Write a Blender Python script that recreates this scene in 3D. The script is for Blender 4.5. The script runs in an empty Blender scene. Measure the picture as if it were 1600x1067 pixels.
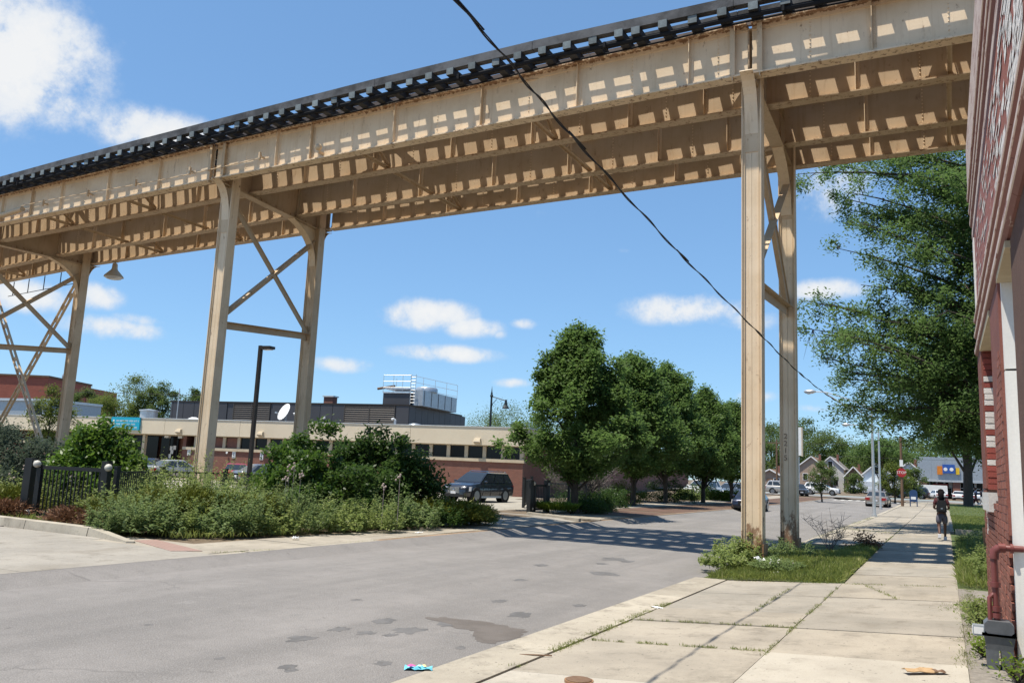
import bpy, math, random
import numpy as np
from mathutils import Vector, Matrix
random.seed(7); rng = np.random.default_rng(11)
SC = bpy.context.scene; COL = SC.collection
# ------------------------------------------------------------------ camera
F_PX, CX, CY, HC = 1291.0, 800.0, 533.5, 1.6
def _basis(theta, phi, rho):
    t, p, r = (math.radians(a) for a in (theta, phi, rho))
    f = Vector((-math.sin(t)*math.cos(p), math.cos(t)*math.cos(p), math.sin(p)))
    r0 = Vector((math.cos(t), math.sin(t), 0)); u0 = r0.cross(f)
    return f, math.cos(r)*r0+math.sin(r)*u0, -math.sin(r)*r0+math.cos(r)*u0
FW, RT, UP = _basis(27.7, 8.9, 2.54)
cam = bpy.data.objects.new('camera', bpy.data.cameras.new('camera')); COL.objects.link(cam)
cam.data.sensor_width = 36; cam.data.lens = F_PX/1600*36; cam.data.clip_start = .05; cam.data.clip_end = 3000
M = Matrix.Identity(4)
for i in range(3):
    M[i][0], M[i][1], M[i][2] = RT[i], UP[i], -FW[i]
M[2][3] = HC
cam.matrix_world = M; SC.camera = cam
# ------------------------------------------------------------------ sun, sky, exposure
LD = Vector((.22, .265, -1)).normalized()          # direction the sunlight travels
EL = math.asin(-LD.z); ROT = math.atan2(-LD.x, -LD.y)
SKY_STR, SUN_STR = .14, 5.0
SC.view_settings.view_transform = 'Standard'; SC.view_settings.look = 'None'
SC.view_settings.gamma = 1; SC.view_settings.use_curve_mapping = False
SC.view_settings.exposure = .5
SC.render.engine = 'CYCLES'
SC.cycles.max_bounces = 6; SC.cycles.diffuse_bounces = 3; SC.cycles.glossy_bounces = 3
SC.cycles.transmission_bounces = 4; SC.cycles.transparent_max_bounces = 4
SC.cycles.use_denoising = True
sun = bpy.data.objects.new('sun', bpy.data.lights.new('sun', 'SUN')); COL.objects.link(sun)
sun.data.energy = SUN_STR; sun.data.angle = math.radians(.53); sun.data.color = (1, .93, .81)
sun.rotation_euler = LD.to_track_quat('-Z', 'Y').to_euler(); sun.location = (-20, -10, 60)

def ray(x, y): return FW + RT*((x-CX)/F_PX) - UP*((y-CY)/F_PX)
def at(x, y, Y):                                    # the point on the sight line of a photo pixel that lies Y metres up the street
    d = ray(x, y); return Vector((0, 0, HC)) + d*(Y/d.y)
def rise(y):
    t = min(max(y, 45), 105)-45; return .00008*t*t
def gz(x, y):                                       # height of the ground
    if x > -4.2:
        s = .07-.04*min(max((y-16)/12, 0), 1); z = s*min(x, 0)
    elif x > -11.65: z = -.27+.05*max(0, 1-((x+7.9)/3.7)**2)
    else: z = -.12
    return z+rise(y)

w = bpy.data.worlds.new('World'); SC.world = w; w.use_nodes = True
def build_world():
    nt = w.node_tree; N = nt.nodes; L = nt.links; N.clear()
    out = N.new('ShaderNodeOutputWorld'); bg = N.new('ShaderNodeBackground'); bg.inputs[1].default_value = SKY_STR
    L.new(bg.outputs[0], out.inputs[0])
    sky = N.new('ShaderNodeTexSky'); sky.sky_type = 'NISHITA'; sky.sun_disc = False
    sky.sun_elevation = EL; sky.sun_rotation = ROT
    sky.altitude = 200; sky.air_density = 1.0; sky.dust_density = 0; sky.ozone_density = 3.0
    tc = N.new('ShaderNodeTexCoord'); sep = N.new('ShaderNodeSeparateXYZ'); L.new(tc.outputs['Generated'], sep.inputs[0])
    az = N.new('ShaderNodeMath'); az.operation = 'ARCTAN2'; L.new(sep.outputs[0], az.inputs[0]); L.new(sep.outputs[1], az.inputs[1])
    el = N.new('ShaderNodeMath'); el.operation = 'ARCSINE'; L.new(sep.outputs[2], el.inputs[0])
    ae = N.new('ShaderNodeCombineXYZ'); L.new(az.outputs[0], ae.inputs[0]); L.new(el.outputs[0], ae.inputs[1])
    # wispy distortion
    def noise(scale, det, rough, vec):
        n = N.new('ShaderNodeTexNoise'); n.inputs['Scale'].default_value = scale; n.inputs['Detail'].default_value = det
        n.inputs['Roughness'].default_value = rough; L.new(vec, n.inputs['Vector']); return n
    n1 = noise(9, 6, .6, tc.outputs['Generated']); n2 = noise(34, 8, .66, tc.outputs['Generated'])
    clouds = [(5, 85, 150, 110, 1.2), (100, 165, 80, 45, .85), (235, 205, 125, 40, .9), (165, 130, 30, 22, .45), (40, 462, 80, 28, .8), (150, 462, 48, 24, .85),
              (175, 512, 95, 20, .8), (215, 500, 50, 14, .6), (665, 492, 82, 26, 1.0), (735, 512, 55, 18, .9), (781, 523, 14, 10, .6), (818, 506, 24, 10, .65),
              (695, 552, 88, 15, .9), (535, 570, 55, 14, .65), (805, 599, 34, 9, .7), (1072, 484, 95, 26, 1.0), (1160, 500, 60, 20, .6), (845, 335, 20, 13, .38), (975, 392, 16, 8, .38),
              (1300, 300, 70, 50, .8), (1290, 452, 70, 18, .8), (1275, 638, 42, 8, .55), (1180, 620, 40, 12, .6), (1335, 683, 70, 10, .45), (330, 630, 50, 10, .35)]
    total = None
    for px, py, rx, ry, amp in clouds:
        d = ray(px, py).normalized(); a0 = math.atan2(d.x, d.y); e0 = math.asin(d.z); k = 1/F_PX*ray(px, py).length**-1
        s = N.new('ShaderNodeVectorMath'); s.operation = 'SUBTRACT'; L.new(ae.outputs[0], s.inputs[0]); s.inputs[1].default_value = (a0, e0, 0)
        m = N.new('ShaderNodeVectorMath'); m.operation = 'MULTIPLY'; L.new(s.outputs[0], m.inputs[0]); m.inputs[1].default_value = (1/(rx*k/math.cos(e0)), 1/(ry*k), 0)
        ln = N.new('ShaderNodeVectorMath'); ln.operation = 'LENGTH'; L.new(m.outputs[0], ln.inputs[0])
        mr = N.new('ShaderNodeMapRange'); mr.interpolation_type = 'SMOOTHSTEP'
        mr.inputs[1].default_value = 1.75; mr.inputs[2].default_value = 0; mr.inputs[3].default_value = 0; mr.inputs[4].default_value = amp
        L.new(ln.outputs['Value'], mr.inputs[0])
        if total is None: total = mr.outputs[0]
        else:
            ad = N.new('ShaderNodeMath'); ad.operation = 'MAXIMUM'; L.new(total, ad.inputs[0]); L.new(mr.outputs[0], ad.inputs[1]); total = ad.outputs[0]
    def math_(op, a, b):
        n = N.new('ShaderNodeMath'); n.operation = op
        for i, v in enumerate((a, b)):
            if isinstance(v, (int, float)): n.inputs[i].default_value = v
            else: L.new(v, n.inputs[i])
        return n.outputs[0]
    fb = math_('ADD', math_('MULTIPLY', math_('SUBTRACT', n1.outputs[0], .5), 2.4), math_('MULTIPLY', math_('SUBTRACT', n2.outputs[0], .5), 1.9))
    dens = math_('ADD', total, math_('MULTIPLY', fb, math_('ADD', .10, math_('MULTIPLY', total, .75))))
    mask = N.new('ShaderNodeMapRange'); mask.interpolation_type = 'SMOOTHSTEP'; mask.inputs[1].default_value = .24; mask.inputs[2].default_value = .86
    mask.inputs[4].default_value = .93
    L.new(dens, mask.inputs[0])
    shade = N.new('ShaderNodeMapRange'); shade.inputs[1].default_value = .35; shade.inputs[2].default_value = 1.1
    L.new(dens, shade.inputs[0])
    cc = N.new('ShaderNodeMix'); cc.data_type = 'RGBA'; cc.inputs[6].default_value = (3.7, 4.05, 4.5, 1); cc.inputs[7].default_value = (4.7, 4.7, 4.65, 1)
    L.new(shade.outputs[0], cc.inputs[0])
    gm = N.new('ShaderNodeGamma'); gm.inputs[1].default_value = .6; L.new(sky.outputs[0], gm.inputs[0])   # the camera's soft shoulder
    hs = N.new('ShaderNodeMix'); hs.data_type = 'RGBA'; hs.blend_type = 'MULTIPLY'; hs.inputs[0].default_value = 1; hs.inputs[7].default_value = (.87, 1.25, 1.62, 1); L.new(gm.outputs[0], hs.inputs[6])
    mx = N.new('ShaderNodeMix'); mx.data_type = 'RGBA'
    L.new(mask.outputs[0], mx.inputs[0]); L.new(hs.outputs[2], mx.inputs[6]); L.new(cc.outputs[2], mx.inputs[7]); L.new(mx.outputs[2], bg.inputs[0])
build_world()

# ------------------------------------------------------------------ object helpers
def tag(o, label=None, cat=None, group=None, kind=None):
    for k, v in (('label', label), ('category', cat), ('group', group), ('kind', kind)):
        if v: o[k] = v
    return o
def thing(name, label, cat, loc=(0, 0, 0), rz=0.0, group=None):
    o = bpy.data.objects.new(name, None); COL.objects.link(o); o.empty_display_size = .3
    o.location = loc; o.rotation_euler = (0, 0, rz)
    o['_m'] = [loc[0], loc[1], loc[2], rz]
    return tag(o, label, cat, group)
def inv_of(parent):
    if parent is None or '_m' not in parent: return Matrix.Identity(4)
    x, y, z, r = parent['_m']; return (Matrix.Translation((x, y, z)) @ Matrix.Rotation(r, 4, 'Z')).inverted()
def link(name, me, parent=None, world=False, loc=None):
    o = bpy.data.objects.new(name, me); COL.objects.link(o)
    if loc is not None: o.location = loc
    if parent is not None:
        o.parent = parent
        if world: o.matrix_parent_inverse = inv_of(parent)
    return o
def copy_tree(o, parent=None):
    c = o.copy(); COL.objects.link(c)
    if parent is not None: c.parent = parent; c.matrix_parent_inverse = o.matrix_parent_inverse.copy()
    for ch in list(o.children): copy_tree(ch, c)
    return c
def place(o, loc, rz=0.0, label=None, group=None):
    o.location = loc; o.rotation_euler = (0, 0, rz)
    if label: o['label'] = label
    if group: o['group'] = group
    return o

class MB:
    "collects simple solids into ONE mesh"
    def __init__(s): s.v = []; s.f = []; s.m = []; s.mi = 0
    def add(s, vs, fs):
        b = len(s.v); s.v += [tuple(v) for v in vs]; s.f += [tuple(b+i for i in f) for f in fs]; s.m += [s.mi]*len(fs); return s
    def box(s, x0, x1, y0, y1, z0, z1):
        return s.hexa([(x0, y0, z0), (x1, y0, z0), (x1, y1, z0), (x0, y1, z0)], [(x0, y0, z1), (x1, y0, z1), (x1, y1, z1), (x0, y1, z1)])
    def hexa(s, b, t):
        return s.add(list(b)+list(t), [(3, 2, 1, 0), (4, 5, 6, 7), (0, 1, 5, 4), (1, 2, 6, 5), (2, 3, 7, 6), (3, 0, 4, 7)])
    def beam(s, p, q, wd, h, up=(0, 0, 1)):
        p = Vector(p); q = Vector(q); d = (q-p).normalized(); u = Vector(up)
        sd = d.cross(u)
        if sd.length < 1e-4: sd = d.cross(Vector((1, 0, 0)))
        sd.normalize(); u = sd.cross(d); a = sd*wd/2; b = u*h/2
        return s.hexa([p-a-b, p+a-b, p+a+b, p-a+b], [q-a-b, q+a-b, q+a+b, q-a+b])
    def tube(s, pts, r, n=8, caps=True):
        pts = [Vector(p) for p in pts]; rs = r if isinstance(r, (list, tuple)) else [r]*len(pts)
        vs = []; fs = []; prev = None
        for i, p in enumerate(pts):
            d = (pts[min(i+1, len(pts)-1)]-pts[max(i-1, 0)]).normalized()
            ref = Vector((0, 0, 1)) if abs(d.z) < .95 else Vector((1, 0, 0))
            if prev is not None: a = (prev-d*prev.dot(d)).normalized()
            else: a = d.cross(ref).normalized()
            prev = a; b = d.cross(a)
            for k in range(n):
                t = 2*math.pi*k/n; vs.append(p+(a*math.cos(t)+b*math.sin(t))*rs[i])
        for i in range(len(pts)-1):
            for k in range(n):
                k2 = (k+1) % n; fs.append((i*n+k, i*n+k2, (i+1)*n+k2, (i+1)*n+k))
        if caps: fs += [tuple(range(n))[::-1], tuple((len(pts)-1)*n+k for k in range(n))]
        return s.add(vs, fs)
    def cyl(s, c, r, z0, z1, n=12, r2=None):
        return s.tube([(c[0], c[1], z0), (c[0], c[1], z1)], [r, r if r2 is None else r2], n)
    def prism(s, poly, axis, a0, a1):
        "extrude a closed 2D outline along axis"
        def p3(u, v, a): return {'x': (a, u, v), 'y': (u, a, v), 'z': (u, v, a)}[axis]
        n = len(poly); vs = [p3(u, v, a0) for u, v in poly]+[p3(u, v, a1) for u, v in poly]
        return s.add(vs, [tuple(range(n)), tuple(range(n, 2*n))[::-1]]+[(i, (i+1) % n, n+(i+1) % n, n+i)[::-1] for i in range(n)])
    def lathe(s, prof, c=(0, 0, 0), n=16, axis='z'):
        vs = []; fs = []
        for r, h in prof:
            for k in range(n):
                t = 2*math.pi*k/n; u, v = r*math.cos(t), r*math.sin(t)
                vs.append({'z': (c[0]+u, c[1]+v, c[2]+h), 'y': (c[0]+u, c[1]+h, c[2]+v), 'x': (c[0]+h, c[1]+u, c[2]+v)}[axis])
        for i in range(len(prof)-1):
            for k in range(n):
                k2 = (k+1) % n; fs.append((i*n+k, i*n+k2, (i+1)*n+k2, (i+1)*n+k))
        fs += [tuple(range(n))[::-1], tuple((len(prof)-1)*n+k for k in range(n))]
        return s.add(vs, fs)
    def ball(s, c, r, n=12, sz=(1, 1, 1)):
        vs = []; fs = []; m = n//2
        for i in range(m+1):
            a = math.pi*i/m
            for k in range(n):
                t = 2*math.pi*k/n; vs.append((c[0]+r*sz[0]*math.sin(a)*math.cos(t), c[1]+r*sz[1]*math.sin(a)*math.sin(t), c[2]+r*sz[2]*math.cos(a)))
        for i in range(m):
            for k in range(n):
                k2 = (k+1) % n; fs.append((i*n+k, (i+1)*n+k, (i+1)*n+k2, i*n+k2))
        return s.add(vs, fs)
    def quad(s, a, b, c, d): return s.add([a, b, c, d], [(0, 1, 2, 3)])
    def sheet(s, x0, x1, y0, y1, hz, nx, ny):
        vs = [(x0+(x1-x0)*i/nx, y0+(y1-y0)*j/ny) for j in range(ny+1) for i in range(nx+1)]
        fs = [(j*(nx+1)+i, j*(nx+1)+i+1, (j+1)*(nx+1)+i+1, (j+1)*(nx+1)+i) for j in range(ny) for i in range(nx)]
        return s.add([(x, y, hz(x, y)) for x, y in vs], fs)
    def mesh(s, name, mats, smooth=False, fix=True):
        me = bpy.data.meshes.new(name); me.from_pydata(s.v, [], s.f)
        for m in (mats if isinstance(mats, (list, tuple)) else [mats]): me.materials.append(m)
        if len(me.materials) > 1: me.polygons.foreach_set('material_index', s.m)
        if fix:
            import bmesh
            bm = bmesh.new(); bm.from_mesh(me); bmesh.ops.recalc_face_normals(bm, faces=bm.faces[:]); bm.to_mesh(me); bm.free()
        if smooth:
            me.polygons.foreach_set('use_smooth', [True]*len(me.polygons))
            if smooth != 'all':
                try: me.set_sharp_from_angle(angle=math.radians(40))
                except Exception: pass
        me.update(); return me
    def build(s, name, mats, parent=None, world=True, smooth=False, loc=None, kind=None, fix=True):
        o = link(name, s.mesh(name, mats, smooth, fix), parent, world, loc)
        if kind: o['kind'] = kind
        return o

# ------------------------------------------------------------------ materials
def new_mat(name):
    m = bpy.data.materials.new(name); m.use_nodes = True; nt = m.node_tree; nt.nodes.clear()
    out = nt.nodes.new('ShaderNodeOutputMaterial'); b = nt.nodes.new('ShaderNodeBsdfPrincipled'); nt.links.new(b.outputs[0], out.inputs[0])
    return m, nt, b
class NT:
    def __init__(s, nt): s.nt = nt; s.N = nt.nodes; s.L = nt.links; s.tc = s.N.new('ShaderNodeTexCoord').outputs['Object']
    def inp(s, sock, v):
        if hasattr(v, 'is_output') or hasattr(v, 'links'): s.L.new(v, sock)
        else: sock.default_value = v
    def mapv(s, scale, rot=(0, 0, 0), vec=None):
        n = s.N.new('ShaderNodeMapping'); n.inputs['Scale'].default_value = scale; n.inputs['Rotation'].default_value = rot; s.L.new(vec or s.tc, n.inputs[0]); return n.outputs[0]
    def noise(s, scale, det=4, rough=.55, vec=None, dist=0):
        n = s.N.new('ShaderNodeTexNoise'); n.inputs['Scale'].default_value = scale; n.inputs['Detail'].default_value = det
        n.inputs['Roughness'].default_value = rough; n.inputs['Distortion'].default_value = dist; s.L.new(vec or s.tc, n.inputs['Vector']); return n.outputs[0]
    def voro(s, scale, feature='F1', vec=None, out=0):
        n = s.N.new('ShaderNodeTexVoronoi'); n.feature = feature; n.inputs['Scale'].default_value = scale; s.L.new(vec or s.tc, n.inputs['Vector']); return n.outputs[out]
    def rng(s, v, a, b, c=0.0, d=1.0, smooth=True):
        n = s.N.new('ShaderNodeMapRange'); n.interpolation_type = 'SMOOTHSTEP' if smooth else 'LINEAR'
        s.L.new(v, n.inputs[0])
        for i, x in enumerate((a, b, c, d)): n.inputs[i+1].default_value = x
        return n.outputs[0]
    def mix(s, fac, a, b, mode='MIX'):
        n = s.N.new('ShaderNodeMix'); n.data_type = 'RGBA'; n.blend_type = mode
        s.inp(n.inputs[0], fac)
        for i, v in ((6, a), (7, b)):
            if isinstance(v, tuple): n.inputs[i].default_value = (*v[:3], 1)
            else: s.L.new(v, n.inputs[i])
        return n.outputs[2]
    def math(s, op, a, b=0.0):
        n = s.N.new('ShaderNodeMath'); n.operation = op; s.inp(n.inputs[0], a); s.inp(n.inputs[1], b); return n.outputs[0]
    def bump(s, h, strength, dist, bsdf):
        n = s.N.new('ShaderNodeBump'); n.inputs['Strength'].default_value = strength; n.inputs['Distance'].default_value = dist
        s.L.new(h, n.inputs['Height']); s.L.new(n.outputs[0], bsdf.inputs['Normal'])
    def rand(s): return s.N.new('ShaderNodeNewGeometry').outputs['Random Per Island']
    def orand(s): return s.N.new('ShaderNodeObjectInfo').outputs['Random']
def mk(name, c, c2=None, scale=3.0, rough=.7, metal=0.0, spec=.4, bump=0.0, bscale=40.0, var=.18, stretch=(1, 1, 1), orand=0.0, coat=0.0):
    "plain material with blotchy variation, fine grain and optional relief"
    m, nt, b = new_mat(name); t = NT(nt)
    c2 = c2 or tuple(x*(1-var) for x in c)
    v = t.mapv(stretch)
    col = t.mix(t.rng(t.noise(scale, 5, .6, v), .35, .65), c, c2)
    g = t.noise(bscale, 3, .6)
    col = t.mix(.35, col, t.mix(g, tuple(x*.75 for x in c), tuple(min(x*1.2, 1) for x in c)))
    if orand:
        hs = t.N.new('ShaderNodeHueSaturation'); t.L.new(t.rng(t.orand(), 0, 1, 1-orand, 1+orand, False), hs.inputs['Value']); t.L.new(col, hs.inputs['Color']); col = hs.outputs[0]
    t.L.new(col, b.inputs['Base Color'])
    b.inputs['Roughness'].default_value = rough; b.inputs['Metallic'].default_value = metal; b.inputs['Specular IOR Level'].default_value = spec
    if coat: b.inputs['Coat Weight'].default_value = coat; b.inputs['Coat Roughness'].default_value = .05
    if bump: t.bump(g, bump, .01, b)
    return m
def mk_paint_steel(name, base, rust=(.16, .065, .025), amount=.5):
    "old cream paint on riveted steel: chalky blotches, rust runs and bleeding edges"
    m, nt, b = new_mat(name); t = NT(nt)
    col = t.mix(t.rng(t.noise(.9, 5, .6), .35, .7), base, tuple(x*f for x, f in zip(base, (.86, .83, .78))))
    streak = t.noise(1.0, 6, .65, t.mapv((9, 9, .5)))
    col = t.mix(t.rng(streak, .5, .8, 0, .55), col, tuple(x*f for x, f in zip(base, (.66, .55, .42))))
    grime = t.noise(2.2, 7, .7, t.mapv((2.5, 2.5, .7)))
    col = t.mix(t.rng(grime, .60-.04*amount, .76, 0, .75*amount+.2), col, rust)
    sp = t.noise(14, 5, .7); col = t.mix(t.rng(sp, .66, .74, 0, .8), col, rust)
    sepz = t.N.new('ShaderNodeSeparateXYZ'); t.L.new(t.tc, sepz.inputs[0]); ru = t.noise(5, 6, .7, t.mapv((1.5, 1.5, .8)))
    foot = t.rng(sepz.outputs[2], 0, 1.1, .34, 0, False); top = t.math('MULTIPLY', t.rng(sepz.outputs[2], 12.17, 12.25), .22); low = t.math('MULTIPLY', t.math('MULTIPLY', t.rng(sepz.outputs[2], 10.9, 10.95), t.rng(sepz.outputs[2], 11.12, 11.02)), .10)
    col = t.mix(t.rng(t.math('ADD', ru, t.math('ADD', foot, t.math('ADD', top, low))), .62, .74, 0, .85), col, (.21, .095, .04))
    t.L.new(col, b.inputs['Base Color']); b.inputs['Roughness'].default_value = .62; b.inputs['Specular IOR Level'].default_value = .35
    t.bump(t.noise(26, 4, .6), .25, .006, b)
    return m
def mk_asphalt():
    m, nt, b = new_mat('worn_asphalt'); t = NT(nt)
    col = t.mix(t.rng(t.noise(.28, 6, .65), .3, .7), (.245, .229, .216), (.190, .178, .168))
    lane = t.noise(.8, 5, .65, t.mapv((1.3, .10, 1))); col = t.mix(t.rng(lane, .40, .70, 0, .7), col, (.160, .151, .143))
    mid = t.noise(3.2, 6, .7); col = t.mix(t.rng(mid, .45, .75, 0, .5), col, (.148, .140, .132)); col = t.mix(t.rng(mid, .25, .42, .4, 0), col, (.285, .27, .255))
    vs = t.voro(55); col = t.mix(t.rng(vs, .0, .5, .6, 0), col, (.34, .325, .305))
    vs2 = t.voro(38, vec=t.mapv((1.1, .9, 1), (0, 0, .4))); col = t.mix(t.rng(vs2, .0, .32, .65, 0), col, (.105, .10, .094))
    fine = t.noise(75, 4, .75); col = t.mix(t.rng(fine, .50, .72, 0, .5), col, (.13, .124, .116))
    st2 = t.noise(4.6, 3, .55); col = t.mix(t.rng(st2, .685, .73, 0, .6), col, (.125, .118, .112))
    wob = t.noise(2.4, 5, .6); w2 = t.N.new('ShaderNodeVectorMath'); w2.operation = 'MULTIPLY_ADD'; t.L.new(wob, w2.inputs[0]); w2.inputs[1].default_value = (.9, .9, 0); t.L.new(t.tc, w2.inputs[2])
    cr = t.voro(.30, 'DISTANCE_TO_EDGE', vec=w2.outputs[0])
    col = t.mix(t.math('MULTIPLY', t.rng(cr, .002, .008, .8, 0), t.rng(t.noise(.4, 3, .5), .54, .62, 0, .6)), col, (.12, .114, .108))
    t.L.new(col, b.inputs['Base Color']); b.inputs['Roughness'].default_value = .88; b.inputs['Specular IOR Level'].default_value = .22
    t.bump(t.math('ADD', fine, vs), .6, .008, b)
    return m
def mk_concrete(name, c, c2, dark=(.17, .15, .12), ob=.09, wear=.75):
    m, nt, b = new_mat(name); t = NT(nt)
    col = t.mix(t.rng(t.noise(.8, 6, .65), .32, .68), c, c2)
    hs = t.N.new('ShaderNodeHueSaturation'); t.L.new(t.rng(t.orand(), 0, 1, 1-ob, 1+ob, False), hs.inputs['Value']); t.L.new(col, hs.inputs['Color']); col = hs.outputs[0]
    sp = t.voro(60); col = t.mix(t.rng(sp, 0, .4, .5, 0), col, dark); sp3 = t.voro(28); col = t.mix(t.rng(sp3, 0, .22, .55, 0), col, tuple(x*.6 for x in dark))
    fine = t.noise(150, 3, .7); col = t.mix(t.rng(fine, .55, .8, 0, .4), col, tuple(min(1, x*1.35) for x in c))
    st = t.noise(2.3, 7, .72); col = t.mix(t.rng(st, .50, .72, 0, wear), col, dark); st3 = t.noise(.9, 6, .7, t.mapv((1, .5, 1))); col = t.mix(t.rng(st3, .5, .72, 0, wear*.9), col, tuple(x*1.15 for x in dark))
    sp2 = t.noise(22, 3, .5); col = t.mix(t.rng(sp2, .67, .72, 0, .75), col, (.09, .08, .07))
    t.L.new(col, b.inputs['Base Color']); b.inputs['Roughness'].default_value = .88; b.inputs['Specular IOR Level'].default_value = .25
    t.bump(t.math('ADD', fine, st), .35, .005, b)
    return m
def mk_leaf(name, c1, c2, c3, trans=.45, rough=.58, nscale=.9, spec=.2):
    m, nt, b = new_mat(name); t = NT(nt)
    r = t.rand(); col = t.mix(t.rng(r, 0, 1), c1, c2); col = t.mix(t.rng(r, .82, .95, 0, .8), col, c3)
    col = t.mix(t.rng(t.noise(nscale, 3, .5), .38, .62, 0, .55), col, tuple(x*.62 for x in c1))
    t.L.new(col, b.inputs['Base Color']); b.inputs['Roughness'].default_value = rough; b.inputs['Specular IOR Level'].default_value = spec
    tr = t.N.new('ShaderNodeBsdfTranslucent'); t.L.new(t.mix(.5, col, tuple(min(1, x*1.7) for x in c2)), tr.inputs[0])
    mx = t.N.new('ShaderNodeMixShader'); mx.inputs[0].default_value = trans
    t.L.new(b.outputs[0], mx.inputs[1]); t.L.new(tr.outputs[0], mx.inputs[2])
    out = [n for n in t.N if n.type == 'OUTPUT_MATERIAL'][0]; t.L.new(mx.outputs[0], out.inputs[0])
    return m
def mk_glass(name, c=(.012, .014, .016), rough=.06, spec=.6):
    m, nt, b = new_mat(name); t = NT(nt)
    t.L.new(t.mix(t.noise(1.3, 3), c, tuple(x*1.8 for x in c)), b.inputs['Base Color']); b.inputs['Roughness'].default_value = rough; b.inputs['Specular IOR Level'].default_value = spec
    return m
def mk_car(name, c, metal=.0, flake=.1):
    return mk(name, c, tuple(x*.93 for x in c), scale=2, rough=.34, metal=metal, spec=.5, var=.05, bscale=300, coat=1.0)
def mk_brick(name, c1, c2, mortar, scale=1.0, bw=.21, bh=.075, axis='x'):
    m, nt, b = new_mat(name); t = NT(nt)
    sep = t.N.new('ShaderNodeSeparateXYZ'); t.L.new(t.tc, sep.inputs[0]); cb = t.N.new('ShaderNodeCombineXYZ')
    t.L.new(sep.outputs[0 if axis == 'x' else 1], cb.inputs[0]); t.L.new(sep.outputs[2], cb.inputs[1])
    br = t.N.new('ShaderNodeTexBrick'); t.L.new(cb.outputs[0], br.inputs['Vector']); br.inputs['Scale'].default_value = scale
    br.inputs['Color1'].default_value = (*c1, 1); br.inputs['Color2'].default_value = (*c2, 1); br.inputs['Mortar'].default_value = (*mortar, 1)
    br.inputs['Brick Width'].default_value = bw; br.inputs['Row Height'].default_value = bh; br.inputs['Mortar Size'].default_value = .009; br.inputs['Bias'].default_value = -.1
    col = t.mix(t.rng(t.noise(.7, 5, .6), .35, .7, 0, .4), br.outputs[0], tuple(x*.7 for x in c1))
    t.L.new(col, b.inputs['Base Color']); b.inputs['Roughness'].default_value = .85
    t.bump(br.outputs[1], -.5, .008, b)
    return m
def mk_peel(name, top, under, lo=.5, hi=.56, sc=(5, 5, 2.2)):
    "paint peeling off in upright flakes"
    m, nt, b = new_mat(name); t = NT(nt)
    n = t.noise(2.4, 8, .72, t.mapv(sc)); mask = t.rng(n, lo, hi)
    col = t.mix(mask, t.mix(t.noise(6, 4), top, tuple(x*.75 for x in top)), t.mix(t.noise(9, 4), under, tuple(x*.7 for x in under)))
    t.L.new(col, b.inputs['Base Color']); b.inputs['Roughness'].default_value = .6
    t.bump(mask, -.6, .006, b)
    return m
MT = {}
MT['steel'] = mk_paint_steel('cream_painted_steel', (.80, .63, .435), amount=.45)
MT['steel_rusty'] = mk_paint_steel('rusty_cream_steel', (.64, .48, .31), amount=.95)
MT['steel_shaded'] = mk_paint_steel('shaded_cream_steel', (.56, .42, .275), amount=.6)  # cream paint darkened to carry the deep shade under the deck
MT['tie'] = mk('tarred_timber', (.030, .031, .034), (.055, .056, .060), scale=4, rough=.8, bump=.4, bscale=30, orand=.35, stretch=(1, .4, 1))
MT['tie_end'] = mk('pale_tie_end', (.20, .24, .25), (.11, .13, .14), scale=8, rough=.85, bump=.4, orand=.3)  # paler, bluish colour for the near end face of each tie
MT['guard'] = mk('black_guard_timber', (.030, .032, .036), (.15, .155, .165), scale=1.3, rough=.8, bump=.5, bscale=25)
MT['rail'] = mk('running_rail_steel', (.17, .12, .09), (.10, .07, .05), rough=.5, metal=.5)
MT['pipe_black'] = mk('black_conduit', (.020, .021, .024), rough=.85, spec=.1, var=.3)
MT['cable'] = mk('black_cable', (.012, .012, .013), rough=.6)
MT['asphalt'] = mk_asphalt()
MT['patch'] = mk('dark_asphalt_patch', (.115, .10, .088), (.15, .132, .118), scale=3, rough=.9, bump=.7, bscale=90)
MT['stain'] = mk('oil_stain', (.105, .10, .095), (.165, .157, .150), scale=6, rough=.7, bscale=80)
MT['slab'] = mk_concrete('sidewalk_concrete', (.355, .315, .255), (.275, .245, .20))
MT['slab_grey'] = mk_concrete('grey_concrete', (.31, .28, .235), (.245, .225, .19))
MT['slab_white'] = mk_concrete('pale_new_concrete', (.405, .37, .31), (.345, .315, .265), dark=(.235, .21, .17), wear=.45)
MT['kerb'] = mk_concrete('kerb_concrete', (.40, .36, .29), (.32, .285, .23))
MT['kerb_rust'] = mk_concrete('rust_stained_kerb', (.30, .21, .14), (.22, .155, .105))
MT['apron'] = mk_concrete('driveway_concrete', (.315, .29, .25), (.255, .236, .205))
MT['lot'] = mk_concrete('parking_lot_concrete', (.35, .32, .265), (.28, .26, .22))
MT['paver'] = mk('brown_brick_paving', (.13, .075, .05), (.09, .055, .04), scale=4, rough=.9, bump=.6, bscale=60)
MT['tactile'] = mk('red_tactile_plate', (.30, .20, .165), (.26, .175, .145), rough=.8)
MT['dirt'] = mk('bare_soil', (.13, .095, .062), (.19, .15, .105), scale=2, rough=.95, bump=.8, bscale=30)
MT['turf'] = mk('turf_soil', (.055, .085, .022), (.10, .11, .04), scale=1.5, rough=.95, bump=.8, bscale=40)
MT['gravel'] = mk('grey_gravel', (.25, .225, .195), (.15, .135, .115), scale=12, rough=.95, bump=1.0, bscale=55)
MT['white_paint'] = mk('road_white', (.62, .60, .55), (.42, .40, .37), scale=5, rough=.8)
MT['iron'] = mk('black_iron', (.012, .013, .013), (.02, .021, .02), rough=.5, spec=.4)
MT['ballw'] = mk('white_plastic', (.55, .52, .45), (.42, .38, .31), rough=.5)
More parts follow.
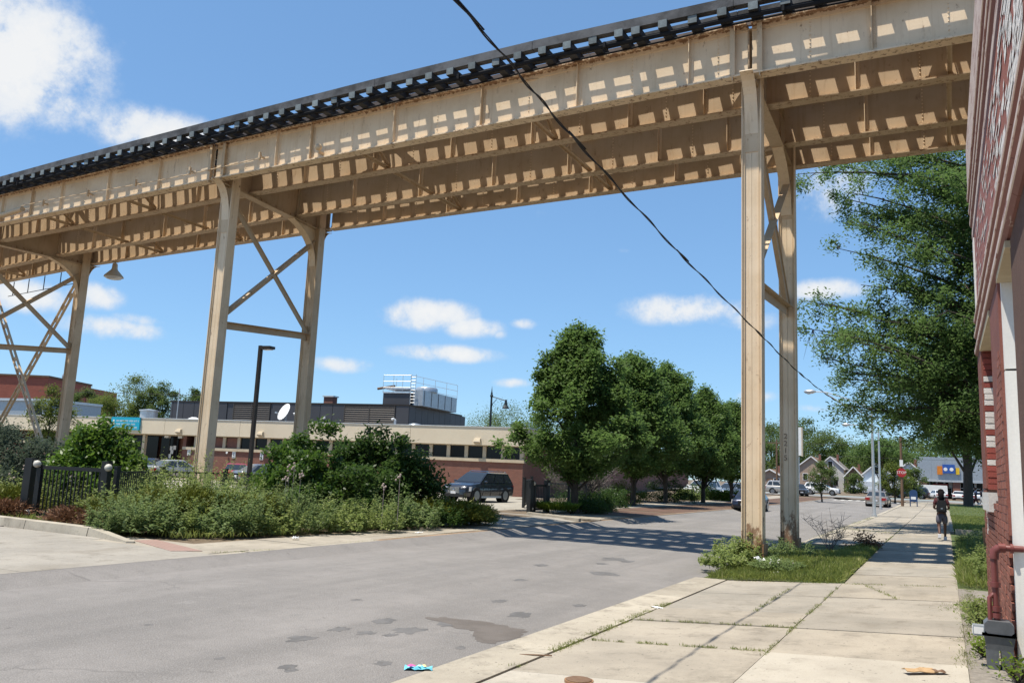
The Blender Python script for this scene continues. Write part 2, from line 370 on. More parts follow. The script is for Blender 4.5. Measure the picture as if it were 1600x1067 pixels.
MT['glass'] = mk_glass('dark_window_glass', (.006, .006, .007), .12, .22); MT['glass_car'] = mk_glass('car_window_glass', (.018, .022, .026), .04, .7)
MT['fascia'] = mk('beige_stucco', (.68, .585, .44), (.62, .53, .395), scale=.5, rough=.9, bump=.5, bscale=70)
MT['pier'] = mk('beige_concrete_mullion', (.55, .46, .33), (.45, .37, .26), scale=1.5, rough=.85)
MT['coping'] = mk('pale_metal_coping', (.60, .62, .62), (.5, .51, .5), rough=.45, metal=.2)
MT['brick_l'] = mk_brick('red_brown_brickwork', (.235, .085, .055), (.17, .06, .042), (.20, .14, .11))
MT['brick_side'] = mk_brick('side_wall_brickwork', (.235, .085, .055), (.17, .06, .042), (.20, .14, .11), axis='y')  # same brick colours as the front, coursed along the side wall
MT['metal_dark'] = mk('charcoal_metal_panel', (.070, .070, .078), (.062, .062, .068), scale=.6, rough=.5, metal=.3, orand=.08)
MT['louvre'] = mk('louvre_bronze', (.085, .076, .07), rough=.5, metal=.3)
MT['galv'] = mk('galvanised_steel', (.42, .46, .50), (.34, .37, .40), scale=4, rough=.4, metal=.5)
MT['alu'] = mk('pale_aluminium', (.62, .63, .64), (.52, .53, .54), rough=.35, metal=.6)
MT['white'] = mk('white_enamel', (.78, .78, .77), (.70, .70, .69), rough=.4)
MT['teal'] = mk('teal_sign_face', (.012, .36, .52), (.010, .32, .47), rough=.4, var=.05)
MT['bronze'] = mk('dark_bronze_pole', (.045, .036, .030), rough=.45, metal=.4)
MT['darkgreen'] = mk('dark_green_iron', (.010, .018, .022), rough=.5)
MT['redbrick_far'] = mk_brick('far_red_brick', (.36, .105, .065), (.30, .085, .055), (.24, .12, .09), bw=.6, bh=.2)
MT['wall_brick'] = mk('painted_red_brick', (.275, .10, .07), (.22, .08, .055), scale=5, rough=.7, bump=.6, bscale=45, orand=.22)
MT['wall_brown'] = mk('brown_red_pier_paint', (.225, .080, .058), (.17, .058, .043), scale=3, rough=.65, bump=.4)
MT['mortar'] = mk('dark_mortar', (.115, .06, .045), (.08, .045, .035), rough=.95, bump=.6)
MT['brick_white'] = mk('white_painted_brick', (.70, .66, .62), (.58, .53, .49), scale=8, rough=.8, bump=.6, orand=.1)
MT['brick_red2'] = mk('bare_red_brick', (.26, .06, .045), (.20, .05, .04), scale=8, rough=.8, bump=.6, orand=.2)
MT['jamb_white'] = mk('white_painted_pier', (.78, .77, .74), (.66, .64, .60), scale=1.5, rough=.6, stretch=(3, 3, .5))
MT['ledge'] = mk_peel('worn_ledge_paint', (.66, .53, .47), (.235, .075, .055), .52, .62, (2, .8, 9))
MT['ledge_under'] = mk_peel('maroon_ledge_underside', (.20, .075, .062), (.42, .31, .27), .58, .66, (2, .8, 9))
MT['sillstone'] = mk('limestone_sill', (.60, .585, .55), (.50, .48, .45), scale=4, rough=.85, bump=.4)
MT['peel'] = mk_peel('peeling_red_signboard', (.34, .11, .075), (.70, .66, .64), .585, .60, (1.6, .30, 2.0))
MT['soffit'] = mk('beige_soffit', (.52, .44, .30), (.42, .35, .24), rough=.8)
MT['pipe_red'] = mk('maroon_painted_pipe', (.175, .050, .045), (.13, .04, .036), scale=9, rough=.45)
MT['meter'] = mk('grey_cast_meter', (.15, .16, .175), (.11, .12, .13), scale=9, rough=.4, metal=.3)
MT['bark'] = mk('rough_bark', (.045, .036, .028), (.075, .060, .046), scale=6, rough=.95, bump=1.0, bscale=24, stretch=(3, 3, .7))
MT['woodpole'] = mk('weathered_pole_wood', (.17, .105, .065), (.12, .07, .045), scale=3, rough=.9, stretch=(5, 5, .4))
MT['tyre'] = mk('tyre_rubber', (.014, .014, .015), rough=.85); MT['rim'] = mk('alloy_rim', (.30, .31, .32), rough=.3, metal=.8)
MT['blackplastic'] = mk('black_plastic', (.012, .012, .013), rough=.6)
MT['chrome'] = mk('bright_chrome', (.72, .72, .73), rough=.14, metal=1.0, var=.05)
MT['lens'] = mk('clear_lamp_lens', (.62, .63, .65), rough=.12, spec=.7); MT['redlens'] = mk('red_lamp_lens', (.32, .012, .012), rough=.2, spec=.6)
MT['plate'] = mk('licence_plate', (.62, .63, .66), rough=.5)
MT['leaf_pear'] = mk_leaf('pear_leaves', (.072, .132, .032), (.120, .192, .052), (.17, .23, .085), trans=.52)
MT['leaf_locust'] = mk_leaf('locust_leaves', (.078, .138, .038), (.115, .185, .055), (.16, .22, .08), trans=.48)
MT['leaf_mid'] = mk_leaf('mid_green_leaves', (.045, .098, .016), (.078, .142, .024), (.13, .18, .045), rough=.42, spec=.35)
MT['leaf_far'] = mk_leaf('far_leaves', (0.068, 0.11, 0.03), (0.11, 0.155, 0.046), (0.15, 0.18, 0.07))
MT['leaf_yel'] = mk_leaf('yellow_green_leaves', (.085, .12, .022), (.125, .16, .032), (.16, .18, .06))
MT['leaf_bush'] = mk_leaf('glossy_bush_leaves', (0.062, 0.128, 0.017), (0.1, 0.175, 0.026), (0.16, 0.21, 0.05), rough=.42, spec=.35)
MT['leaf_dark'] = mk_leaf('dark_bush_leaves', (0.038, 0.078, 0.018), (0.062, 0.112, 0.027), (0.1, 0.145, 0.04), rough=.4)
MT['leaf_grey'] = mk_leaf('grey_green_leaves', (.045, .068, .045), (.075, .100, .068), (.11, .14, .10))
MT['leaf_weed'] = mk_leaf('weed_leaves', (.17, .23, .062), (.25, .30, .10), (.34, .36, .19))
MT['leaf_weed2'] = mk_leaf('bluish_weed_leaves', (.135, .195, .066), (.195, .255, .10), (.28, .32, .17))
MT['leaf_jun'] = mk_leaf('juniper_sprays', (0.105, 0.125, 0.016), (0.15, 0.165, 0.024), (0.18, 0.18, 0.045), trans=.15)
MT['leaf_dead'] = mk_leaf('dead_juniper', (.17, .085, .045), (.22, .115, .062), (.27, .16, .10), trans=.1)
MT['leaf_lily'] = mk_leaf('daylily_leaves', (.12, .19, .022), (.17, .24, .035), (.21, .27, .06))
MT['leaf_grass'] = mk_leaf('grass_blades', (.16, .205, .045), (.235, .265, .07), (.40, .36, .19), nscale=1.6)
MT['twig_grey'] = mk('grey_twigs', (.17, .145, .135), (.24, .21, .20), rough=.9)
MT['blossom'] = mk('faded_thistle_heads', (.36, .27, .23), (.50, .42, .36), rough=.9)
MT['skin'] = mk('dark_skin', (.085, .038, .024), rough=.5, var=.1); MT['hair'] = mk('black_hair', (.010, .008, .009), rough=.9, spec=.08)
MT['shirt'] = mk('maroon_shirt', (.075, .016, .020), rough=.85); MT['shorts'] = mk('grey_violet_shorts', (.095, .090, .115), rough=.85); MT['shoe'] = mk('white_trainers', (.62, .62, .64), rough=.6)
MT['bag'] = mk('black_backpack', (.014, .015, .017), rough=.7); MT['denim'] = mk('blue_denim', (.05, .085, .17), rough=.9)
MT['blue_post'] = mk('mailbox_blue', (.022, .060, .155), (.018, .05, .13), rough=.45)
MT['stopred'] = mk('stop_sign_red', (.36, .022, .025), rough=.45, var=.08)
# ================================================================== THE SETTING
def struct(name, mb, mat, smooth=False, parent=None):
    o = mb.build(name, mat, parent, world=False, smooth=smooth); 
    if parent is None: o['kind'] = 'structure'
    return o
g = MB(); g.sheet(-11.75, 12, -6, 130, lambda x, y: gz(x, y)-.10-(.22 if x > -4.6 else 0), 24, 68)
g.sheet(-1500, -11.75, -1500, 130, lambda x, y: -.24+rise(y), 2, 80); g.sheet(12, 1500, -1500, 130, lambda x, y: -.3+rise(y), 2, 80)
g.sheet(-11.75, 12, -1500, -6, lambda x, y: -.34, 2, 4); g.sheet(-1500, 1500, 130, 1500, lambda x, y: -.1+rise(130), 2, 20)
struct('ground', g, MT['dirt'])
r = MB(); r.sheet(-11.66, -4.21, -40, 104, gz, 15, 144); struct('road', r, MT['asphalt'])
r = MB(); r.sheet(-140, 120, 104, 118, lambda x, y: rise(y)-.02+.0, 30, 4); struct('cross_street', r, MT['asphalt'])
def slab(mb, x0, x1, y0, y1, top=gz, th=.14, dz=0.0, gap=.005):
    x0 += gap; x1 -= gap; y0 += gap; y1 -= gap
    c = [(x0, y0), (x1, y0), (x1, y1), (x0, y1)]
    return mb.hexa([(x, y, top(x, y)+dz-th) for x, y in c], [(x, y, top(x, y)+dz) for x, y in c])
def slabs(parent, xs, ys, mats, jit=.008, **kw):
    for i in range(len(xs)-1):
        for j in range(len(ys)-1):
            m = mats[(i*7+j*3) % len(mats)] if callable(mats) is False else mats(i, j)
            slab(MB(), xs[i], xs[i+1], ys[j], ys[j+1], dz=random.uniform(-jit, jit), **kw).build('slab', m, parent, world=False)
# --- right pavement
b_ = MB(); b_.sheet(-1.66, .14, -6, 104, lambda x, y: gz(x, y)-.025, 2, 80)
sw = struct('sidewalk', b_, MT['slab_grey'])
ys = [-1.4, .4, 2.2, 4.0, 5.7, 7.3, 9.15, 10.86, 12.1, 14.2, 16.3]
def swm(i, j): return MT['slab_white'] if j < 6 else (MT['slab'] if j in (6, 9) else MT['slab_grey'] if j in (7, 8) else MT['slab'])
slabs(sw, [-1.68, .14], ys, swm)
y = 16.3
while y < 100:
    L_ = 1.72 if y < 60 else 5
    slab(MB(), -1.66, .12, y, y+L_, dz=random.uniform(-.008, .006)).build('slab', MT['slab'] if random.random() < .75 else MT['slab_grey'], sw, world=False); y += L_
# apron between kerb and walk
b_ = MB(); b_.sheet(-4.2, -1.68, -6, 16.3, lambda x, y: gz(x, y)-.025, 3, 12)
ap = struct('driveway_apron', b_, MT['slab_grey'])
def apm(i, j): return MT['slab_white'] if j < 3 else (MT['slab_grey'] if j > 5 else MT['slab'])
slabs(ap, [-3.72, -1.68], [.4, 3.2, 5.2, 7.35, 9.2, 10.85, 12.1, 14.2, 16.3], apm)
for a_, b2 in zip([.4, 3, 5.6, 8.2, 10.6, 13.4], [3, 5.6, 8.2, 10.6, 13.4, 16.3]):
    slab(MB(), -4.34, -3.735, a_, b2, top=lambda x, y: max(gz(x, y), -.272), dz=.006).build('kerb_stone', MT['kerb'], ap, world=False)
# parkway with the planted patch, then paved again
pk = MB(); pk.sheet(-4.2, -1.68, 16.3, 27, lambda x, y: gz(x, y)-.015+.13*math.exp(-((x+3.3)/1.1)**2-((y-19.5)/2.6)**2), 14, 44); struct('parkway_soil', pk, MT['turf'])
pk = MB(); pk.sheet(-3.78, -1.68, 26.2, 104, lambda x, y: gz(x, y)-.06, 2, 60); pw = struct('parkway', pk, MT['slab_grey'])
y = 26.4
while y < 100:
    L_ = 2.6 if y < 60 else 6
    slab(MB(), -3.62, -1.68, y, y+L_, dz=random.uniform(-.012, .004)).build('slab', MT['slab'], pw, world=False)
    slab(MB(), -3.80, -3.63, y, y+L_, dz=.004, th=.3).build('kerb_stone', MT['kerb'], pw, world=False); y += L_
gt = MB(); gt.sheet(-4.215, -3.79, 21, 104, lambda x, y: -.268+rise(y), 1, 60); struct('gutter', gt, MT['kerb'])
# lawn, weedy strip, gravel drive at the right
lz = lambda x, y: gz(x, y)+.02
l_ = MB(); l_.sheet(.14, 12, 36.5, 100, lambda x, y: lz(x, y)-.03, 6, 40); struct('lawn_soil', l_, MT['turf'])
l_ = MB(); l_.sheet(.14, 3.2, 16.2, 36, lambda x, y: lz(x, y)-.04, 4, 20); struct('weedy_strip', l_, MT['turf'])
l_ = MB(); l_.sheet(.14, 3.2, 2, 16.2, lambda x, y: lz(x, y)-.035, 4, 20); struct('gravel_strip', l_, MT['gravel'])
MB().box(.3, 6, 36.0, 36.4, -.1, .16).build('lawn_edging', MT['slab_grey'])['kind'] = 'structure'
MB().box(.12, .26, 36.4, 84, -.1, .06).build('lawn_edging', MT['slab_grey'])['kind'] = 'structure'
# --- left side: apron of the near drive, walk, second drive, parking lot
zl = -.12
b_ = MB(); b_.sheet(-60, -11.66, -30, 11.35, lambda x, y: zl-.06, 4, 4); ad = struct('concrete_drive', b_, MT['dirt'])
for x0, x1, y0, y1 in ((-15.2, -11.67, 7.6, 11.2), (-19, -15.2, 7.6, 11.6), (-24, -19, 7.6, 11.8), (-34, -24, 6, 12), (-15.2, -11.67, 3.5, 7.6), (-24, -15.2, 2.5, 7.6), (-34, -24, -2, 6), (-50, -34, -2, 12)):
    slab(MB(), x0, x1, y0, y1, top=lambda x, y: zl).build('slab', MT['apron'], ad, world=False)
b_ = MB(); b_.sheet(-13.4, -11.9, 11.2, 24.4, lambda x, y: zl-.05, 2, 4); lw = struct('left_sidewalk', b_, MT['dirt'])
y = 12.2
cr = [Vector(p) for p in ((-12.62, 10.98, 0), (-12.3, 11.42, 0), (-14.5, 12.22, 0), (-14.6, 11.76, 0))]
MB().hexa([(p.x, p.y, zl-.08) for p in cr], [(p.x, p.y, zl+.006) for p in cr]).build('tactile_plate', MT['tactile'], lw, world=False)
tp = MB()
for i in range(22):
    for j in range(5):
        p = cr[0].lerp(cr[3], (i+.5)/22).lerp(cr[1].lerp(cr[2], (i+.5)/22), (j+.5)/5); tp.add([(p.x-.022, p.y-.022, zl+.004), (p.x+.022, p.y-.022, zl+.004), (p.x+.022, p.y+.022, zl+.004), (p.x-.022, p.y+.022, zl+.004), (p.x, p.y, zl+.016)], [(0, 1, 4), (1, 2, 4), (2, 3, 4), (3, 0, 4)])
o = tp.build('tactile_domes', MT['tactile'], lw, world=False, fix=False); o['kind'] = 'stuff'
slab(MB(), -15.4, -11.95, 11.22, 12.25, top=lambda x, y: zl-.004).build('slab', MT['slab'], lw, world=False)
y = 12.25
while y < 24:
    slab(MB(), -13.5, -11.9, y, y+1.75, top=lambda x, y: zl, dz=random.uniform(-.01, .01)).build('slab', MT['slab'], lw, world=False); y += 1.75
kl = MB(); kl.box(-11.88, -11.70, 11.3, 24.4, -.4, -.3); lk = struct('left_kerb', kl, MT['kerb'])
slab(MB(), -12.0, -11.64, 10.9, 12.0, top=lambda x, y: zl-.012, th=.3).build('kerb_stone', MT['kerb'], lk, world=False)
y = 12.0
while y < 24:
    slab(MB(), -11.88, -11.66, y, y+2.05, top=lambda x, y: zl, th=.3).build('kerb_stone', MT['kerb'] if y < 15 else MT['kerb_rust'], lk, world=False); y += 2.05
# raised kerb of the planting bed along the near drive
for x0, x1 in ((-34, -24.2), (-24.2, -20.4), (-20.4, -18.2), (-18.2, -15.9)):
    ya, yb = 12.0-.05*(x0+20), 12.0-.05*(x1+20)
    m = MB(); m.hexa([(x0, ya-.18, zl-.1), (x1-.02, yb-.18, zl-.1), (x1-.02, yb+.12, zl-.1), (x0, ya+.12, zl-.1)], [(x0, ya-.14, zl+.17), (x1-.02, yb-.14, zl+.17), (x1-.02, yb+.12, zl+.17), (x0, ya+.12, zl+.17)])
    m.build('bed_kerb', MT['kerb'])['kind'] = 'structure'
m = MB(); m.hexa([(-15.9, 11.62, zl-.1), (-14.3, 11.3, zl-.1), (-14.2, 11.5, zl-.1), (-15.9, 11.9, zl-.1)], [(-15.9, 11.66, zl+.17), (-14.3, 11.34, zl+.03), (-14.2, 11.46, zl+.03), (-15.9, 11.88, zl+.17)])
m.build('bed_kerb', MT['kerb'])['kind'] = 'structure'
s_ = MB(); s_.sheet(-50, -13.42, 11.4, 30, lambda x, y: -.150+.056*min(1, max(0, (y-12.4)/1.5))*min(1, max(0, (-13.6-x)/1.5)), 40, 30); struct('planting_bed', s_, MT['dirt'])
b_ = MB(); b_.sheet(-16, -11.66, 24.4, 31, lambda x, y: zl-.07, 2, 3); d2 = struct('second_drive', b_, MT['dirt'])
for x0, x1, y0, y1 in ((-13.5, -11.67, 24.4, 27.3), (-13.5, -11.67, 27.3, 30.6), (-17, -13.5, 24.4, 27.3), (-17, -13.5, 27.3, 31)):
    slab(MB(), x0, x1, y0, y1, top=lambda x, y: zl-.13*max(0, (x+13.5)/1.84)).build('slab', MT['apron'], d2, world=False)
s_ = MB(); s_.sheet(-75, -13.6, 30.9, 52, lambda x, y: zl-.012, 12, 6); s_.sheet(-75, -17, 24.4, 30.9, lambda x, y: zl-.012, 8, 3); struct('parking_lot', s_, MT['lot'])
s_ = MB(); s_.sheet(-17.4, -11.8, 31, 47, lambda x, y: zl+.004, 4, 10); s_.sheet(-24, -11.8, 47, 104, lambda x, y: zl+.004+rise(y), 6, 40); struct('tree_lawn_soil', s_, MT['dirt'])
b_ = MB(); b_.sheet(-13.6, -11.9, 31, 100, lambda x, y: gz(x-1, y)-.03, 2, 30); pv = struct('brick_parkway', b_, MT['paver'])
slab(MB(), -15.0, -11.92, 30.7, 34.4, top=lambda x, y: zl, th=.06, dz=.02).build('slab', MT['slab'], pv, world=False); slab(MB(), -11.9, -11.66, 30.7, 34.0, top=lambda x, y: zl, th=.3, dz=.0).build('kerb_stone', MT['kerb_rust'], pv, world=False)
for k in range(10):
    y0 = 34.6+k*6.6
    slab(MB(), -15.2, -11.92, y0, y0+5.6, top=lambda x, y: zl+rise(y), th=.06, dz=.02).build('paving_panel', MT['paver'], pv, world=False)
    slab(MB(), -17.3, -15.22, y0-.6, y0+6, top=lambda x, y: zl+rise(y), th=.06, dz=.02).build('slab', MT['slab'], pv, world=False)
    slab(MB(), -11.9, -11.66, y0-.6, y0+6, top=lambda x, y: zl+rise(y), th=.3, dz=.02).build('kerb_stone', MT['kerb_rust'], pv, world=False)
MB().hexa([(-15.2, 30.9, zl-.1), (-12.4, 29.7, zl-.1), (-12.4, 29.95, zl-.1), (-15.2, 31.15, zl-.1)], [(-15.2, 30.9, zl+.1), (-12.4, 29.7, zl+.06), (-12.4, 29.95, zl+.06), (-15.2, 31.15, zl+.1)]).build('drive_kerb', MT['kerb'])['kind'] = 'structure'
# crosswalk bars at the far corner
cwp = MB(); cwp.sheet(-11.5, -4.3, 98.6, 98.9, lambda x, y: gz(x, y)+.008, 6, 1); struct('stop_line', cwp, MT['white_paint'])
for k in range(9):
    x0 = -11.3+k*.8; q = MB(); q.sheet(x0, x0+.42, 100.2, 103, lambda x, y: gz(x, y)+.008, 1, 2); struct('crosswalk_bar', q, MT['white_paint'])
# dark patch and stains in the carriageway
def jag(pts, n=7, amp=.05):
    out = []
    for (x0, y0), (x1, y1) in zip(pts, pts[1:]+pts[:1]):
        for k in range(n): t = k/n; out.append((x0+(x1-x0)*t+random.uniform(-amp, amp)*(k > 0), y0+(y1-y0)*t+random.uniform(-amp, amp)*(k > 0)))
    return out
def blotch(name, pts, mat, dz=.0025):
    m = MB(); n = len(pts); cx = sum(p[0] for p in pts)/n; cy = sum(p[1] for p in pts)/n
    m.add([(cx, cy, gz(cx, cy)+dz)]+[(x, y, gz(x, y)+dz) for x, y in pts], [(0, i+1, (i+1) % n+1) for i in range(n)])
    o = m.build(name, mat, fix=False); o['kind'] = 'structure'
blotch('asphalt_patch', jag([(-5.76, 8.98), (-5.6, 9.22), (-5.1, 9.33), (-4.5, 9.25), (-4.40, 8.9), (-4.40, 8.3), (-4.62, 8.28), (-4.72, 8.45), (-4.85, 8.7), (-5.2, 8.75), (-5.45, 8.98)]), MT['patch'])
for px, py, r0 in ((600, 972, .24), (640, 985, .30), (555, 940, .12), (572, 990, .17), (610, 993, .14), (780, 940, .22), (810, 960, .3), (600, 1035, .16), (452, 1042, .15), (455, 1048, .09), (705, 975, .3),
                   (812, 908, .22), (960, 875, .5), (905, 945, .18), (342, 1031, .08), (720, 1010, .1), (845, 885, .3), (945, 897, .5), (470, 1000, .25), (232, 980, .07), (980, 878, .35), (940, 882, .25), (530, 985, .2)):
    d = ray(px, py); s = (-.25-HC)/d.z; c = d*s; pts = []
    for k in range(20):
        a = 2*math.pi*k/20; rr = r0*random.uniform(.5, 1.0)*.8; pts.append((c.x+rr*math.cos(a)*.8, c.y+rr*math.sin(a)*1.2))
    if -11.4 < c.x < -4.5: blotch('road_stain', pts, MT['stain'], .0012)

# ================================================================== THE ELEVATED RAILWAY
via = thing('elevated_railway', 'cream painted steel elevated railway on tall braced columns crossing above the street', 'viaduct', (-12, 21.8, 0))
ZB, ZT = 11.0, 12.27
BX = [[-56, -38.1, -21.95, -3.75, 13.2]]*4
GY = [[22.4, 20.15, 19.28, 18.58, 18.55], [23.8, 21.75, 20.85, 20.40, 20.4], [26.8, 24.5, 23.5, 23.07, 23.1], [28.6, 26.3, 25.42, 24.88, 24.9]]
STIFF = {0: [[], [-35.2, -33.0, -30.9, -27.85, -24.85], [-19.0, -17.5, -14.2, -11.15, -8.2, -5.2], [-1.1, 1.9, 4.9, 7.9, 10.6]]}
SX = [[-53, -50, -47, -44, -41], [-35.2, -33.0, -30.0, -27.4, -24.6], [-19.2, -16.2, -13.2, -10.4, -7.4, -5.3], [-1.6, 1.2, 4.2, 7.2, 10.2]]
rn = random.Random(5)
for gi in range(4):
    for sp in range(4):
        x0, x1 = BX[gi][sp]+.05, BX[gi][sp+1]-.05; y0, y1 = GY[gi][sp], GY[gi][sp+1]
        gy = lambda x: y0+(y1-y0)*(x-x0)/(x1-x0)
        dr = Vector((x1-x0, y1-y0, 0)).normalized(); nr = Vector((dr.y, -dr.x, 0))     # nr points to the camera side
        m = MB(); A = Vector((x0, y0, 0)); B = Vector((x1, y1, 0))
        m.beam(A+Vector((0, 0, (ZB+ZT)/2)), B+Vector((0, 0, (ZB+ZT)/2)), .016, ZT-ZB-.05)
        for z, t_ in ((ZB, .036), (ZT, .036)): m.beam(A+Vector((0, 0, z)), B+Vector((0, 0, z)), .34, t_)
        for z in (ZB+.075, ZT-.075):                                                    # flange angles against the web
            for s in (-1, 1): m.beam(A+nr*s*.02+Vector((0, 0, z)), B+nr*s*.02+Vector((0, 0, z)), .022, .11)
        gd = m.build('girder', MT['steel'] if gi == 0 else MT['steel_shaded'], via)
        xs = STIFF[gi][sp] if gi == 0 and STIFF[gi][sp] else SX[sp]
        rv = MB()
        for k, x in enumerate(xs):
            q = MB()
            for s in (-1, 1):
                c = Vector((x, gy(x), 0))+nr*s*.07
                q.beam(c+Vector((0, 0, ZB+.02)), c+Vector((0, 0, ZT-.02)), .018, .12, up=nr)
                c2 = c+dr*.045-nr*s*.055
                q.beam(c2+Vector((0, 0, ZB+.02)), c2+Vector((0, 0, ZT-.02)), .09, .016, up=nr)
            st = q.build('stiffener', MT['steel_rusty'] if rn.random() < .3 else MT['steel'], via); st.parent = gd; st.matrix_parent_inverse = Matrix.Identity(4)
            st.matrix_parent_inverse = Matrix.Identity(4)
        cols = []
        for x in xs: cols += [x+.05]
        for a, b2 in zip([x0]+xs, xs+[x1]): cols.append((a+b2)/2)
        for x in cols:
            for s in (-1, 1):
                for k in range(11):
                    c = Vector((x, gy(x), ZB+.14+k*.1))+nr*s*.011
                    rv.add([c+dr*.023, c+Vector((0, 0, .023)), c-dr*.023, c-Vector((0, 0, .023)), c+nr*s*.026], [(0, 1, 4), (1, 2, 4), (2, 3, 4), (3, 0, 4)])
        nrv = int((x1-x0)/.16)
        for k in range(nrv):
            x = x0+.1+k*.16
            for z in (ZB+.075, ZT-.075):
                for s in ((-1, 1) if gi == 0 else (1,)):
                    c = Vector((x, gy(x), z))+nr*s*.031
                    rv.add([c+dr*.015, c+Vector((0, 0, .015)), c-dr*.015, c-Vector((0, 0, .015)), c+nr*s*.017], [(0, 1, 4), (1, 2, 4), (2, 3, 4), (3, 0, 4)])
        rvo = rv.build('rivets', MT['steel'], via, fix=False); rvo['kind'] = 'stuff'; rvo.parent = gd; rvo.matrix_parent_inverse = Matrix.Identity(4)
def cyl_knee(p, q, c, wd, n=8):
    "curved bracket plate between p and q bulging towards c, in the plane of the three points"
    return [p*(1-t)**2+c*2*t*(1-t)+q*t*t for t in (i/n for i in range(n+1))]
def column(x, y, dirv, side, z0=0.0, rusty=False):
    "built-up column; dirv runs from the front column to the rear one, side +1 front, -1 rear"
    dv = Vector((dirv[0], dirv[1], 0)).normalized(); xv = Vector((dv.y, -dv.x, 0)); c = Vector((x, y, 0)); U = Vector((0, 0, 1))
    m = MB(); ztop = ZB+.9; mid = (z0+ztop)/2
    # two channels back to back: web plates facing the street with a seam between them, flanges at the sides
    for s in (-1, 1):
        for f in (-1, 1):
            o = c+xv*s*.098-dv*f*.13; m.beam(o+U*z0, o+U*ztop, .19, .02, up=dv)
        o = c+xv*s*.215; m.beam(o+U*z0, o+U*ztop, .022, .40, up=dv)
    co = m.build('column', MT['steel_rusty'] if rusty else MT['steel'], via)
    q = MB()
    for s in (-1, 1):
        for f in (-1, 1):
            o = c+xv*s*.18-dv*f*.155; q.beam(o+U*z0, o+U*ztop, .05, .03, up=dv)
    a = q.build('corner_angle', MT['steel_rusty'], via); a.parent = co; a.matrix_parent_inverse = inv_of(via) @ Matrix.Identity(4)
    q = MB()
    for s in (-1, 1):
        o = c+xv*s*.25; q.beam(o+U*z0, o+U*(z0+.42), .03, .55, up=dv)
        o = c-dv*s*.21; q.beam(o+U*z0, o+U*(z0+.36), .46, .022, up=dv)
    o = c; q.beam(o-dv*.36+U*(z0+.02), o+dv*.36+U*(z0+.02), .72, .05)
    bpl = q.build('base_plate', MT['steel_rusty'], via)
    q = MB()
    for f in (1,):
        o = c-dv*.146; q.beam(o+U*9.25, o+U*9.85, .34, .02, up=dv)
    sp_ = q.build('splice_plate', MT['steel_rusty'], via)
    # outward cantilever bracket
    q = MB(); out = -dv*side; gap = .46 if side > 0 else .38
    prof = cyl_knee(c+out*.15+U*9.7, c+out*(gap+.38)+U*(ZB-.03), c+out*.20+U*(ZB-.12), .2)
    for a_, b2 in zip(prof[:-1], prof[1:]): q.beam(a_, b2+(b2-a_)*.05, .30, .022, up=out)
    poly = prof+[c+out*.05+U*(ZB-.03), c+out*.05+U*9.7]
    vs = [p-xv*.012 for p in poly]+[p+xv*.012 for p in poly]; n = len(poly)
    q.add(vs, [tuple(range(n)), tuple(range(n, 2*n))[::-1]]+[(i, (i+1) % n, n+(i+1) % n, n+i)[::-1] for i in range(n)])
    kb = q.build('outer_bracket', MT['steel'], via)
    # inner knee, only under the rear girders
    ib = None
    if side < 0:
        q = MB(); inn = dv*side
        prof = cyl_knee(c+inn*.18+U*9.35, c+inn*1.75+U*(ZB-.16), c+inn*.25+U*(ZB-.55), .2)
        for a_, b2 in zip(prof[:-1], prof[1:]): q.beam(a_, b2+(b2-a_)*.05, .30, .022, up=inn)
        poly = prof+[c+inn*.05+U*(ZB-.16), c+inn*.05+U*9.35]
        vs = [p-xv*.012 for p in poly]+[p+xv*.012 for p in poly]; n = len(poly)
        q.add(vs, [tuple(range(n)), tuple(range(n, 2*n))[::-1]]+[(i, (i+1) % n, n+(i+1) % n, n+i)[::-1] for i in range(n)])
        ib = q.build('knee_bracket', MT['steel'], via)
    for o in [q_ for q_ in (bpl, sp_, kb, ib, a) if q_]: o.parent = co; o.matrix_parent_inverse = Matrix.Identity(4)
    return c
def angle_bar(p, q, name='brace', mat=MT['steel_shaded'], w_=.20):
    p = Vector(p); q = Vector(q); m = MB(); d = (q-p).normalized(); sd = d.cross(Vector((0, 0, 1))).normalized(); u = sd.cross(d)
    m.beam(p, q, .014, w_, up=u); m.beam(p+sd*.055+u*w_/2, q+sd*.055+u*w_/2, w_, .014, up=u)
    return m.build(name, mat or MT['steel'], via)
bents = [((-38.6, 20.75), (-38.1, 25.9)), ((-21.72, 19.85), (-22.24, 25.0)), ((-3.78, 19.04), (-3.87, 24.5)), ((13.2, 19.0), (13.2, 24.5))]
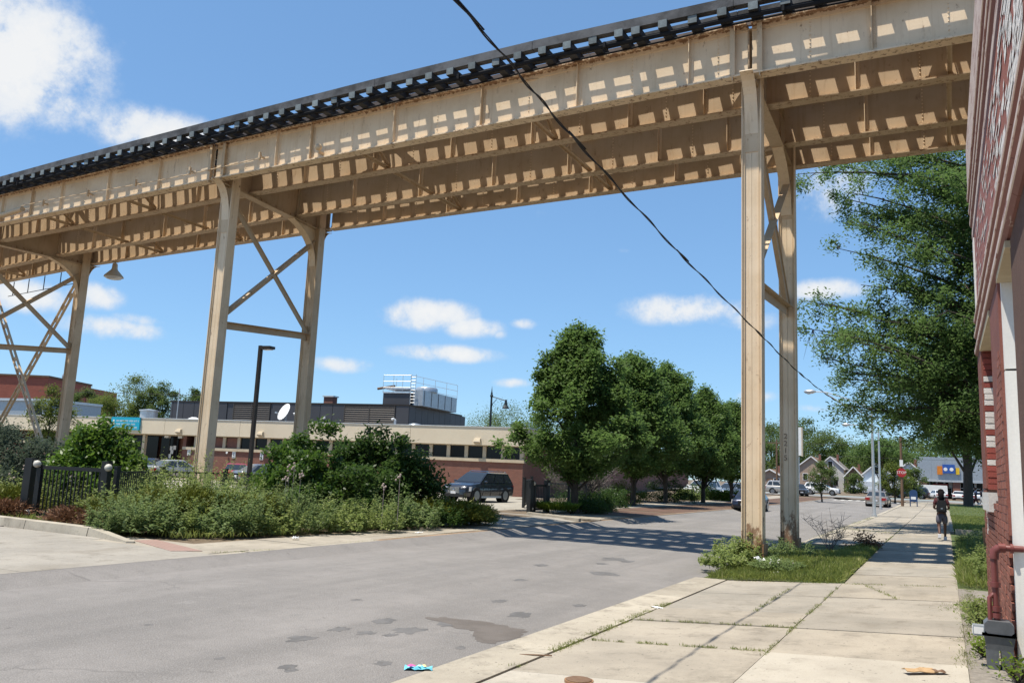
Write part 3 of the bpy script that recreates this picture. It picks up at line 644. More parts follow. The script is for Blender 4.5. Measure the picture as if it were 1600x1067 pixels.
for bi, (f, r_) in enumerate(bents):
    dv = Vector((r_[0]-f[0], r_[1]-f[1], 0)).normalized(); xv = Vector((dv.y, -dv.x, 0)); U = Vector((0, 0, 1))
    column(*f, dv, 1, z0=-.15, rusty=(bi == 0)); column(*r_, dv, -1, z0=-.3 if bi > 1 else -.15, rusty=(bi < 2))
    F = Vector((*f, 0)); R_ = Vector((*r_, 0))
    m = MB(); m.beam(F-dv*.5+U*11.55, R_+dv*.5+U*11.55, .016, 1.2)
    for z in (ZB-.13, ZT-.1): m.beam(F-dv*.5+U*z, R_+dv*.5+U*z, .34, .03)
    m.beam(F+dv*.2+U*(ZB-.05), R_-dv*.2+U*(ZB-.05), .10, .14)
    m.build('cross_girder', MT['steel_shaded'], via)
    for k, t in enumerate((.30, .55)):                                       # bearing stiffeners on the front girder over the bent
        x = f[0]+(-.35 if k == 0 else .28); yy = GY[0][bi+1]
        q = MB(); q.beam((x, yy-.085, ZB-.1), (x, yy-.085, ZT+.02), .16, .02, up=(1, 0, 0)); q.beam((x, yy-.16, ZB), (x, yy-.16, ZT), .02, .12, up=(1, 0, 0))
        q.build('bearing_stiffener', MT['steel_rusty'], via)
    zs0, zs1 = 6.08, 6.48
    angle_bar(F+dv*.2+U*zs0, R_-dv*.2+U*zs1, 'strut', w_=.24)
    angle_bar(F+dv*.2+U*6.4, R_-dv*.2+U*10.3); angle_bar(R_-dv*.2+U*6.6+xv*.04, F+dv*.2+U*10.3+xv*.04)
    for P0, s, z in ((F, 1, 6.2), (R_, -1, 6.6)):
        q = MB(); q.beam(P0+dv*s*.15+U*(z-.28), P0+dv*s*.15+U*(z+.3), .02, .34, up=dv); q.build('gusset_plate', MT['steel_rusty'], via)
# lattice tower bracing in the far left bay
def lattice(p, q):
    p = Vector(p); q = Vector(q); m = MB(); d = (q-p); L = d.length; d.normalize(); u = Vector((0, 1, 0)).cross(d).normalized()
    for s in (-1, 1): m.beam(p+u*s*.14, q+u*s*.14, .12, .05, up=u)
    n = int(L/.8)
    for k in range(n):
        c = p+d*(k+.5)*L/n; m.beam(c-u*.14, c+u*.14, .012, .30, up=d)
    return m.build('lattice_brace', MT['steel_rusty'], via)
lattice((-38.3, 25.95, 10.3), (-47.5, 27.3, .2)); lattice((-38.9, 25.85, 1.0), (-47.4, 27.0, 10.4))
lattice((-39.0, 20.9, 10.3), (-48, 22.0, .2)); lattice((-39.4, 20.8, .6), (-48, 22.0, 10.4))
# cross frames between the girders
def gyat(gi, x):
    for sp in range(4):
        if BX[gi][sp] <= x <= BX[gi][sp+1]:
            t = (x-BX[gi][sp])/(BX[gi][sp+1]-BX[gi][sp]); return GY[gi][sp]+(GY[gi][sp+1]-GY[gi][sp])*t
    return GY[gi][0] if x < 0 else GY[gi][-1]
for x in (-50, -45, -32.6, -27.2, -15.7, -9.7, .35, 6.4):
    for a, b2 in ((0, 1), (1, 2), (2, 3)):
        p = Vector((x, gyat(a, x)+.02, 0)); q = Vector((x+.02, gyat(b2, x)-.02, 0)); U = Vector((0, 0, 1))
        angle_bar(p+U*(ZB+.08), q+U*(ZB+.08), 'cross_frame_bar', w_=.09)
        if (a, b2) != (1, 2):
            angle_bar(p+U*(ZT-.1), q+U*(ZB+.15), 'cross_frame_bar', w_=.08); angle_bar(p+U*(ZB+.15), q+U*(ZT-.1), 'cross_frame_bar', w_=.08)
        else: angle_bar(p+U*(ZT-.15), q+U*(ZT-.15), 'cross_frame_bar', w_=.09)
# lateral diagonals under the decks
for sp, xs in ((1, (-38, -32.6, -27.2, -22)), (2, (-21.9, -15.7, -9.7, -3.9)), (3, (-3.6, .35, 6.4, 13))):
    for k in range(3):
        for a, b2 in ((0, 1), (2, 3)):
            u_, v_ = (a, b2) if k % 2 == 0 else (b2, a)
            angle_bar((xs[k], gyat(u_, xs[k]), ZT-.2), (xs[k+1], gyat(v_, xs[k+1]), ZT-.2), 'lateral_brace', w_=.09)
# deck: ties, guard timbers, rails
def spline(tab, x):
    for (xa, ya), (xb, yb) in zip(tab[:-1], tab[1:]):
        if x <= xb: return ya+(yb-ya)*max(0, (x-xa))/(xb-xa)
    return tab[-1][1]
YN = [(-58, 22.0), (-45, 20.2), (-33.5, 19.10), (-27, 18.72), (-21, 18.42), (-15.3, 18.12), (-9.8, 17.93), (-5, 17.93), (0, 18.0), (14, 18.1)]
YF = [(-58, 29.3), (-38, 27.0), (-22, 26.1), (-3.8, 25.55), (14, 25.6)]
ZTI = ZT+.03
me_t = MB().box(-.11, .11, -.5, .5, 0, .20); me_t.mi = 1; me_t.box(-.108, .108, -.503, -.4995, .003, .197); me_t = me_t.mesh('tie', [MT['tie'], MT['tie_end']], fix=False)
x = -56.0; kk = 0
while x < 13.5:
    yn = spline(YN, x)+rn.uniform(-.05, .05)
    ym = .5*(gyat(1, x)+gyat(2, x))
    for ya, yb in ((yn, ym-.25), (ym+.25, spline(YF, x)+rn.uniform(-.05, .05))):
        o = link('tie', me_t, via, True); o.location = (x, (ya+yb)/2, ZTI); o.scale = (1, yb-ya, 1); o.rotation_euler = (0, 0, rn.uniform(-.006, .006)-.0)
    kk += 1
    x += .705 if rn.random() > .05 else .42
def along(tab, off, x0, x1, step, z, wd, h, name, mat):
    x = x0
    while x < x1:
        xe = min(x+step, x1)
        m = MB(); m.beam((x, spline(tab, x)+off, z), (xe-.01, spline(tab, xe-.01)+off, z+rn.uniform(-.008, .008)), wd, h); m.build(name, mat, via); x = xe
along(YN, .10, -56, 13.5, 5.2, ZTI+.315, .20, .24, 'guard_timber', MT['guard'])
along(YF, -.22, -56, 13.5, 5.2, ZTI+.29, .20, .19, 'guard_timber', MT['guard'])
GM = [[(x, .5*(gyat(0, x)+gyat(1, x))) for x in (-56, -38, -22, -3.75, 13.4)], [(x, .5*(gyat(2, x)+gyat(3, x))) for x in (-56, -38, -22, -3.75, 13.4)]]
for tr in GM:
    for s in (-1, 1):
        along(tr, s*.60, -56, 13.5, 12, ZTI+.28, .075, .155, 'running_rail', MT['rail'])
        along(tr, s*1.0, -56, 13.5, 5.2, ZTI+.26, .18, .12, 'guard_timber', MT['guard'])
    along(tr, .0, -56, 13.5, 4.6, ZTI+.225, .62, .05, 'walkway_plank', MT['guard'])
along([(x, .5*(gyat(1, x)+gyat(2, x))) for x in (-56, -38, -22, -3.75, 13.4)], 0, -56, 13.5, 4.6, ZTI+.232, 1.36, .05, 'walkway_plank', MT['guard'])
along([(x, gyat(2, x)-.245) for x in (-56, -38, -22, -3.75, 13.4)], 0, -56, 13.5, 3.9, ZTI+.25, .13, .09, 'sun_blocker', MT['guard'])  # unseen strip added to block sun from the third girder's web
# conduits hung under the tie ends
for off, z, r_ in ((.12, ZTI-.07, .06), (None, ZTI-.05, .024)):
    pts = []; x = -56.0
    while x <= 13.5: pts.append((x, spline(YN, x)+off if off else gyat(0, x)-.255, z+.02*math.sin(x*1.3)*(x > -24))); x += 1.4
    MB().tube(pts, r_, 6).build('conduit', MT['pipe_black'], via, smooth=True)
x = -54.5
while x < 13:
    yn = spline(YN, x); m = MB(); m.box(x-.03, x+.03, yn+.02, yn+.24, ZTI-.15, ZTI-.01); m.build('conduit_hanger', MT['pipe_black'], via); x += 4.3
# thin wire on stand-offs along the left girder, with its big pipe at the far end
pts = [(x, gyat(0, x)-.20, ZB+.42+.10*math.sin((x+38)/3.2)) for x in np.linspace(-33.5, -19.5, 30)]
MB().tube(pts, .016, 5).build('signal_wire', MT['steel_rusty'], via)
for x in (-31.9, -28.9, -26.0, -23.0, -19.6):
    m = MB(); y0 = gyat(0, x); m.box(x-.02, x+.02, y0-.24, y0-.01, ZB+.40, ZB+.46); m.box(x-.03, x+.03, y0-.26, y0-.18, ZB+.30, ZB+.56); m.build('wire_bracket', MT['steel_rusty'], via)
m = MB(); m.tube([(-33.2, gyat(0, -33.2)-.30, ZB+.32), (-40, gyat(0, -40)-.34, ZB+.02)], .11, 10); m.build('drain_pipe', MT['steel_rusty'], via, smooth=True)
m = MB(); m.lathe([(.02, 0), (.13, .0), (.15, .12), (.10, .26), (.02, .28)], (-36.1, gyat(0, -36.1)-.1, ZB-.32), 10); m.build('junction_box', MT['steel_rusty'], via, smooth=True)
m = MB(); x = -17.0; y0 = gyat(0, x); m.ball((x, y0-.26, ZB+.30), .11, 10); m.box(x-.03, x+.03, y0-.26, y0-.02, ZB+.12, ZB+.20); m.build('floodlight_head', MT['steel_rusty'], via, smooth=True)
# railing of the inspection gallery behind the far left bent
m = MB(); 
for a, b2 in (((-47, 27.6, 10.15), (-39, 26.5, 10.2)),): m.tube([a, b2], .02, 5)
for k in range(5): xx = -46.5+k*1.75; m.tube([(xx, 27.55-k*.24, 10.15), (xx, 27.55-k*.24, 10.95)], .025, 5)
m.build('gallery_rail', MT['iron'], via)
# stencilled number on the rear right column
FONT = None
def text_mesh(s, size):
    cu = bpy.data.curves.new('lettering', 'FONT'); cu.body = s; cu.size = size; cu.align_x = 'CENTER'; cu.align_y = 'CENTER'; cu.fill_mode = 'FRONT'; cu.resolution_u = 2
    o = bpy.data.objects.new('lettering_tmp', cu); COL.objects.link(o)
    dg = bpy.context.evaluated_depsgraph_get(); me = bpy.data.meshes.new_from_object(o.evaluated_get(dg)); bpy.data.objects.remove(o); return me
def text(s, size, loc, xdir, zdir, mat, parent=None, name='lettering'):
    me = text_mesh(s, size); me.materials.clear(); me.materials.append(mat)
    xd = Vector(xdir).normalized(); zd = Vector(zdir).normalized(); nd = xd.cross(zd)
    Mx = Matrix((( xd.x, zd.x, nd.x, loc[0]), (xd.y, zd.y, nd.y, loc[1]), (xd.z, zd.z, nd.z, loc[2]), (0, 0, 0, 1)))
    me.transform(Mx); o = link(name, me, parent, parent is not None); return o
for k, ch in enumerate('2215'): text(ch, .21, (-3.94, 24.326, 2.9-k*.20), (1, 0, 0), (0, 0, 1), MT['woodpole'], via, 'stencilled_digit')

# lamp hanging under the rear girder
lp = thing('hanging_lamp', 'pale bell shaped floodlight hanging below the rear girder at left', 'lamp', (-36.2, 26.25, 10.98))
m = MB(); m.lathe([(.02, -.05), (.12, -.10), (.14, -.36), (.17, -.42), (.44, -.72), (.46, -.78), (.43, -.78)], n=16); m.build('shade', MT['pier'], lp, world=False, smooth=True)
m = MB(); m.lathe([(.43, -.775), (.34, -.86), (.16, -.90), (.01, -.91)], n=16); m.build('lens', MT['lens'], lp, world=False, smooth=True)
m = MB(); m.tube([(0, 0, .02), (0, 0, -.08)], .035, 8); m.box(-.12, .12, -.1, .1, -.02, .0); m.build('hanger', MT['pier'], lp, world=False)
# ================================================================== BRICK STOREFRONT ON THE RIGHT
XW = .55
sf = thing('brick_storefront', 'old red painted brick storefront with peeling signboard and stepped ledges at the right edge', 'building', (1.6, 10, 0))
YC = 15.1                                            # far corner
m = MB(); m.box(.78, 9, 3, YC-.02, -.3, 7.6); m.box(XW+.012, .80, 11.08, YC-.005, -.3, 1.50); m.box(XW+.012, .80, 13.83, YC-.005, 1.5, 3.72); m.box(XW+.012, .80, 9.42, 11.08, -.3, 3.72); m.box(XW+.012, .80, 3, 8.0, -.3, 3.72)
m.box(XW+.012, .8, 3, YC-.005, 3.72, 7.3); m.build('wall', MT['mortar'], sf)
# individual bricks of the street face below the sill and in the two piers; joints recessed
me_b = MB().box(-.02, .012, -.098, .098, -.034, .034).mesh('brick', MT['wall_brick']); cells = []
z = .0
row = 0
while z < 3.68:
    y0 = 9.45+(.105 if row % 2 else 0)
    while y0 < YC-.12:
        yc = y0+.1
        if (z < 1.42 or yc < 11.0 or yc > 13.9): cells.append((yc, z+.04))
        y0 += .212
    z += .082; row += 1
cells.sort(key=lambda c: c[0]**2+(c[1]-1.0)**2*9)
for yc, zc in cells[:260]:
    o = link('brick', me_b, sf, True, loc=None); o.location = (XW+random.uniform(-.004, .003), yc, zc)
m = MB()
for yc, zc in cells[260:]:
    dx = random.uniform(-.004, .003); m.box(XW-.012+dx, XW+.014, yc-.098, yc+.098, zc-.034, zc+.034)
o = m.build('brickwork', MT['wall_brick'], sf); o['kind'] = 'stuff'
# smooth brown paint on the outer arrises of the piers
for ya, yb in ((13.86, YC), (9.44, 11.05)):
    MB().box(XW-.016, XW+.02, ya, yb, 1.66 if ya > 12 else 1.2, 3.70).build('pier_facing', MT['wall_brown'], sf)
# toothed jamb of the first niche: white and red bricks facing the camera
z = 1.64; k = 0
mew = MB().box(-.11, .11, -.02, .03, -.038, .038).mesh('jamb_brick', MT['brick_white']); mer = MB().box(-.11, .11, -.02, .03, -.038, .038).mesh('jamb_brick', MT['brick_red2'])
while z < 3.66:
    t = (z-1.64)/2
    red = (z > 3.25) or (k % 4 == 1) or (t < .35 and k % 3 == 0) or random.random() < .12
    o = link('jamb_brick', mer if red else mew, sf, True); o.location = (XW+.115+random.uniform(-.004, .004), 13.82+random.uniform(-.006, .006), z+.04); z += .086; k += 1
MB().box(XW-.07, XW+.26, 12.1, 13.98, 1.36, 1.60).build('stone_sill', MT['sillstone'], sf)
MB().box(XW-.012, XW+.03, 13.98, 14.35, 1.0, 1.5).build('paint_patch', MT['brick_white'], sf)
# white painted jamb of the second opening
m = MB(); m.box(XW+.01, XW+.70, 9.33, 9.44, -.1, 2.78); m.box(XW+.01, XW+.70, 9.325, 9.44, 2.80, 3.70); m.build('white_jamb', MT['jamb_white'], sf)
MB().box(XW-.03, XW+.5, 7.95, 9.33, 3.66, 3.72).build('soffit', MT['soffit'], sf); MB().box(XW-.03, XW+.3, 11.06, 13.83, 3.64, 3.72).build('soffit', MT['soffit'], sf)
# three ledge mouldings over the openings, the peeling signboard, four boards of the cornice
def rails(nm, rows, yo, step, mat):
    for xo, z0, z1 in rows:
        y = 3.0
        while y < YC+yo:
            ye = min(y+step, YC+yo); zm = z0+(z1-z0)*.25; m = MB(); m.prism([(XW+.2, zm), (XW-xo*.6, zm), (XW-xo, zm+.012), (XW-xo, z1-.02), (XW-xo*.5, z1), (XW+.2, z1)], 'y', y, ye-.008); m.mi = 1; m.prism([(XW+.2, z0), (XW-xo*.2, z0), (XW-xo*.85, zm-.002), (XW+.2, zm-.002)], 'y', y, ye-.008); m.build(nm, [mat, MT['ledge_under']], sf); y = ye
for k_, (xo, z0, z1, yo) in enumerate(((.055, 3.74, 3.86, .02), (.05, 4.02, 4.12, .06), (.045, 4.28, 4.37, .10))): rails('ledge', [(xo, z0, z1)], yo, 1.9, MT['ledge'])
for z0, z1 in ((3.862, 4.018), (4.122, 4.278)): MB().box(XW+.0, XW+.2, 3, YC-.02, z0, z1).build('riser_board', MT['wall_brown'], sf)
MB().box(XW-.004, XW+.05, 3, YC-.45, 4.38, 5.60).build('signboard', MT['peel'], sf)
fl = MB(); rr = random.Random(3)
for k in range(320):                                  # curling flakes of paint, thickest towards the near upper end
    y = 6+8.4*rr.random()**1.6; z = 5.55-1.1*rr.random()**1.25; h = rr.uniform(.02, .10)*(1.3 if y < 9 else .7); wd = rr.uniform(.08, .5); l = rr.uniform(.001, .006)
    fl.add([(XW-.007, y-wd/2, z), (XW-.007, y+wd/2, z+.01), (XW-.007-l, y+wd*.3, z-h), (XW-.007-l*.8, y-wd*.5, z-h*.9)], [(0, 1, 2, 3)])
o = fl.build('paint_flakes', MT['brick_white'], sf, fix=False); o['kind'] = 'stuff'
for k_, (xo, z0, z1, yo) in enumerate(((.02, 5.62, 5.82, .0), (.045, 5.90, 6.02, .10), (.05, 6.12, 6.24, .16), (.065, 6.36, 6.50, .22))): rails('cornice_board', [(xo, z0, z1)], yo, 2.3, MT['ledge'])
MB().box(XW+.01, XW+.2, 3, YC-.02, 5.6, 6.9).build('cornice_backing', MT['wall_brown'], sf)
MB().box(XW-.02, XW+.2, YC-.44, YC-.12, 4.30, 5.6).build('corner_board', MT['jamb_white'], sf)
MB().box(XW+.012, XW+.3, YC-.11, YC+.45, 3.74, 6.5).build('corner_pier', MT['wall_brown'], sf)
MB().box(XW-.05, 9, 3, YC+.20, 6.52, 7.3).build('parapet', MT['ledge'], sf)
m = MB(); m.box(XW+.15, XW+.20, 9.12, 9.30, -.1, 3.70); m.build('frame_post', MT['jamb_white'], sf)
m = MB(); m.box(XW+.205, XW+.6, 9.12, 9.30, 2.6, 3.70); m.build('transom_board', MT['wall_brown'], sf)
m = MB(); m.box(XW+.205, XW+.6, 9.12, 9.30, -.1, 2.595); m.build('door_panel', MT['jamb_white'], sf)

# gas meter with its riser
gm = thing('gas_meter', 'grey gas meter with maroon riser pipe standing against the red brick wall', 'gas meter', (.40, 9.3, 0))
m = MB(); X0, Y0 = .40, 9.30
def rbox(m, x0, x1, y0, y1, z0, z1, r=.02):
    m.prism([(x0+r, z0), (x1-r, z0), (x1, z0+r), (x1, z1-r), (x1-r, z1), (x0+r, z1), (x0, z1-r), (x0, z0+r)], 'y', y0, y1)
m2 = MB(); m2.hexa([(X0-.10, Y0-.10, .16), (X0+.11, Y0-.10, .16), (X0+.11, Y0+.10, .16), (X0-.10, Y0+.10, .16)], [(X0-.125, Y0-.115, .30), (X0+.135, Y0-.115, .30), (X0+.135, Y0+.115, .30), (X0-.125, Y0+.115, .30)])
rbox(m2, X0-.115, X0+.125, Y0-.11, Y0+.11, .30, .42, .03); m2.build('meter_head', MT['meter'], gm, smooth=True)
m2 = MB()
for s in (-1, 1):
    m2.prism([(X0+.005+s*.06-.052, .16), (X0+.005+s*.06+.052, .16), (X0+.005+s*.06+.045, -.06), (X0+.005+s*.06+.02, -.10), (X0+.005+s*.06-.02, -.10), (X0+.005+s*.06-.045, -.06)], 'y', Y0-.10, Y0+.09)
m2.build('diaphragm_case', MT['meter'], gm, smooth=True)
m2 = MB()
for s in (-1, 1): m2.box(X0-.135, X0+.145, Y0-.125, Y0+.125, .285, .305)
m2.build('flange', MT['meter'], gm)
m2 = MB(); m2.box(X0-.21, X0-.11, Y0-.06, Y0+.06, .27, .36); m2.build('index_box', MT['galv'], gm)
m2 = MB(); m2.box(X0-.213, X0-.205, Y0-.05, Y0+.05, .285, .345); m2.box(X0-.2, X0-.12, Y0-.064, Y0-.058, .285, .345); m2.build('dial', MT['white'], gm)
m2 = MB(); m2.tube([(X0-.005, Y0, .42), (X0-.008, Y0, 1.0), (X0+.0, Y0, 1.06), (X0+.04, Y0+.0, 1.085), (X0+.24, Y0+.02, 1.085)], .030, 10); m2.build('riser_pipe', MT['pipe_red'], gm, smooth=True)
for z in (.44, .50, .72): MB().cyl((X0-.006, Y0), .047, z, z+.045, 10).build('pipe_fitting', MT['pipe_red'], gm, smooth=True)
MB().tube([(X0+.03, Y0, 1.085), (X0+.09, Y0+.006, 1.085)], .044, 10).build('pipe_fitting', MT['pipe_red'], gm, smooth=True); MB().tube([(X0+.13, Y0+.01, 1.085), (X0+.155, Y0+.012, 1.085)], .046, 10).build('pipe_fitting', MT['pipe_red'], gm, smooth=True)
MB().tube([(X0-.006, Y0, .98), (X0+.0, Y0, 1.05), (X0+.045, Y0, 1.085)], .042, 10).build('pipe_elbow', MT['pipe_red'], gm, smooth=True)
m2 = MB(); m2.tube([(X0-.06, Y0-.02, .42), (X0-.06, Y0-.02, .62), (X0-.02, Y0, .66)], .02, 8); m2.build('bypass_pipe', MT['pipe_red'], gm, smooth=True)

# steel post with punched holes in the weeds
o = thing('steel_post', 'rusty punched steel post standing in the weeds beside the walk', 'post', (.86, 22.2, -.02))
m = MB(); 
m.hexa([(-.10, -.012, 0), (.07, -.012, 0), (.07, .012, 0), (-.10, .012, 0)], [(-.13, -.012, .82), (.05, -.012, .82), (.05, .012, .82), (-.13, .012, .82)])
m.box(.05, .075, -.012, .09, 0, .82); m.build('flange_plate', MT['steel_rusty'] if False else MT['woodpole'], o, world=False)
m = MB()
for k in range(4): m.lathe([(.022, -.014), (.022, -.0125)], (-.03-.004*k, 0, .16+k*.19), 10, 'y')
m.build('hole', MT['blackplastic'], o, world=False)

# ================================================================== CLINIC BUILDING ON THE LEFT
AB = math.radians(8.1); BL = (-25.87, 51.7, 0)
cl = thing('clinic_building', 'low brick clinic with beige fascia band and a row of dark windows behind the bushes', 'building', BL, AB)
def lp_(name, mb, mat, smooth=False, kind=None): return mb.build(name, mat, cl, world=False, smooth=smooth, kind=kind)
UL = 62.0
m = MB(); m.box(-29.0, 0, 0, .3, -.2, 2.17); m.box(-UL, -38.0, 0, .3, -.2, 2.17); lp_('brick_wall', m, MT['brick_l'])
m = MB(); m.box(-.3, .0, .3, 88, -.2, 4.0); lp_('side_wall', m, MT['brick_side'])
m = MB(); m.box(-33.0, -29.0, 2.2, 2.5, -.2, 3.3); m.box(-29.3, -29.0, .3, 2.4, -.2, 3.3); lp_('entry_wall', m, MT['brick_l'])
m = MB(); m.box(-UL, -.3, 2.6, 3, -.2, 3.3); lp_('inner_wall', m, MT['brick_l'])
MB_roof = MB().box(-UL, -.3, .3, 88, 4.3, 4.4); lp_('roof', MB_roof, MT['gravel'])
jo = [0, -8.6, -16.0, -23.45, -30.8, -38.2, -45.6, -53, -UL]
for a, b2 in zip(jo[:-1], jo[1:]):
    lp_('fascia_panel', MB().box(b2+.012, a-.012+(.32 if a == 0 else 0), -.32, .0, 3.32, 4.56), MT['fascia'])
lp_('fascia_panel', MB().box(.0, .32, .0, 88, 3.32, 4.56), MT['fascia'])
lp_('coping', MB().box(-UL, .36, -.36, .06, 4.56, 4.62), MT['coping']); lp_('coping', MB().box(-.06, .36, .06, 88, 4.56, 4.62), MT['coping'])
lp_('soffit', MB().box(-UL, 0, .0, 2.6, 3.26, 3.32), MT['pier'])
lp_('sill_ledge', MB().box(-29.0, .10, -.10, .34, 2.17, 2.40), MT['pier']); lp_('sill_ledge', MB().box(-UL, -38, -.10, .34, 2.17, 2.40), MT['pier'])
xs = [-.12-1.385*k for k in range(21)]
for k, x in enumerate(xs): lp_('mullion', MB().box(x-.13, x+.13, -.02, .26, 2.40, 3.26), MT['pier'])
for k in range(20):
    a, b2 = xs[k+1]+.13, xs[k]-.13
    wn = MB(); wn.box(a, b2, .10, .14, 2.40, 2.44); wn.box(a, b2, .10, .14, 3.2, 3.26); wn.box(a, a+.04, .10, .14, 2.44, 3.2); wn.box(b2-.04, b2, .10, .14, 2.44, 3.2)
    f = lp_('window', wn, MT['bronze'])
    infill = k in (17, 18)
    pn = MB().box(a+.04, b2-.04, .115, .125, 2.44, 3.2).build('infill_panel' if infill else 'pane', MT['brick_l'] if infill else MT['glass'], f, world=False)
lp_('mullion', MB().box(-33.2, -32.95, -.02, .26, -.1, 3.26), MT['pier']); lp_('mullion', MB().box(-37.9, -37.6, -.02, .26, -.1, 3.26), MT['pier'])
dr = lp_('entrance_door', MB().box(-32.95, -31.2, 1.9, 1.98, -.1, 3.2), MT['glass'])
MB().box(-32.1, -32.05, 1.85, 1.99, -.1, 3.2).build('door_stile', MT['bronze'], dr, world=False)
lp_('entrance_glazing', MB().box(-37.5, -33.3, 1.9, 1.98, -.1, 3.2), MT['glass'])
for x, z in ((-31.85, 2.25), (-31.5, 2.3), (-31.75, 1.95), (-31.95, 1.6)):
    lp_('paper_notice', MB().box(x-.14, x+.14, 1.88, 1.89, z-.17, z+.17), MT['white'])
for x in (-29.24, -21.4, -3.3):
    m = MB(); m.hexa([(x-.26, -.62, 3.5), (x+.26, -.62, 3.5), (x+.26, -.33, 3.4), (x-.26, -.33, 3.4)], [(x-.22, -.52, 3.74), (x+.22, -.52, 3.74), (x+.22, -.33, 3.78), (x-.22, -.33, 3.78)])
    f = lp_('wall_light', m, MT['pier']); MB().hexa([(x-.2, -.62, 3.52), (x+.2, -.62, 3.52), (x+.2, -.40, 3.43), (x-.2, -.40, 3.43)], [(x-.2, -.63, 3.54), (x+.2, -.63, 3.54), (x+.2, -.41, 3.45), (x-.2, -.41, 3.45)]).build('lens', MT['lens'], f, world=False)
for x, y_ in ((-31.6, .9), (-30.2, .9)): lp_('soffit_light', MB().box(x-.2, x+.2, y_, y_+.3, 3.08, 3.26), MT['white'])
for x in (-24.6,): lp_('alarm_bell', MB().lathe([(.09, -.16), (.09, -.1), (.05, -.1)], (x, 0, 2.05), 10, 'y'), MT['white'])
# penthouse of charcoal metal panels with louvres
PY = 10.0; PX0, PX1 = -39.6, -13.95; PZ = 6.92
m = MB(); m.box(PX0+.05, PX1-.05, PY+.05, PY+11.7, 4.4, PZ-.03); lp_('penthouse', m, MT['metal_dark'])
pw_ = 0.0; x = PX1
lv = [(-24.0+9.0, -18.4+3.0)]
louv = [(-32.3, -28.2), (-20.4, -15.3)]
while x > PX0+.1:
    xa = max(x-1.27, PX0)
    if not any(l0-.1 < (x+xa)/2 < l1+.1 for l0, l1 in louv):
        lp_('metal_panel', MB().box(xa+.02, x-.02, PY-.02, PY+.05, 4.42, PZ-.12), MT['metal_dark'])
    x = xa
for l0, l1 in louv:
    fr = MB(); fr.box(l0, l0+.08, PY-.04, PY+.05, 4.45, PZ-.14); fr.box(l1-.08, l1, PY-.04, PY+.05, 4.45, PZ-.14); fr.box(l0+.08, l1-.08, PY-.04, PY+.05, 4.45, 4.5); fr.box(l0+.08, l1-.08, PY-.04, PY+.05, PZ-.2, PZ-.14); fr.box((l0+l1)/2-.04, (l0+l1)/2+.04, PY-.039, PY+.049, 4.5, PZ-.2)
    f = lp_('louvre', fr, MT['louvre'])
    for k in range(12):
        z = 4.5+k*.19; MB().hexa([(l0+.08, PY-.03, z), (l1-.08, PY-.03, z), (l1-.08, PY+.05, z+.10), (l0+.08, PY+.05, z+.10)], [(l0+.08, PY-.03, z+.03), (l1-.08, PY-.03, z+.03), (l1-.08, PY+.05, z+.13), (l0+.08, PY+.05, z+.13)]).build('slat', MT['louvre'], f, world=False)
y = PY
while y < PY+11.5:
    lp_('metal_panel', MB().box(PX1-.05, PX1+.02, y+.02, y+1.25, 4.42, PZ-.12), MT['metal_dark']); y += 1.27
lp_('penthouse_trim', MB().box(PX0-.05, PX1+.06, PY-.06, PY+11.8, PZ-.12, PZ), MT['bronze'])
lp_('door_light', MB().box(-22.45, -22.2, PY-.2, PY-.02, 5.5, 5.72), MT['white'])
# cooling plant, ladder and guard rail on the penthouse roof
m = MB(); m.box(-16.9, -14.3, PY+.6, PY+2.6, PZ, 7.95); lp_('plant_screen', m, MT['metal_dark'])
lp_('plant_deck', MB().box(-16.9, -14.3, PY+.5, PY+2.7, 7.95, 8.06), MT['alu']); lp_('plant_deck', MB().box(-16.7, -14.4, PY+.5, PY+2.6, 8.3, 8.42), MT['alu'])
ck = MB(); ck.box(-14.2, -13.6+.2, PY+.7, PY+9, PZ, 8.25); ck = MB(); ck.box(-14.15, -13.2, PY+1, PY+8.6, PZ, 8.3); cko = lp_('cooling_unit', ck, MT['galv'])
for k in range(5): MB().box(-13.2, -13.17, PY+1.3+k*1.5, PY+1.34+k*1.5, PZ+.05, 8.25).build('panel_rib', MT['metal_dark'], cko, world=False)
MB().lathe([(1.0, 0), (1.0, .3), (.9, .42)], (-13.9, PY+3.2, 8.3), 16).build('fan_cowl', MT['galv'], cko, world=False, smooth=True)
lp_('exhaust_pipe', MB().tube([(-17.6, PY+.8, 8.35), (-15.9, PY+.8, 8.6)], .11, 10), MT['woodpole'], smooth=True)
m = MB(); zt = 9.55
for z in (8.45, 9.0, zt):
    m.tube([(-16.9, PY+.5, z), (-14.2, PY+.5, z)], .022, 5); m.tube([(-14.2, PY+.5, z), (-13.2, PY+8.6, z)], .022, 5)
for x in (-16.9, -15.9, -15.0, -14.2): m.tube([(x, PY+.5, 8.0), (x, PY+.5, zt)], .022, 5)
for k in range(5): t = k/4; m.tube([(-14.2+t, PY+.5+8.1*t, 8.2), (-14.2+t, PY+.5+8.1*t, zt)], .022, 5)
for y in (3, 6.5): m.tube([(-16.9, PY+y, 8.0), (-16.9, PY+y, zt)], .022, 5)
lp_('guard_rail', m, MT['alu'])
m = MB()
for s in (0, .45): m.tube([(-14.1+s, PY+.35, PZ), (-14.1+s, PY+.35, 9.6)], .028, 5)
for k in range(9): m.tube([(-14.1, PY+.35, PZ+.2+k*.28), (-13.65, PY+.35, PZ+.2+k*.28)], .018, 5)
lp_('ladder', m, MT['alu'])
lp_('chimney', MB().box(-25.1, -24.1, PY+4, PY+4.8, PZ, 7.85), MT['brick_l']); lp_('chimney_cap', MB().box(-25.2, -24.0, PY+3.9, PY+4.9, 7.85, 7.97), MT['coping'])
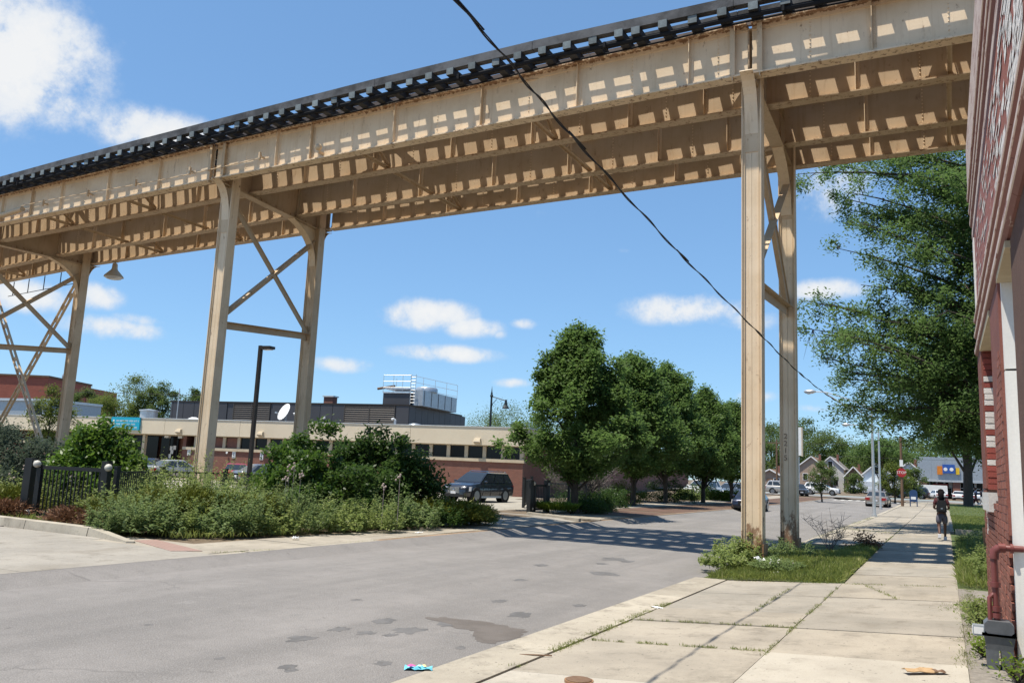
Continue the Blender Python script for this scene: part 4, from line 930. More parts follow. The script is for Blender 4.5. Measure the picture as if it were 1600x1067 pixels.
for x, h in ((-19.6, .75), (-10.9, .5)):
    m = MB(); m.tube([(x, 1.6, 4.4), (x, 1.6, 4.55+h), (x-.1, 1.5, 4.62+h), (x-.2, 1.4, 4.55+h)], .09, 8); lp_('vent_pipe', m, MT['white'], smooth=True)
lp_('roof_vent', MB().lathe([(.5, 0), (.6, .2), (.45, .42), (.1, .48)], (-9.7, 2.6, 4.4), 12), MT['galv'], smooth=True)
lp_('roof_vent', MB().lathe([(.75, 0), (.75, 1.1), (.85, 1.1), (.85, 1.2), (.1, 1.3)], (-37.5, 5.0, 4.4), 14), MT['alu'], smooth=True)
lp_('roof_vent', MB().lathe([(.6, .1), (.6, .3), (.2, .5)], (-30.1, 2.2, 4.4), 12), MT['white'], smooth=True)
lp_('antenna_mast', MB().tube([(-32.6, 3, 4.4), (-32.6, 3, 7.4)], .04, 6), MT['alu'])

def on_clinic(u, v, z):                              # clinic coordinates to world
    c, s = math.cos(AB), math.sin(AB); return (BL[0]+u*c-v*s, BL[1]+u*s+v*c, z)
# satellite dish
sd = thing('satellite_dish', 'white satellite dish on the flat roof edge behind the lamp post', 'satellite dish', on_clinic(-20.6, 1.5, 4.4), AB-.35)
m = MB(); n = 18; vs = []; fs = []; tilt = Matrix.Rotation(math.radians(62), 4, 'X') @ Matrix.Rotation(.2, 4, 'Z')
for i in range(6):
    r_ = .62*i/5
    for k in range(n): t = 2*math.pi*k/n; vs.append(tilt @ Vector((r_*1.0*math.cos(t), r_*1.25*math.sin(t), .22*(r_/.62)**2)))
for i in range(5):
    for k in range(n): fs.append((i*n+k, i*n+(k+1) % n, (i+1)*n+(k+1) % n, (i+1)*n+k))
vs = [v+Vector((0, 0, .95)) for v in vs]; m.add(vs, fs); o = m.build('reflector', MT['white'], sd, world=False, smooth='all', fix=False)
so = o.modifiers.new('thickness', 'SOLIDIFY'); so.thickness = .03
m = MB(); m.tube([(0, .05, 0), (0, .05, .9)], .035, 8); m.build('mast', MT['galv'], sd, world=False)
m = MB(); m.tube([(0, -.05, .42), (-.2, -.75, .95)], .02, 6); m.box(-.28, -.12, -.82, -.70, .90, 1.02); m.build('feed_arm', MT['galv'], sd, world=False)
# teal clinic sign with its emblem and three lines of white print
sg = thing('clinic_sign', 'teal sign board with small white print fixed to the beige fascia', 'sign', on_clinic(-34.75, -.40, 4.1), AB)
MB().box(-1.5, 1.5, -.09, .06, -.52, .52).build('sign_face', MT['teal'], sg, world=False)
m = MB(); m.lathe([(.085, -.095), (.085, -.092)], (-1.22, 0, .22), 12, 'y'); m.prism([(-1.36, -.02), (-1.22, -.2), (-1.08, 0), (-1.2, .12)], 'y', -.0945, -.092); m.build('emblem', MT['white'], sg, world=False)
m = MB(); rr = random.Random(8)
for z, h, x0, x1 in ((.22, .15, -.95, 1.35), (-.05, .13, -.95, 1.1), (-.32, .15, -1.1, 1.3)):
    x = x0
    while x < x1:
        wl = rr.uniform(.22, .5); xe = min(x+wl, x1)
        while x < xe:
            k = rr.choice((0, 1, 2))
            if k == 0: m.box(x, x+.022, -.095, -.092, z-h/2, z+h/2); m.box(x+.05, x+.072, -.095, -.092, z-h/2, z+h/2*.4); m.box(x+.022, x+.05, -.095, -.092, z-.011, z+.011)
            elif k == 1: m.box(x, x+.072, -.095, -.092, z+h/4, z+h/4+.022); m.box(x, x+.072, -.095, -.092, z-h/2, z-h/2+.022); m.box(x, x+.022, -.095, -.092, z-h/2+.022, z+h/4)
            else: m.box(x+.02, x+.045, -.095, -.092, z-h/2, z+h/2)
            x += .095
        x += .08
m.build('print', MT['white'], sg, world=False, kind='stuff')
# small parking signs on the brick wall
for x, z, lb in ((-28.35, 2.05, 'small white parking sign on the brick just left of the tall column'), (-24.0, 2.0, 'small white parking sign on the brick just right of the tall column'),
                 (-21.4, 1.95, 'small white parking sign on the brick beside the lot lamp post'), (-30.65, 1.95, 'narrow white notice on the dark brick beside the clinic entrance')):
    z = z-.05; yv = -.0 if x > -29 else 2.2
    ps = thing('parking_sign', lb, 'sign', on_clinic(x, yv-.03, z), AB, 'small parking signs on the clinic wall')
    MB().box(-.15, .15, -.012, .012, -.29, .29).build('plate', MT['white'], ps, world=False)
    m = MB(); m.lathe([(.035, -.016), (.035, -.013)], (0, 0, .12), 8, 'y'); m.box(-.03, .03, -.016, -.013, -.05, .08); m.box(-.03, .09, -.016, -.013, -.08, -.05); m.box(.06, .09, -.016, -.013, -.15, -.08); m.box(-.11, .11, -.016, -.013, -.25, -.2)
    m.build('symbol', MT['blue_post'], ps, world=False)

# far red brick block with its silver ball vent
rb = thing('red_brick_block', 'tall windowless red brick block far behind the clinic at the left edge', 'building', (-132, 86, 0), math.radians(27))
m = MB(); m.box(-24, 0, 0, 14, 0, 13.6); m.build('wall', MT['redbrick_far'], rb, world=False)
m = MB(); m.box(0, .04, 0.02, 24, 0, 13.2); m.box(-.3, .0, 14, 24, 0, 13.2); m.build('side_wall', MT['redbrick_far'], rb, world=False)
MB().box(-24.2, .2, -.2, 14, 13.6, 13.9).build('coping', MT['woodpole'], rb, world=False)
MB().ball((-2.0, 9, 14.7), .75, 14).build('roof_ventilator', MT['galv'], rb, world=False, smooth=True)
w2 = thing('white_outbuilding', 'pale flat roofed outbuilding with dark window below the red brick block', 'building', (-100, 64, 0), .1)
MB().box(-20, 2, 0, 8, 0, 7.6).build('wall', MT['galv'], w2, world=False); MB().box(-20, 2.2, -.3, 8, 7.6, 7.9).build('roof', MT['alu'], w2, world=False)
f = MB().box(-1.6, 1.5, -.05, .02, 5.6, 7.3).build('window', MT['alu'], w2, world=False); MB().box(-1.4, 1.3, -.07, -.05, 5.8, 7.1).build('pane', MT['glass'], f, world=False)

# ================================================================== STREET FURNITURE
ll = thing('lot_lamp', 'dark bronze parking lot lamp with a single box head between the left columns', 'lamp post', (-30.9, 31.2, -.12))
MB().box(-.085, .085, -.085, .085, 0, 7.5).build('pole', MT['bronze'], ll, world=False); MB().box(-.2, .2, -.2, .2, 0, .12).build('base', MT['slab_grey'], ll, world=False)
MB().hexa([(.14, -.2, 7.28), (.8, -.2, 7.30), (.8, .2, 7.30), (.14, .2, 7.28)], [(.14, -.2, 7.46), (.8, -.2, 7.44), (.8, .2, 7.44), (.14, .2, 7.46)]).build('lamp_head', MT['bronze'], ll, world=False)
MB().box(.25, .72, -.14, .14, 7.262, 7.283).build('lens', MT['lens'], ll, world=False)
def cobra(px, Y, top, arm, rise_, label):
    b = at(px, 806, Y); t = thing('street_lamp', label, 'street lamp', (b.x, Y, gz(b.x, Y)), 0, 'grey street lamps along the walk')
    m = MB(); m.tube([(0, 0, 0), (0, 0, top)], [.10, .065], 10); m.build('pole', MT['alu'], t, world=False, smooth=True)
    MB().cyl((0, 0), .16, 0, .12, 10).build('base', MT['alu'], t, world=False)
    m = MB(); m.tube([(0, 0, top-.05), (-arm*.45, 0, top+rise_*.55), (-arm*.8, 0, top+rise_*.95), (-arm, 0, top+rise_)], .032, 8); m.tube([(0, 0, top-.6), (-arm*.5, 0, top+rise_*.2), (-arm*.82, 0, top+rise_*.9)], .03, 8); m.build('arm', MT['alu'], t, world=False, smooth=True)
    m = MB(); m.lathe([(.02, 0), (.10, .08), (.14, .3), (.13, .52), (.06, .7), (.02, .74)], (-arm-.68, 0, top+rise_), 10, 'x'); m.build('lamp_head', MT['alu'], t, world=False, smooth=True)
    MB().ball((-arm-.38, 0, top+rise_-.08), .13, 10, (1.2, .9, .7)).build('lens', MT['lens'], t, world=False, smooth=True)
    return t
cobra(1366, 54.0, 6.45, 3.2, .95, 'tall grey street lamp with long double arm on the right kerb'); cobra(1376, 76.0, 6.75, 2.2, .2, 'shorter armed grey street lamp farther off, partly in the tree')
dl = thing('ornate_lamp', 'dark ornamental street lamp rising behind the clinic roof', 'street lamp', (-36.5, 66, 0))
m = MB(); m.tube([(0, 0, 0), (0, 0, 8.6)], [.14, .09], 8); m.ball((0, 0, 8.3), .16, 8); m.tube([(0, 0, 8.6), (0, 0, 9.2)], [.06, .005], 6); m.build('pole', MT['darkgreen'], dl, world=False)
m = MB(); m.tube([(0, 0, 8.25), (.8, 0, 8.05), (1.5, 0, 7.85)], .045, 6); m.tube([(0, 0, 7.1), (.15, 0, 7.6), (.55, 0, 8.0)], .03, 6); m.build('arm', MT['darkgreen'], dl, world=False)
m = MB(); m.lathe([(.08, 0), (.12, -.25), (.16, -.5), (.32, -.75), (.30, -.8)], (1.5, 0, 7.95), 10); m.build('lamp_head', MT['darkgreen'], dl, world=False)
# overhead cable twisted round its messenger wire
cb = MB(); P_ = [Vector(p) for p in ((-3.6, -9, 6.6), (-3.63, 0, 5.95), (-3.63, 5.58, 5.61), (-3.60, 8.0, 5.36), (-3.52, 12.0, 5.04), (-3.44, 17.6, 4.77), (-3.40, 23.4, 4.57), (-3.41, 30.8, 4.61), (-3.52, 42, 4.98), (-3.66, 53.9, 5.62))]; pts = []
def crom(p0, p1, p2, p3, t): return .5*((2*p1)+(p2-p0)*t+(2*p0-5*p1+4*p2-p3)*t*t+(3*p1-p0-3*p2+p3)*t**3)
for i in range(len(P_)-1):
    a = P_[max(i-1, 0)]; d = P_[min(i+2, len(P_)-1)]
    for k in range(46): pts.append(crom(a, P_[i], P_[i+1], d, k/40))
hel = []
for i, p in enumerate(pts):
    a = i*.42; hel.append(p+Vector((math.cos(a), .3*math.sin(a), math.sin(a)))*.016)
cb.tube(pts, .007, 5); cb.tube(hel, .009, 5)
tag(cb.build('overhead_cable', MT['cable'], smooth='all', fix=False), 'black twisted overhead cable sagging diagonally across the whole street', 'cable')
# stop sign on a wooden pole, mailbox
sp = thing('stop_sign_pole', 'brown wooden pole carrying a red stop sign and small white plate', 'road sign', (-3.45, 84, gz(-3.4, 84)))
MB().tube([(0, 0, 0), (0, 0, 6.3)], [.13, .10], 8).build('pole', MT['woodpole'], sp, world=False, smooth=True)
R8 = .42; oc = [(R8*math.cos(math.pi/8+k*math.pi/4), 3.0+R8*math.sin(math.pi/8+k*math.pi/4)) for k in range(8)]
pl = MB().prism(oc, 'y', -.16, -.14).build('sign_plate', MT['stopred'], sp, world=False)
me = text_mesh('STOP', .34); me.materials.clear(); me.materials.append(MT['white']); me.transform(Matrix(((1, 0, 0, 0), (0, 0, -1, -.165), (0, 1, 0, 3.0), (0, 0, 0, 1)))); link('lettering', me, pl)
MB().box(-.14, .14, -.16, -.14, 3.55, 4.15).build('plate', MT['white'], sp, world=False)
mb_ = thing('mailbox', 'blue collection mailbox on four legs beside the wooden sign pole', 'mailbox', (-2.55, 84.5, gz(-2.5, 84)))
m = MB(); prof = [(-.32, .42), (.32, .42), (.32, 1.2)]+[(.32*math.cos(a), 1.2+.28*math.sin(a)) for a in np.linspace(0, math.pi, 9)[1:-1]]+[(-.32, 1.2)]
m.prism(prof, 'y', -.3, .3); m.build('body', MT['blue_post'], mb_, world=False)
for sx in (-1, 1):
    for sy in (-1, 1): MB().box(sx*.28-.035, sx*.28+.035, sy*.26-.03, sy*.26+.03, 0, .43).build('leg', MT['blue_post'], mb_, world=False)
MB().box(-.2, .2, -.31, -.302, .62, .86).build('label_plate', MT['white'], mb_, world=False)
# utility pole and tall white pylon sign beyond the crossing
up = thing('utility_pole', 'bare wooden utility pole with crossarm beyond the crossing', 'utility pole', (-22.0, 128, rise(130)))
MB().tube([(0, 0, 0), (0, 0, 7.7)], [.16, .12], 8).build('pole', MT['woodpole'], up, world=False); MB().box(-2.4, 2.4, -.06, .06, 7.1, 7.2).build('crossarm', MT['woodpole'], up, world=False)
wr = MB()
for dx, z in ((-2, 7.25), (2, 7.25), (0, 5.6)): wr.tube([(-60, 128.2, z+1.2+rise(130)), (-40, 128.1, z+.2+rise(130)), (-22+dx*.5, 128, z+rise(130)), (0, 130, z-.2+rise(130)), (30, 131, z+1+rise(130))], .014, 4)
tag(wr.build('power_lines', MT['cable']), 'thin power lines strung past the wooden utility pole', 'power line')
wr = MB(); wr.tube([at(60, 611, 58), at(180, 614, 58.5), at(320, 618, 59)], .02, 4); tag(wr.build('roof_wire', MT['cable']), 'thin wire crossing the sky above the clinic roof at left', 'wire')
py = thing('pylon_sign', 'tall pale blank pylon sign on a grey steel pole at the crossing', 'sign', (-16.6, 112, rise(112)))
MB().tube([(0, 0, 0), (0, 0, 8.2)], .17, 10).build('pole', MT['alu'], py, world=False); MB().box(-.75, .45, -.25, .25, 4.9, 8.5).build('sign_box', MT['white'], py, world=False); MB().box(.45, .6, -.27, .27, 4.8, 8.5).build('frame', MT['pier'], py, world=False)
# iron fences with their gate posts
def fence(name, label, pts, h=1.38, z0=-.1, step=.13, ball=False, group=None):
    t = thing(name, label, 'fence', (pts[0][0], pts[0][1], z0), 0, group)
    for i, (a, b2) in enumerate(zip(pts[:-1], pts[1:])):
        a3 = Vector((*a, z0)); b3 = Vector((*b2, z0)); d = b3-a3; L = d.length; U = Vector((0, 0, 1))
        for z, hh in ((h-.06, .045), (.16, .04)):
            m = MB(); m.beam(a3+U*z, b3+U*z, .035, hh); m.build('rail', MT['iron'], t)
        n = max(2, int(L/step)); me = MB().box(-.009, .009, -.009, .009, .05, h-.05).mesh('picket', MT['iron'])
        for k in range(1, n):
            p = a3+d*k/n; o = link('picket', me, t, True); o.location = p
    for p in pts: m = MB(); m.box(p[0]-.055, p[0]+.055, p[1]-.055, p[1]+.055, z0, z0+h+.06); m.box(p[0]-.07, p[0]+.07, p[1]-.07, p[1]+.07, z0+h+.06, z0+h+.09); m.build('post', MT['iron'], t)
    return t
def gate(name, label, p, q, h, z0=-.1):
    t = thing(name, label, 'gate', (p[0], p[1], z0)); a3 = Vector((*p, z0)); b3 = Vector((*q, z0)); d = b3-a3; dn = d.normalized(); U = Vector((0, 0, 1))
    MB().beam(a3, a3+U*(h+.12), .20, .20, up=dn).build('post', MT['iron'], t); MB().beam(b3-U*0, b3+U*(h+.12), .18, .18, up=dn).build('post', MT['iron'], t)
    MB().beam(a3+dn*.28+U*.02, a3+dn*.28+U*(h-.04), .12, .12, up=dn).build('gate_stile', MT['iron'], t)
    for z, hh in ((h-.10, .09), (.14, .07)): MB().beam(a3+dn*.2+U*z, b3+U*z, .05, hh).build('rail', MT['iron'], t)
    n = int((d.length-.4)/.105); me = MB().box(-.013, .013, -.013, .013, .12, h-.1).mesh('picket', MT['iron'])
    for k in range(n): o = link('picket', me, t, True); o.location = a3+dn*(.36+k*.105)
    for c in (a3+dn*.30+U*(h-.02)-Vector((0, .12, 0)), a3+dn*.20+U*.16-Vector((0, .12, 0)), b3+dn*.16+U*(h-.03)-Vector((0, .12, 0))):
        m = MB(); m.ball(c, .092, 12); m.build('guide_roller', MT['ballw'], t, smooth='all')
        MB().beam(c-dn*.14+Vector((0, .10, -.05)), c-dn*.14+Vector((0, .10, .08)), .1, .12).build('roller_bracket', MT['ballw'], t)
    return t
gate('sliding_gate', 'black iron sliding gate with white rollers standing open among the shrubs', (-20.35, 13.1), (-18.35, 13.75), 1.38)
fence('iron_fence', 'black iron picket fence half buried in the weeds behind the dark bush', [(-18.4, 14.1), (-20.0, 16.8), (-19.6, 18.8), (-18.6, 21.2), (-17.8, 24.2)], h=1.3, group='iron fences of the clinic lot')
gate('sliding_gate', 'black iron gate post with white roller beside the second drive', (-15.7, 32.2), (-15.45, 33.3), 1.24)
fence('iron_fence', 'black iron fence under the nearest street tree with upright pickets', [(-15.4, 33.4), (-15.3, 35.4), (-15.3, 37.4), (-15.6, 40)], h=1.3, group='iron fences of the clinic lot')
fence('iron_fence', 'low iron fence between the dark SUV and the brick clinic corner', [(-23.6, 48.5), (-20.9, 43.0), (-17.9, 36.0)], h=1.35, step=.2, group='iron fences of the clinic lot')
# ================================================================== VEHICLES  (local frame: +x forward, wheels on z = 0)
def make_car(name, label, paint, L=4.5, W=1.8, H=1.45, kind='sedan', group=None, grille=None):
    t = thing(name, label, {'van': 'van', 'pickup': 'pickup truck', 'suv': 'suv'}.get(kind, 'car'), (0, 0, 0), 0, group)
    def pt(nm, mb, mat, par=t, smooth=False): return mb.build(nm, mat, par, world=False, smooth=smooth)
    hw = W/2; r = .33 if kind not in ('suv', 'van', 'pickup') else .37
    if kind == 'suv': belt, hood, tail = .64*H, .60*H, .66*H; xr0, xr1, xf1, xf0 = -.48, -.42, .04, .24
    elif kind == 'hatch': belt, hood, tail = .62*H, .58*H, .66*H; xr0, xr1, xf1, xf0 = -.48, -.38, .05, .27
    elif kind == 'van': belt, hood, tail = .55*H, .50*H, .55*H; xr0, xr1, xf1, xf0 = -.495, -.49, .30, .40
    elif kind == 'pickup': belt, hood, tail = .60*H, .58*H, .58*H; xr0, xr1, xf1, xf0 = -.20, -.16, .06, .22
    else: belt, hood, tail = .64*H, .60*H, .66*H; xr0, xr1, xf1, xf0 = -.40, -.24, .04, .22
    zb = .20 if kind != 'suv' else .24
    # lower body loft
    stn = [(-.5, tail*.80, .80), (-.492, tail*.93, .90), (-.47, tail, .955), (xr0, tail*1.005, .985), (-.2, belt, 1.0), (.1, belt*.99, 1.0), (xf0, (belt+hood)/2+.02, .995), (.38, hood*.985, .965), (.45, hood*.93, .91), (.488, hood*.82, .84), (.5, hood*.66, .74)]
    m = MB(); vs = []; fs = []
    for x, zt, wf in stn:
        w_ = hw*wf; zbb = zb+(.06 if abs(x) > .46 else 0)
        sec = [(w_*.84, zbb), (w_*.96, zbb+.07), (w_, zbb+(zt-zbb)*.38), (w_*.995, zbb+(zt-zbb)*.62), (w_*.965, zt-.09), (w_*.90, zt-.02), (w_*.55, zt+.015), (0, zt+.022)]
        sec = sec+[(-a, b2) for a, b2 in sec[-2::-1]]
        vs += [(x*L, a, b2) for a, b2 in sec]
    n = 15
    for i in range(len(stn)-1):
        for k in range(n-1): fs.append((i*n+k, i*n+k+1, (i+1)*n+k+1, (i+1)*n+k))
        fs.append((i*n+n-1, i*n, (i+1)*n, (i+1)*n+n-1))
    fs += [tuple(range(n)), tuple((len(stn)-1)*n+k for k in range(n))[::-1]]
    m.add(vs, fs)
    # cabin
    hb, hr = hw*.93, hw*(.72 if kind not in ('van',) else .9); zt = H
    zb0 = belt-.03
    A, B2, C2, D = (xr0*L, hb, zb0), (xf0*L, hb, zb0), (xf1*L, hr, zt-.05), (xr1*L, hr, zt-.06)
    base = [A, B2, C2, D]; mir = [(a, -b2, c) for a, b2, c in base]
    mid = [(xf1*L-.05, hr*.8, zt), (xr1*L+.08, hr*.8, zt-.005)]; mm = [(a, -b2, c) for a, b2, c in mid]
    vs = base+mir+mid+mm       # 0-3,4-7,8,9,10,11
    m.add(vs, [(0, 1, 2, 3), (7, 6, 5, 4), (1, 5, 6, 2), (4, 0, 3, 7), (2, 8, 9, 3), (6, 7, 11, 10), (8, 10, 11, 9), (2, 6, 10, 8), (3, 9, 11, 7)])
    body = pt('body', m, paint, smooth=True)
    def S(side, u, v, off=.008):
        a = Vector(A).lerp(Vector(B2), u); d = Vector(D).lerp(Vector(C2), u); p = a.lerp(d, v); nrm = (Vector(B2)-Vector(A)).cross(Vector(D)-Vector(A)).normalized()
        if nrm.y < 0: nrm = -nrm
        p = p+nrm*off; return Vector((p.x, p.y*side, p.z))
    wins = {'sedan': [(.10, .47), (.52, .93)], 'suv': [(.05, .24), (.28, .58), (.62, .95)], 'hatch': [(.10, .45), (.50, .94)], 'van': [(.80, .97)], 'pickup': [(.10, .46), (.52, .94)], 'coupe': [(.2, .93)]}[kind]
    for s in (-1, 1):
        for u0, u1 in wins:
            q = MB(); q.quad(S(s, u0, .10), S(s, u1, .10), S(s, u1-(.03 if u1 > .9 else 0), .90), S(s, u0+(.02 if u0 < .12 else 0), .90)); o = q.build('side_window', MT['glass_car'], t, world=False)
    def F(base0, base1, top0, top1, name, mat, off):
        q = MB(); q.quad(base0, base1, top1, top0); q.build(name, mat, t, world=False)
    e = .012
    def plane_panel(x0, y0, z0, x1, y1, z1, nm, sgn):
        d = Vector((x1-x0, 0, z1-z0)); nrm = Vector((d.z, 0, -d.x)).normalized()*sgn
        if nrm.z < 0: nrm = -nrm
        if abs(nrm.z) < .02: nrm = Vector((sgn, 0, 0))
        p0 = Vector((x0, 0, z0)).lerp(Vector((x1, 0, z1)), .12)+nrm*e; p1 = Vector((x0, 0, z0)).lerp(Vector((x1, 0, z1)), .92)+nrm*e
        q = MB(); q.quad((p0.x, -y0*.92, p0.z), (p0.x, y0*.92, p0.z), (p1.x, y1*.94, p1.z), (p1.x, -y1*.94, p1.z)); q.build(nm, MT['glass_car'], t, world=False)
    plane_panel(xf0*L, hb, zb0, xf1*L, hr, zt-.05, 'windscreen', 1)
    if kind != 'van': plane_panel(xr0*L, hb, zb0, xr1*L, hr, zt-.06, 'rear_window', -1)
    # wheels
    for x in (-.295*L, .315*L):
        for s in (-1, 1):
            ar = MB(); ar.lathe([(r*1.16, hw*.993*s), (r*1.16, (hw*.6)*s)], (x, 0, r*1.02), 20, 'y'); pt('wheel_arch', ar, MT['blackplastic'])
            wl = MB(); yo = hw*1.0*s; wl.lathe([(r*.62, yo+.012*s), (r*.93, yo+.012*s), (r, yo-.03*s), (r, yo-.19*s), (r*.9, yo-.22*s)], (x, 0, r), 20, 'y'); wo = pt('wheel', wl, MT['tyre'])
            rm = MB(); rm.lathe([(r*.66, yo+.014*s), (r*.60, yo-.0*s), (r*.2, yo-.03*s), (r*.16, yo+.012*s), (.01, yo+.015*s)], (x, 0, r), 20, 'y')
            rm.build('rim', MT['rim'], wo, world=False)
            hv = MB()
            for k in range(5):
                a = 2*math.pi*k/5; hv.prism([(x+r*.22*math.cos(a+.5), r+r*.22*math.sin(a+.5)), (x+r*.58*math.cos(a+.14), r+r*.58*math.sin(a+.14)), (x+r*.60*math.cos(a+.62), r+r*.60*math.sin(a+.62)), (x+r*.58*math.cos(a+1.1), r+r*.58*math.sin(a+1.1))], 'y', min(yo-.03*s, yo+.010*s), max(yo-.03*s, yo+.010*s))
            hv.build('rim_opening', MT['blackplastic'], wo, world=False)
    xf, xb = L/2, -L/2
    # front and rear ends
    q = MB(); gz0, gz1 = hood*.50, hood*.80
    q.box(xf-.06, xf+.012, -hw*.40, hw*.40, gz0, gz1); go = pt('grille', q, MT['chrome'] if grille == 'chrome' else MT['blackplastic'])
    if grille == 'chrome':
        q = MB()
        for k in range(9): y_ = -hw*.36+k*hw*.09; q.box(xf+.012, xf+.016, y_-.012, y_+.012, gz0+.03, gz1-.03)
        q.build('grille_bar', MT['blackplastic'], go, world=False)
        q = MB(); q.lathe([(.07, xf+.02), (.05, xf+.03)], (0, 0, (gz0+gz1)/2), 8, 'x'); q.build('badge', MT['chrome'], go, world=False)
    for s in (-1, 1):
        q = MB(); q.hexa([(xf-.42, s*hw*.94, hood*.62), (xf-.02, s*hw*.50, hood*.60), (xf-.02, s*hw*.76, hood*.60), (xf-.30, s*hw*.975, hood*.62)], [(xf-.50, s*hw*.93, hood*.86), (xf-.035, s*hw*.48, hood*.80), (xf-.06, s*hw*.74, hood*.82), (xf-.36, s*hw*.965, hood*.86)]); pt('headlight', q, MT['lens'])
        q = MB(); q.box(xb-.012, xb+.10, min(s*hw*.52, s*hw*.86), max(s*hw*.52, s*hw*.86), tail*.62, tail*.86); q.box(xb+.05, xb+.25, min(s*hw*.86, s*hw*.965), max(s*hw*.86, s*hw*.965), tail*.64, tail*.86); pt('taillight', q, MT['redlens'])
        mx = xf0*L-.32; q = MB(); q.ball((mx, s*(hw+.09), belt+.06), .11, 8, (.7, 1, .65)); q.box(mx-.03, mx+.03, min(s*hw*.92, s*(hw+.05)), max(s*hw*.92, s*(hw+.05)), belt+.0, belt+.05); pt('wing_mirror', q, paint)
        for dx in ((-.12, .06) if kind in ('sedan', 'suv') else (.02,)):
            q = MB(); q.box(dx*L-.09, dx*L+.09, min(s*hw, s*(hw+.022)), max(s*hw, s*(hw+.022)), belt-.17, belt-.14); pt('door_handle', q, paint)
        for dx in ((-.17, .03, .19) if kind != 'van' else (.28, .4)):
            q = MB(); q.box(dx*L-.005, dx*L+.005, min(s*hw*.99, s*(hw+.004)), max(s*hw*.99, s*(hw+.004)), zb+.1, belt-.06); pt('door_seam', q, MT['blackplastic'])
        q = MB(); q.box(-.2*L, .22*L, min(s*hw*.98, s*(hw+.012)), max(s*hw*.98, s*(hw+.012)), zb+.0, zb+.10); pt('side_sill', q, MT['galv'] if grille == 'chrome' else MT['blackplastic'])
    q = MB(); q.box(xf-.12, xf+.03, -hw*.74, hw*.74, zb+.04, zb+.17); pt('bumper', q, MT['blackplastic'])
    q = MB(); q.box(xb-.03, xb+.12, -hw*.80, hw*.80, zb+.05, zb+.22); pt('bumper', q, MT['chrome'] if kind == 'sedan' and grille == 'old' else MT['blackplastic'])
    q = MB(); q.box(xb-.02, xb-.008, -.16, .16, tail*.52, tail*.52+.16); pt('licence_plate', q, MT['plate'])
    q = MB(); q.box(xf+.013, xf+.03, -.16, .16, zb+.19, zb+.32); pt('licence_plate', q, MT['plate'])
    if kind == 'suv':
        for s in (-1, 1): q = MB(); q.tube([(xr1*L+.1, s*hr*.86, H+.0), (xr1*L+.25, s*hr*.86, H+.05), (xf1*L-.25, s*hr*.86, H+.05), (xf1*L-.1, s*hr*.86, H)], .022, 6); pt('roof_rail', q, MT['chrome'])
    return t
def park(c, x, y, heading, z=None):
    h = Vector((*heading, 0)); place(c, (x, y, gz(x, y) if z is None else z), math.atan2(h.y, h.x)); return c
PAINT = {k: mk_car('car_paint_'+k, c, mt) for k, c, mt in (('black', (.012, .014, .022), .2), ('navy', (.018, .024, .055), .3), ('red', (.30, .015, .018), .1), ('silver', (.42, .40, .37), .4), ('beige', (.30, .255, .215), .3),
         ('white', (.72, .72, .71), 0), ('grey', (.20, .205, .215), .4), ('steelblue', (.26, .31, .38), .4), ('charcoal', (.045, .047, .052), .3), ('bright_red', (.50, .02, .025), 0), ('ice', (.55, .60, .66), .1))}
psi = math.radians(-5); hd = (math.sin(psi), -math.cos(psi)); fwx, fwy = -21.9, 38.6
Ls = 4.55; cx_ = fwx-hd[0]*.315*Ls-math.cos(psi)*.93; cy_ = fwy-hd[1]*.315*Ls
park(make_car('parked_suv', 'dark blue black SUV with bright chrome grille parked beside the brick clinic', PAINT['black'], Ls, 1.84, 1.60, 'suv', grille='chrome'), cx_, cy_, hd, -.12)
VG = 'vehicles around the far crossing'; LG = 'cars parked in front of the clinic'
park(make_car('parked_car', 'dark blue car parked at the left kerb, half hidden by the tall column', PAINT['navy'], 4.1, 1.66, 1.40, 'sedan'), -11.0, 54.5, (0, -1))
park(make_car('parked_car', 'beige old sedan with boxy tail parked at the right kerb, seen from behind', PAINT['beige'], 4.8, 1.84, 1.40, 'sedan', grille='old'), -5.45, 84, (.03, 1))
def farcar(px, Y, *a, hd=(1, 0), dz=0, **k):
    p = at(px, 760, Y); return park(make_car(*a, **k), p.x, Y, hd, rise(Y)-.1+dz)
farcar(1226, 112, 'parked_suv', 'silver SUV passing through the far crossing between the two columns', PAINT['silver'], 4.6, 1.85, 1.68, 'suv', hd=(1, 0), group=VG)
farcar(1247, 106, 'parked_car', 'charcoal car facing us just right of the rear column', PAINT['charcoal'], 4.4, 1.76, 1.42, 'sedan', hd=(.35, -1), group=VG)
farcar(1266, 148, 'parked_car', 'small bright red hatchback beyond the crossing', PAINT['bright_red'], 3.9, 1.7, 1.46, 'hatch', hd=(-.1, -1), group=VG)
farcar(1284, 128, 'parked_suv', 'white SUV behind the small round tree at the crossing', PAINT['white'], 4.9, 1.85, 1.72, 'suv', hd=(1, -.05), group=VG)
farcar(1347, 185, 'delivery_van', 'pale boxy delivery van beyond the crossing in front of the houses', PAINT['ice'], 6.2, 2.2, 2.55, 'van', hd=(-1, 0), group=VG)
farcar(1425, 138, 'parked_suv', 'black SUV behind the mailbox and sign pole', PAINT['charcoal'], 4.6, 1.84, 1.68, 'suv', hd=(-1, .1), group=VG)
farcar(1391, 142, 'parked_car', 'dark sedan in the shade behind the parked beige sedan', PAINT['black'], 4.5, 1.78, 1.42, 'sedan', hd=(-1, .1), group=VG)
farcar(1464, 150, 'parked_car', 'white sedan seen from behind in front of the left store window', PAINT['white'], 4.6, 1.78, 1.42, 'sedan', hd=(-.35, 1), group=VG)
farcar(1498, 147, 'parked_car', 'white car facing away near the foot of the dark tree', PAINT['white'], 4.4, 1.76, 1.40, 'sedan', hd=(.05, 1), group=VG)
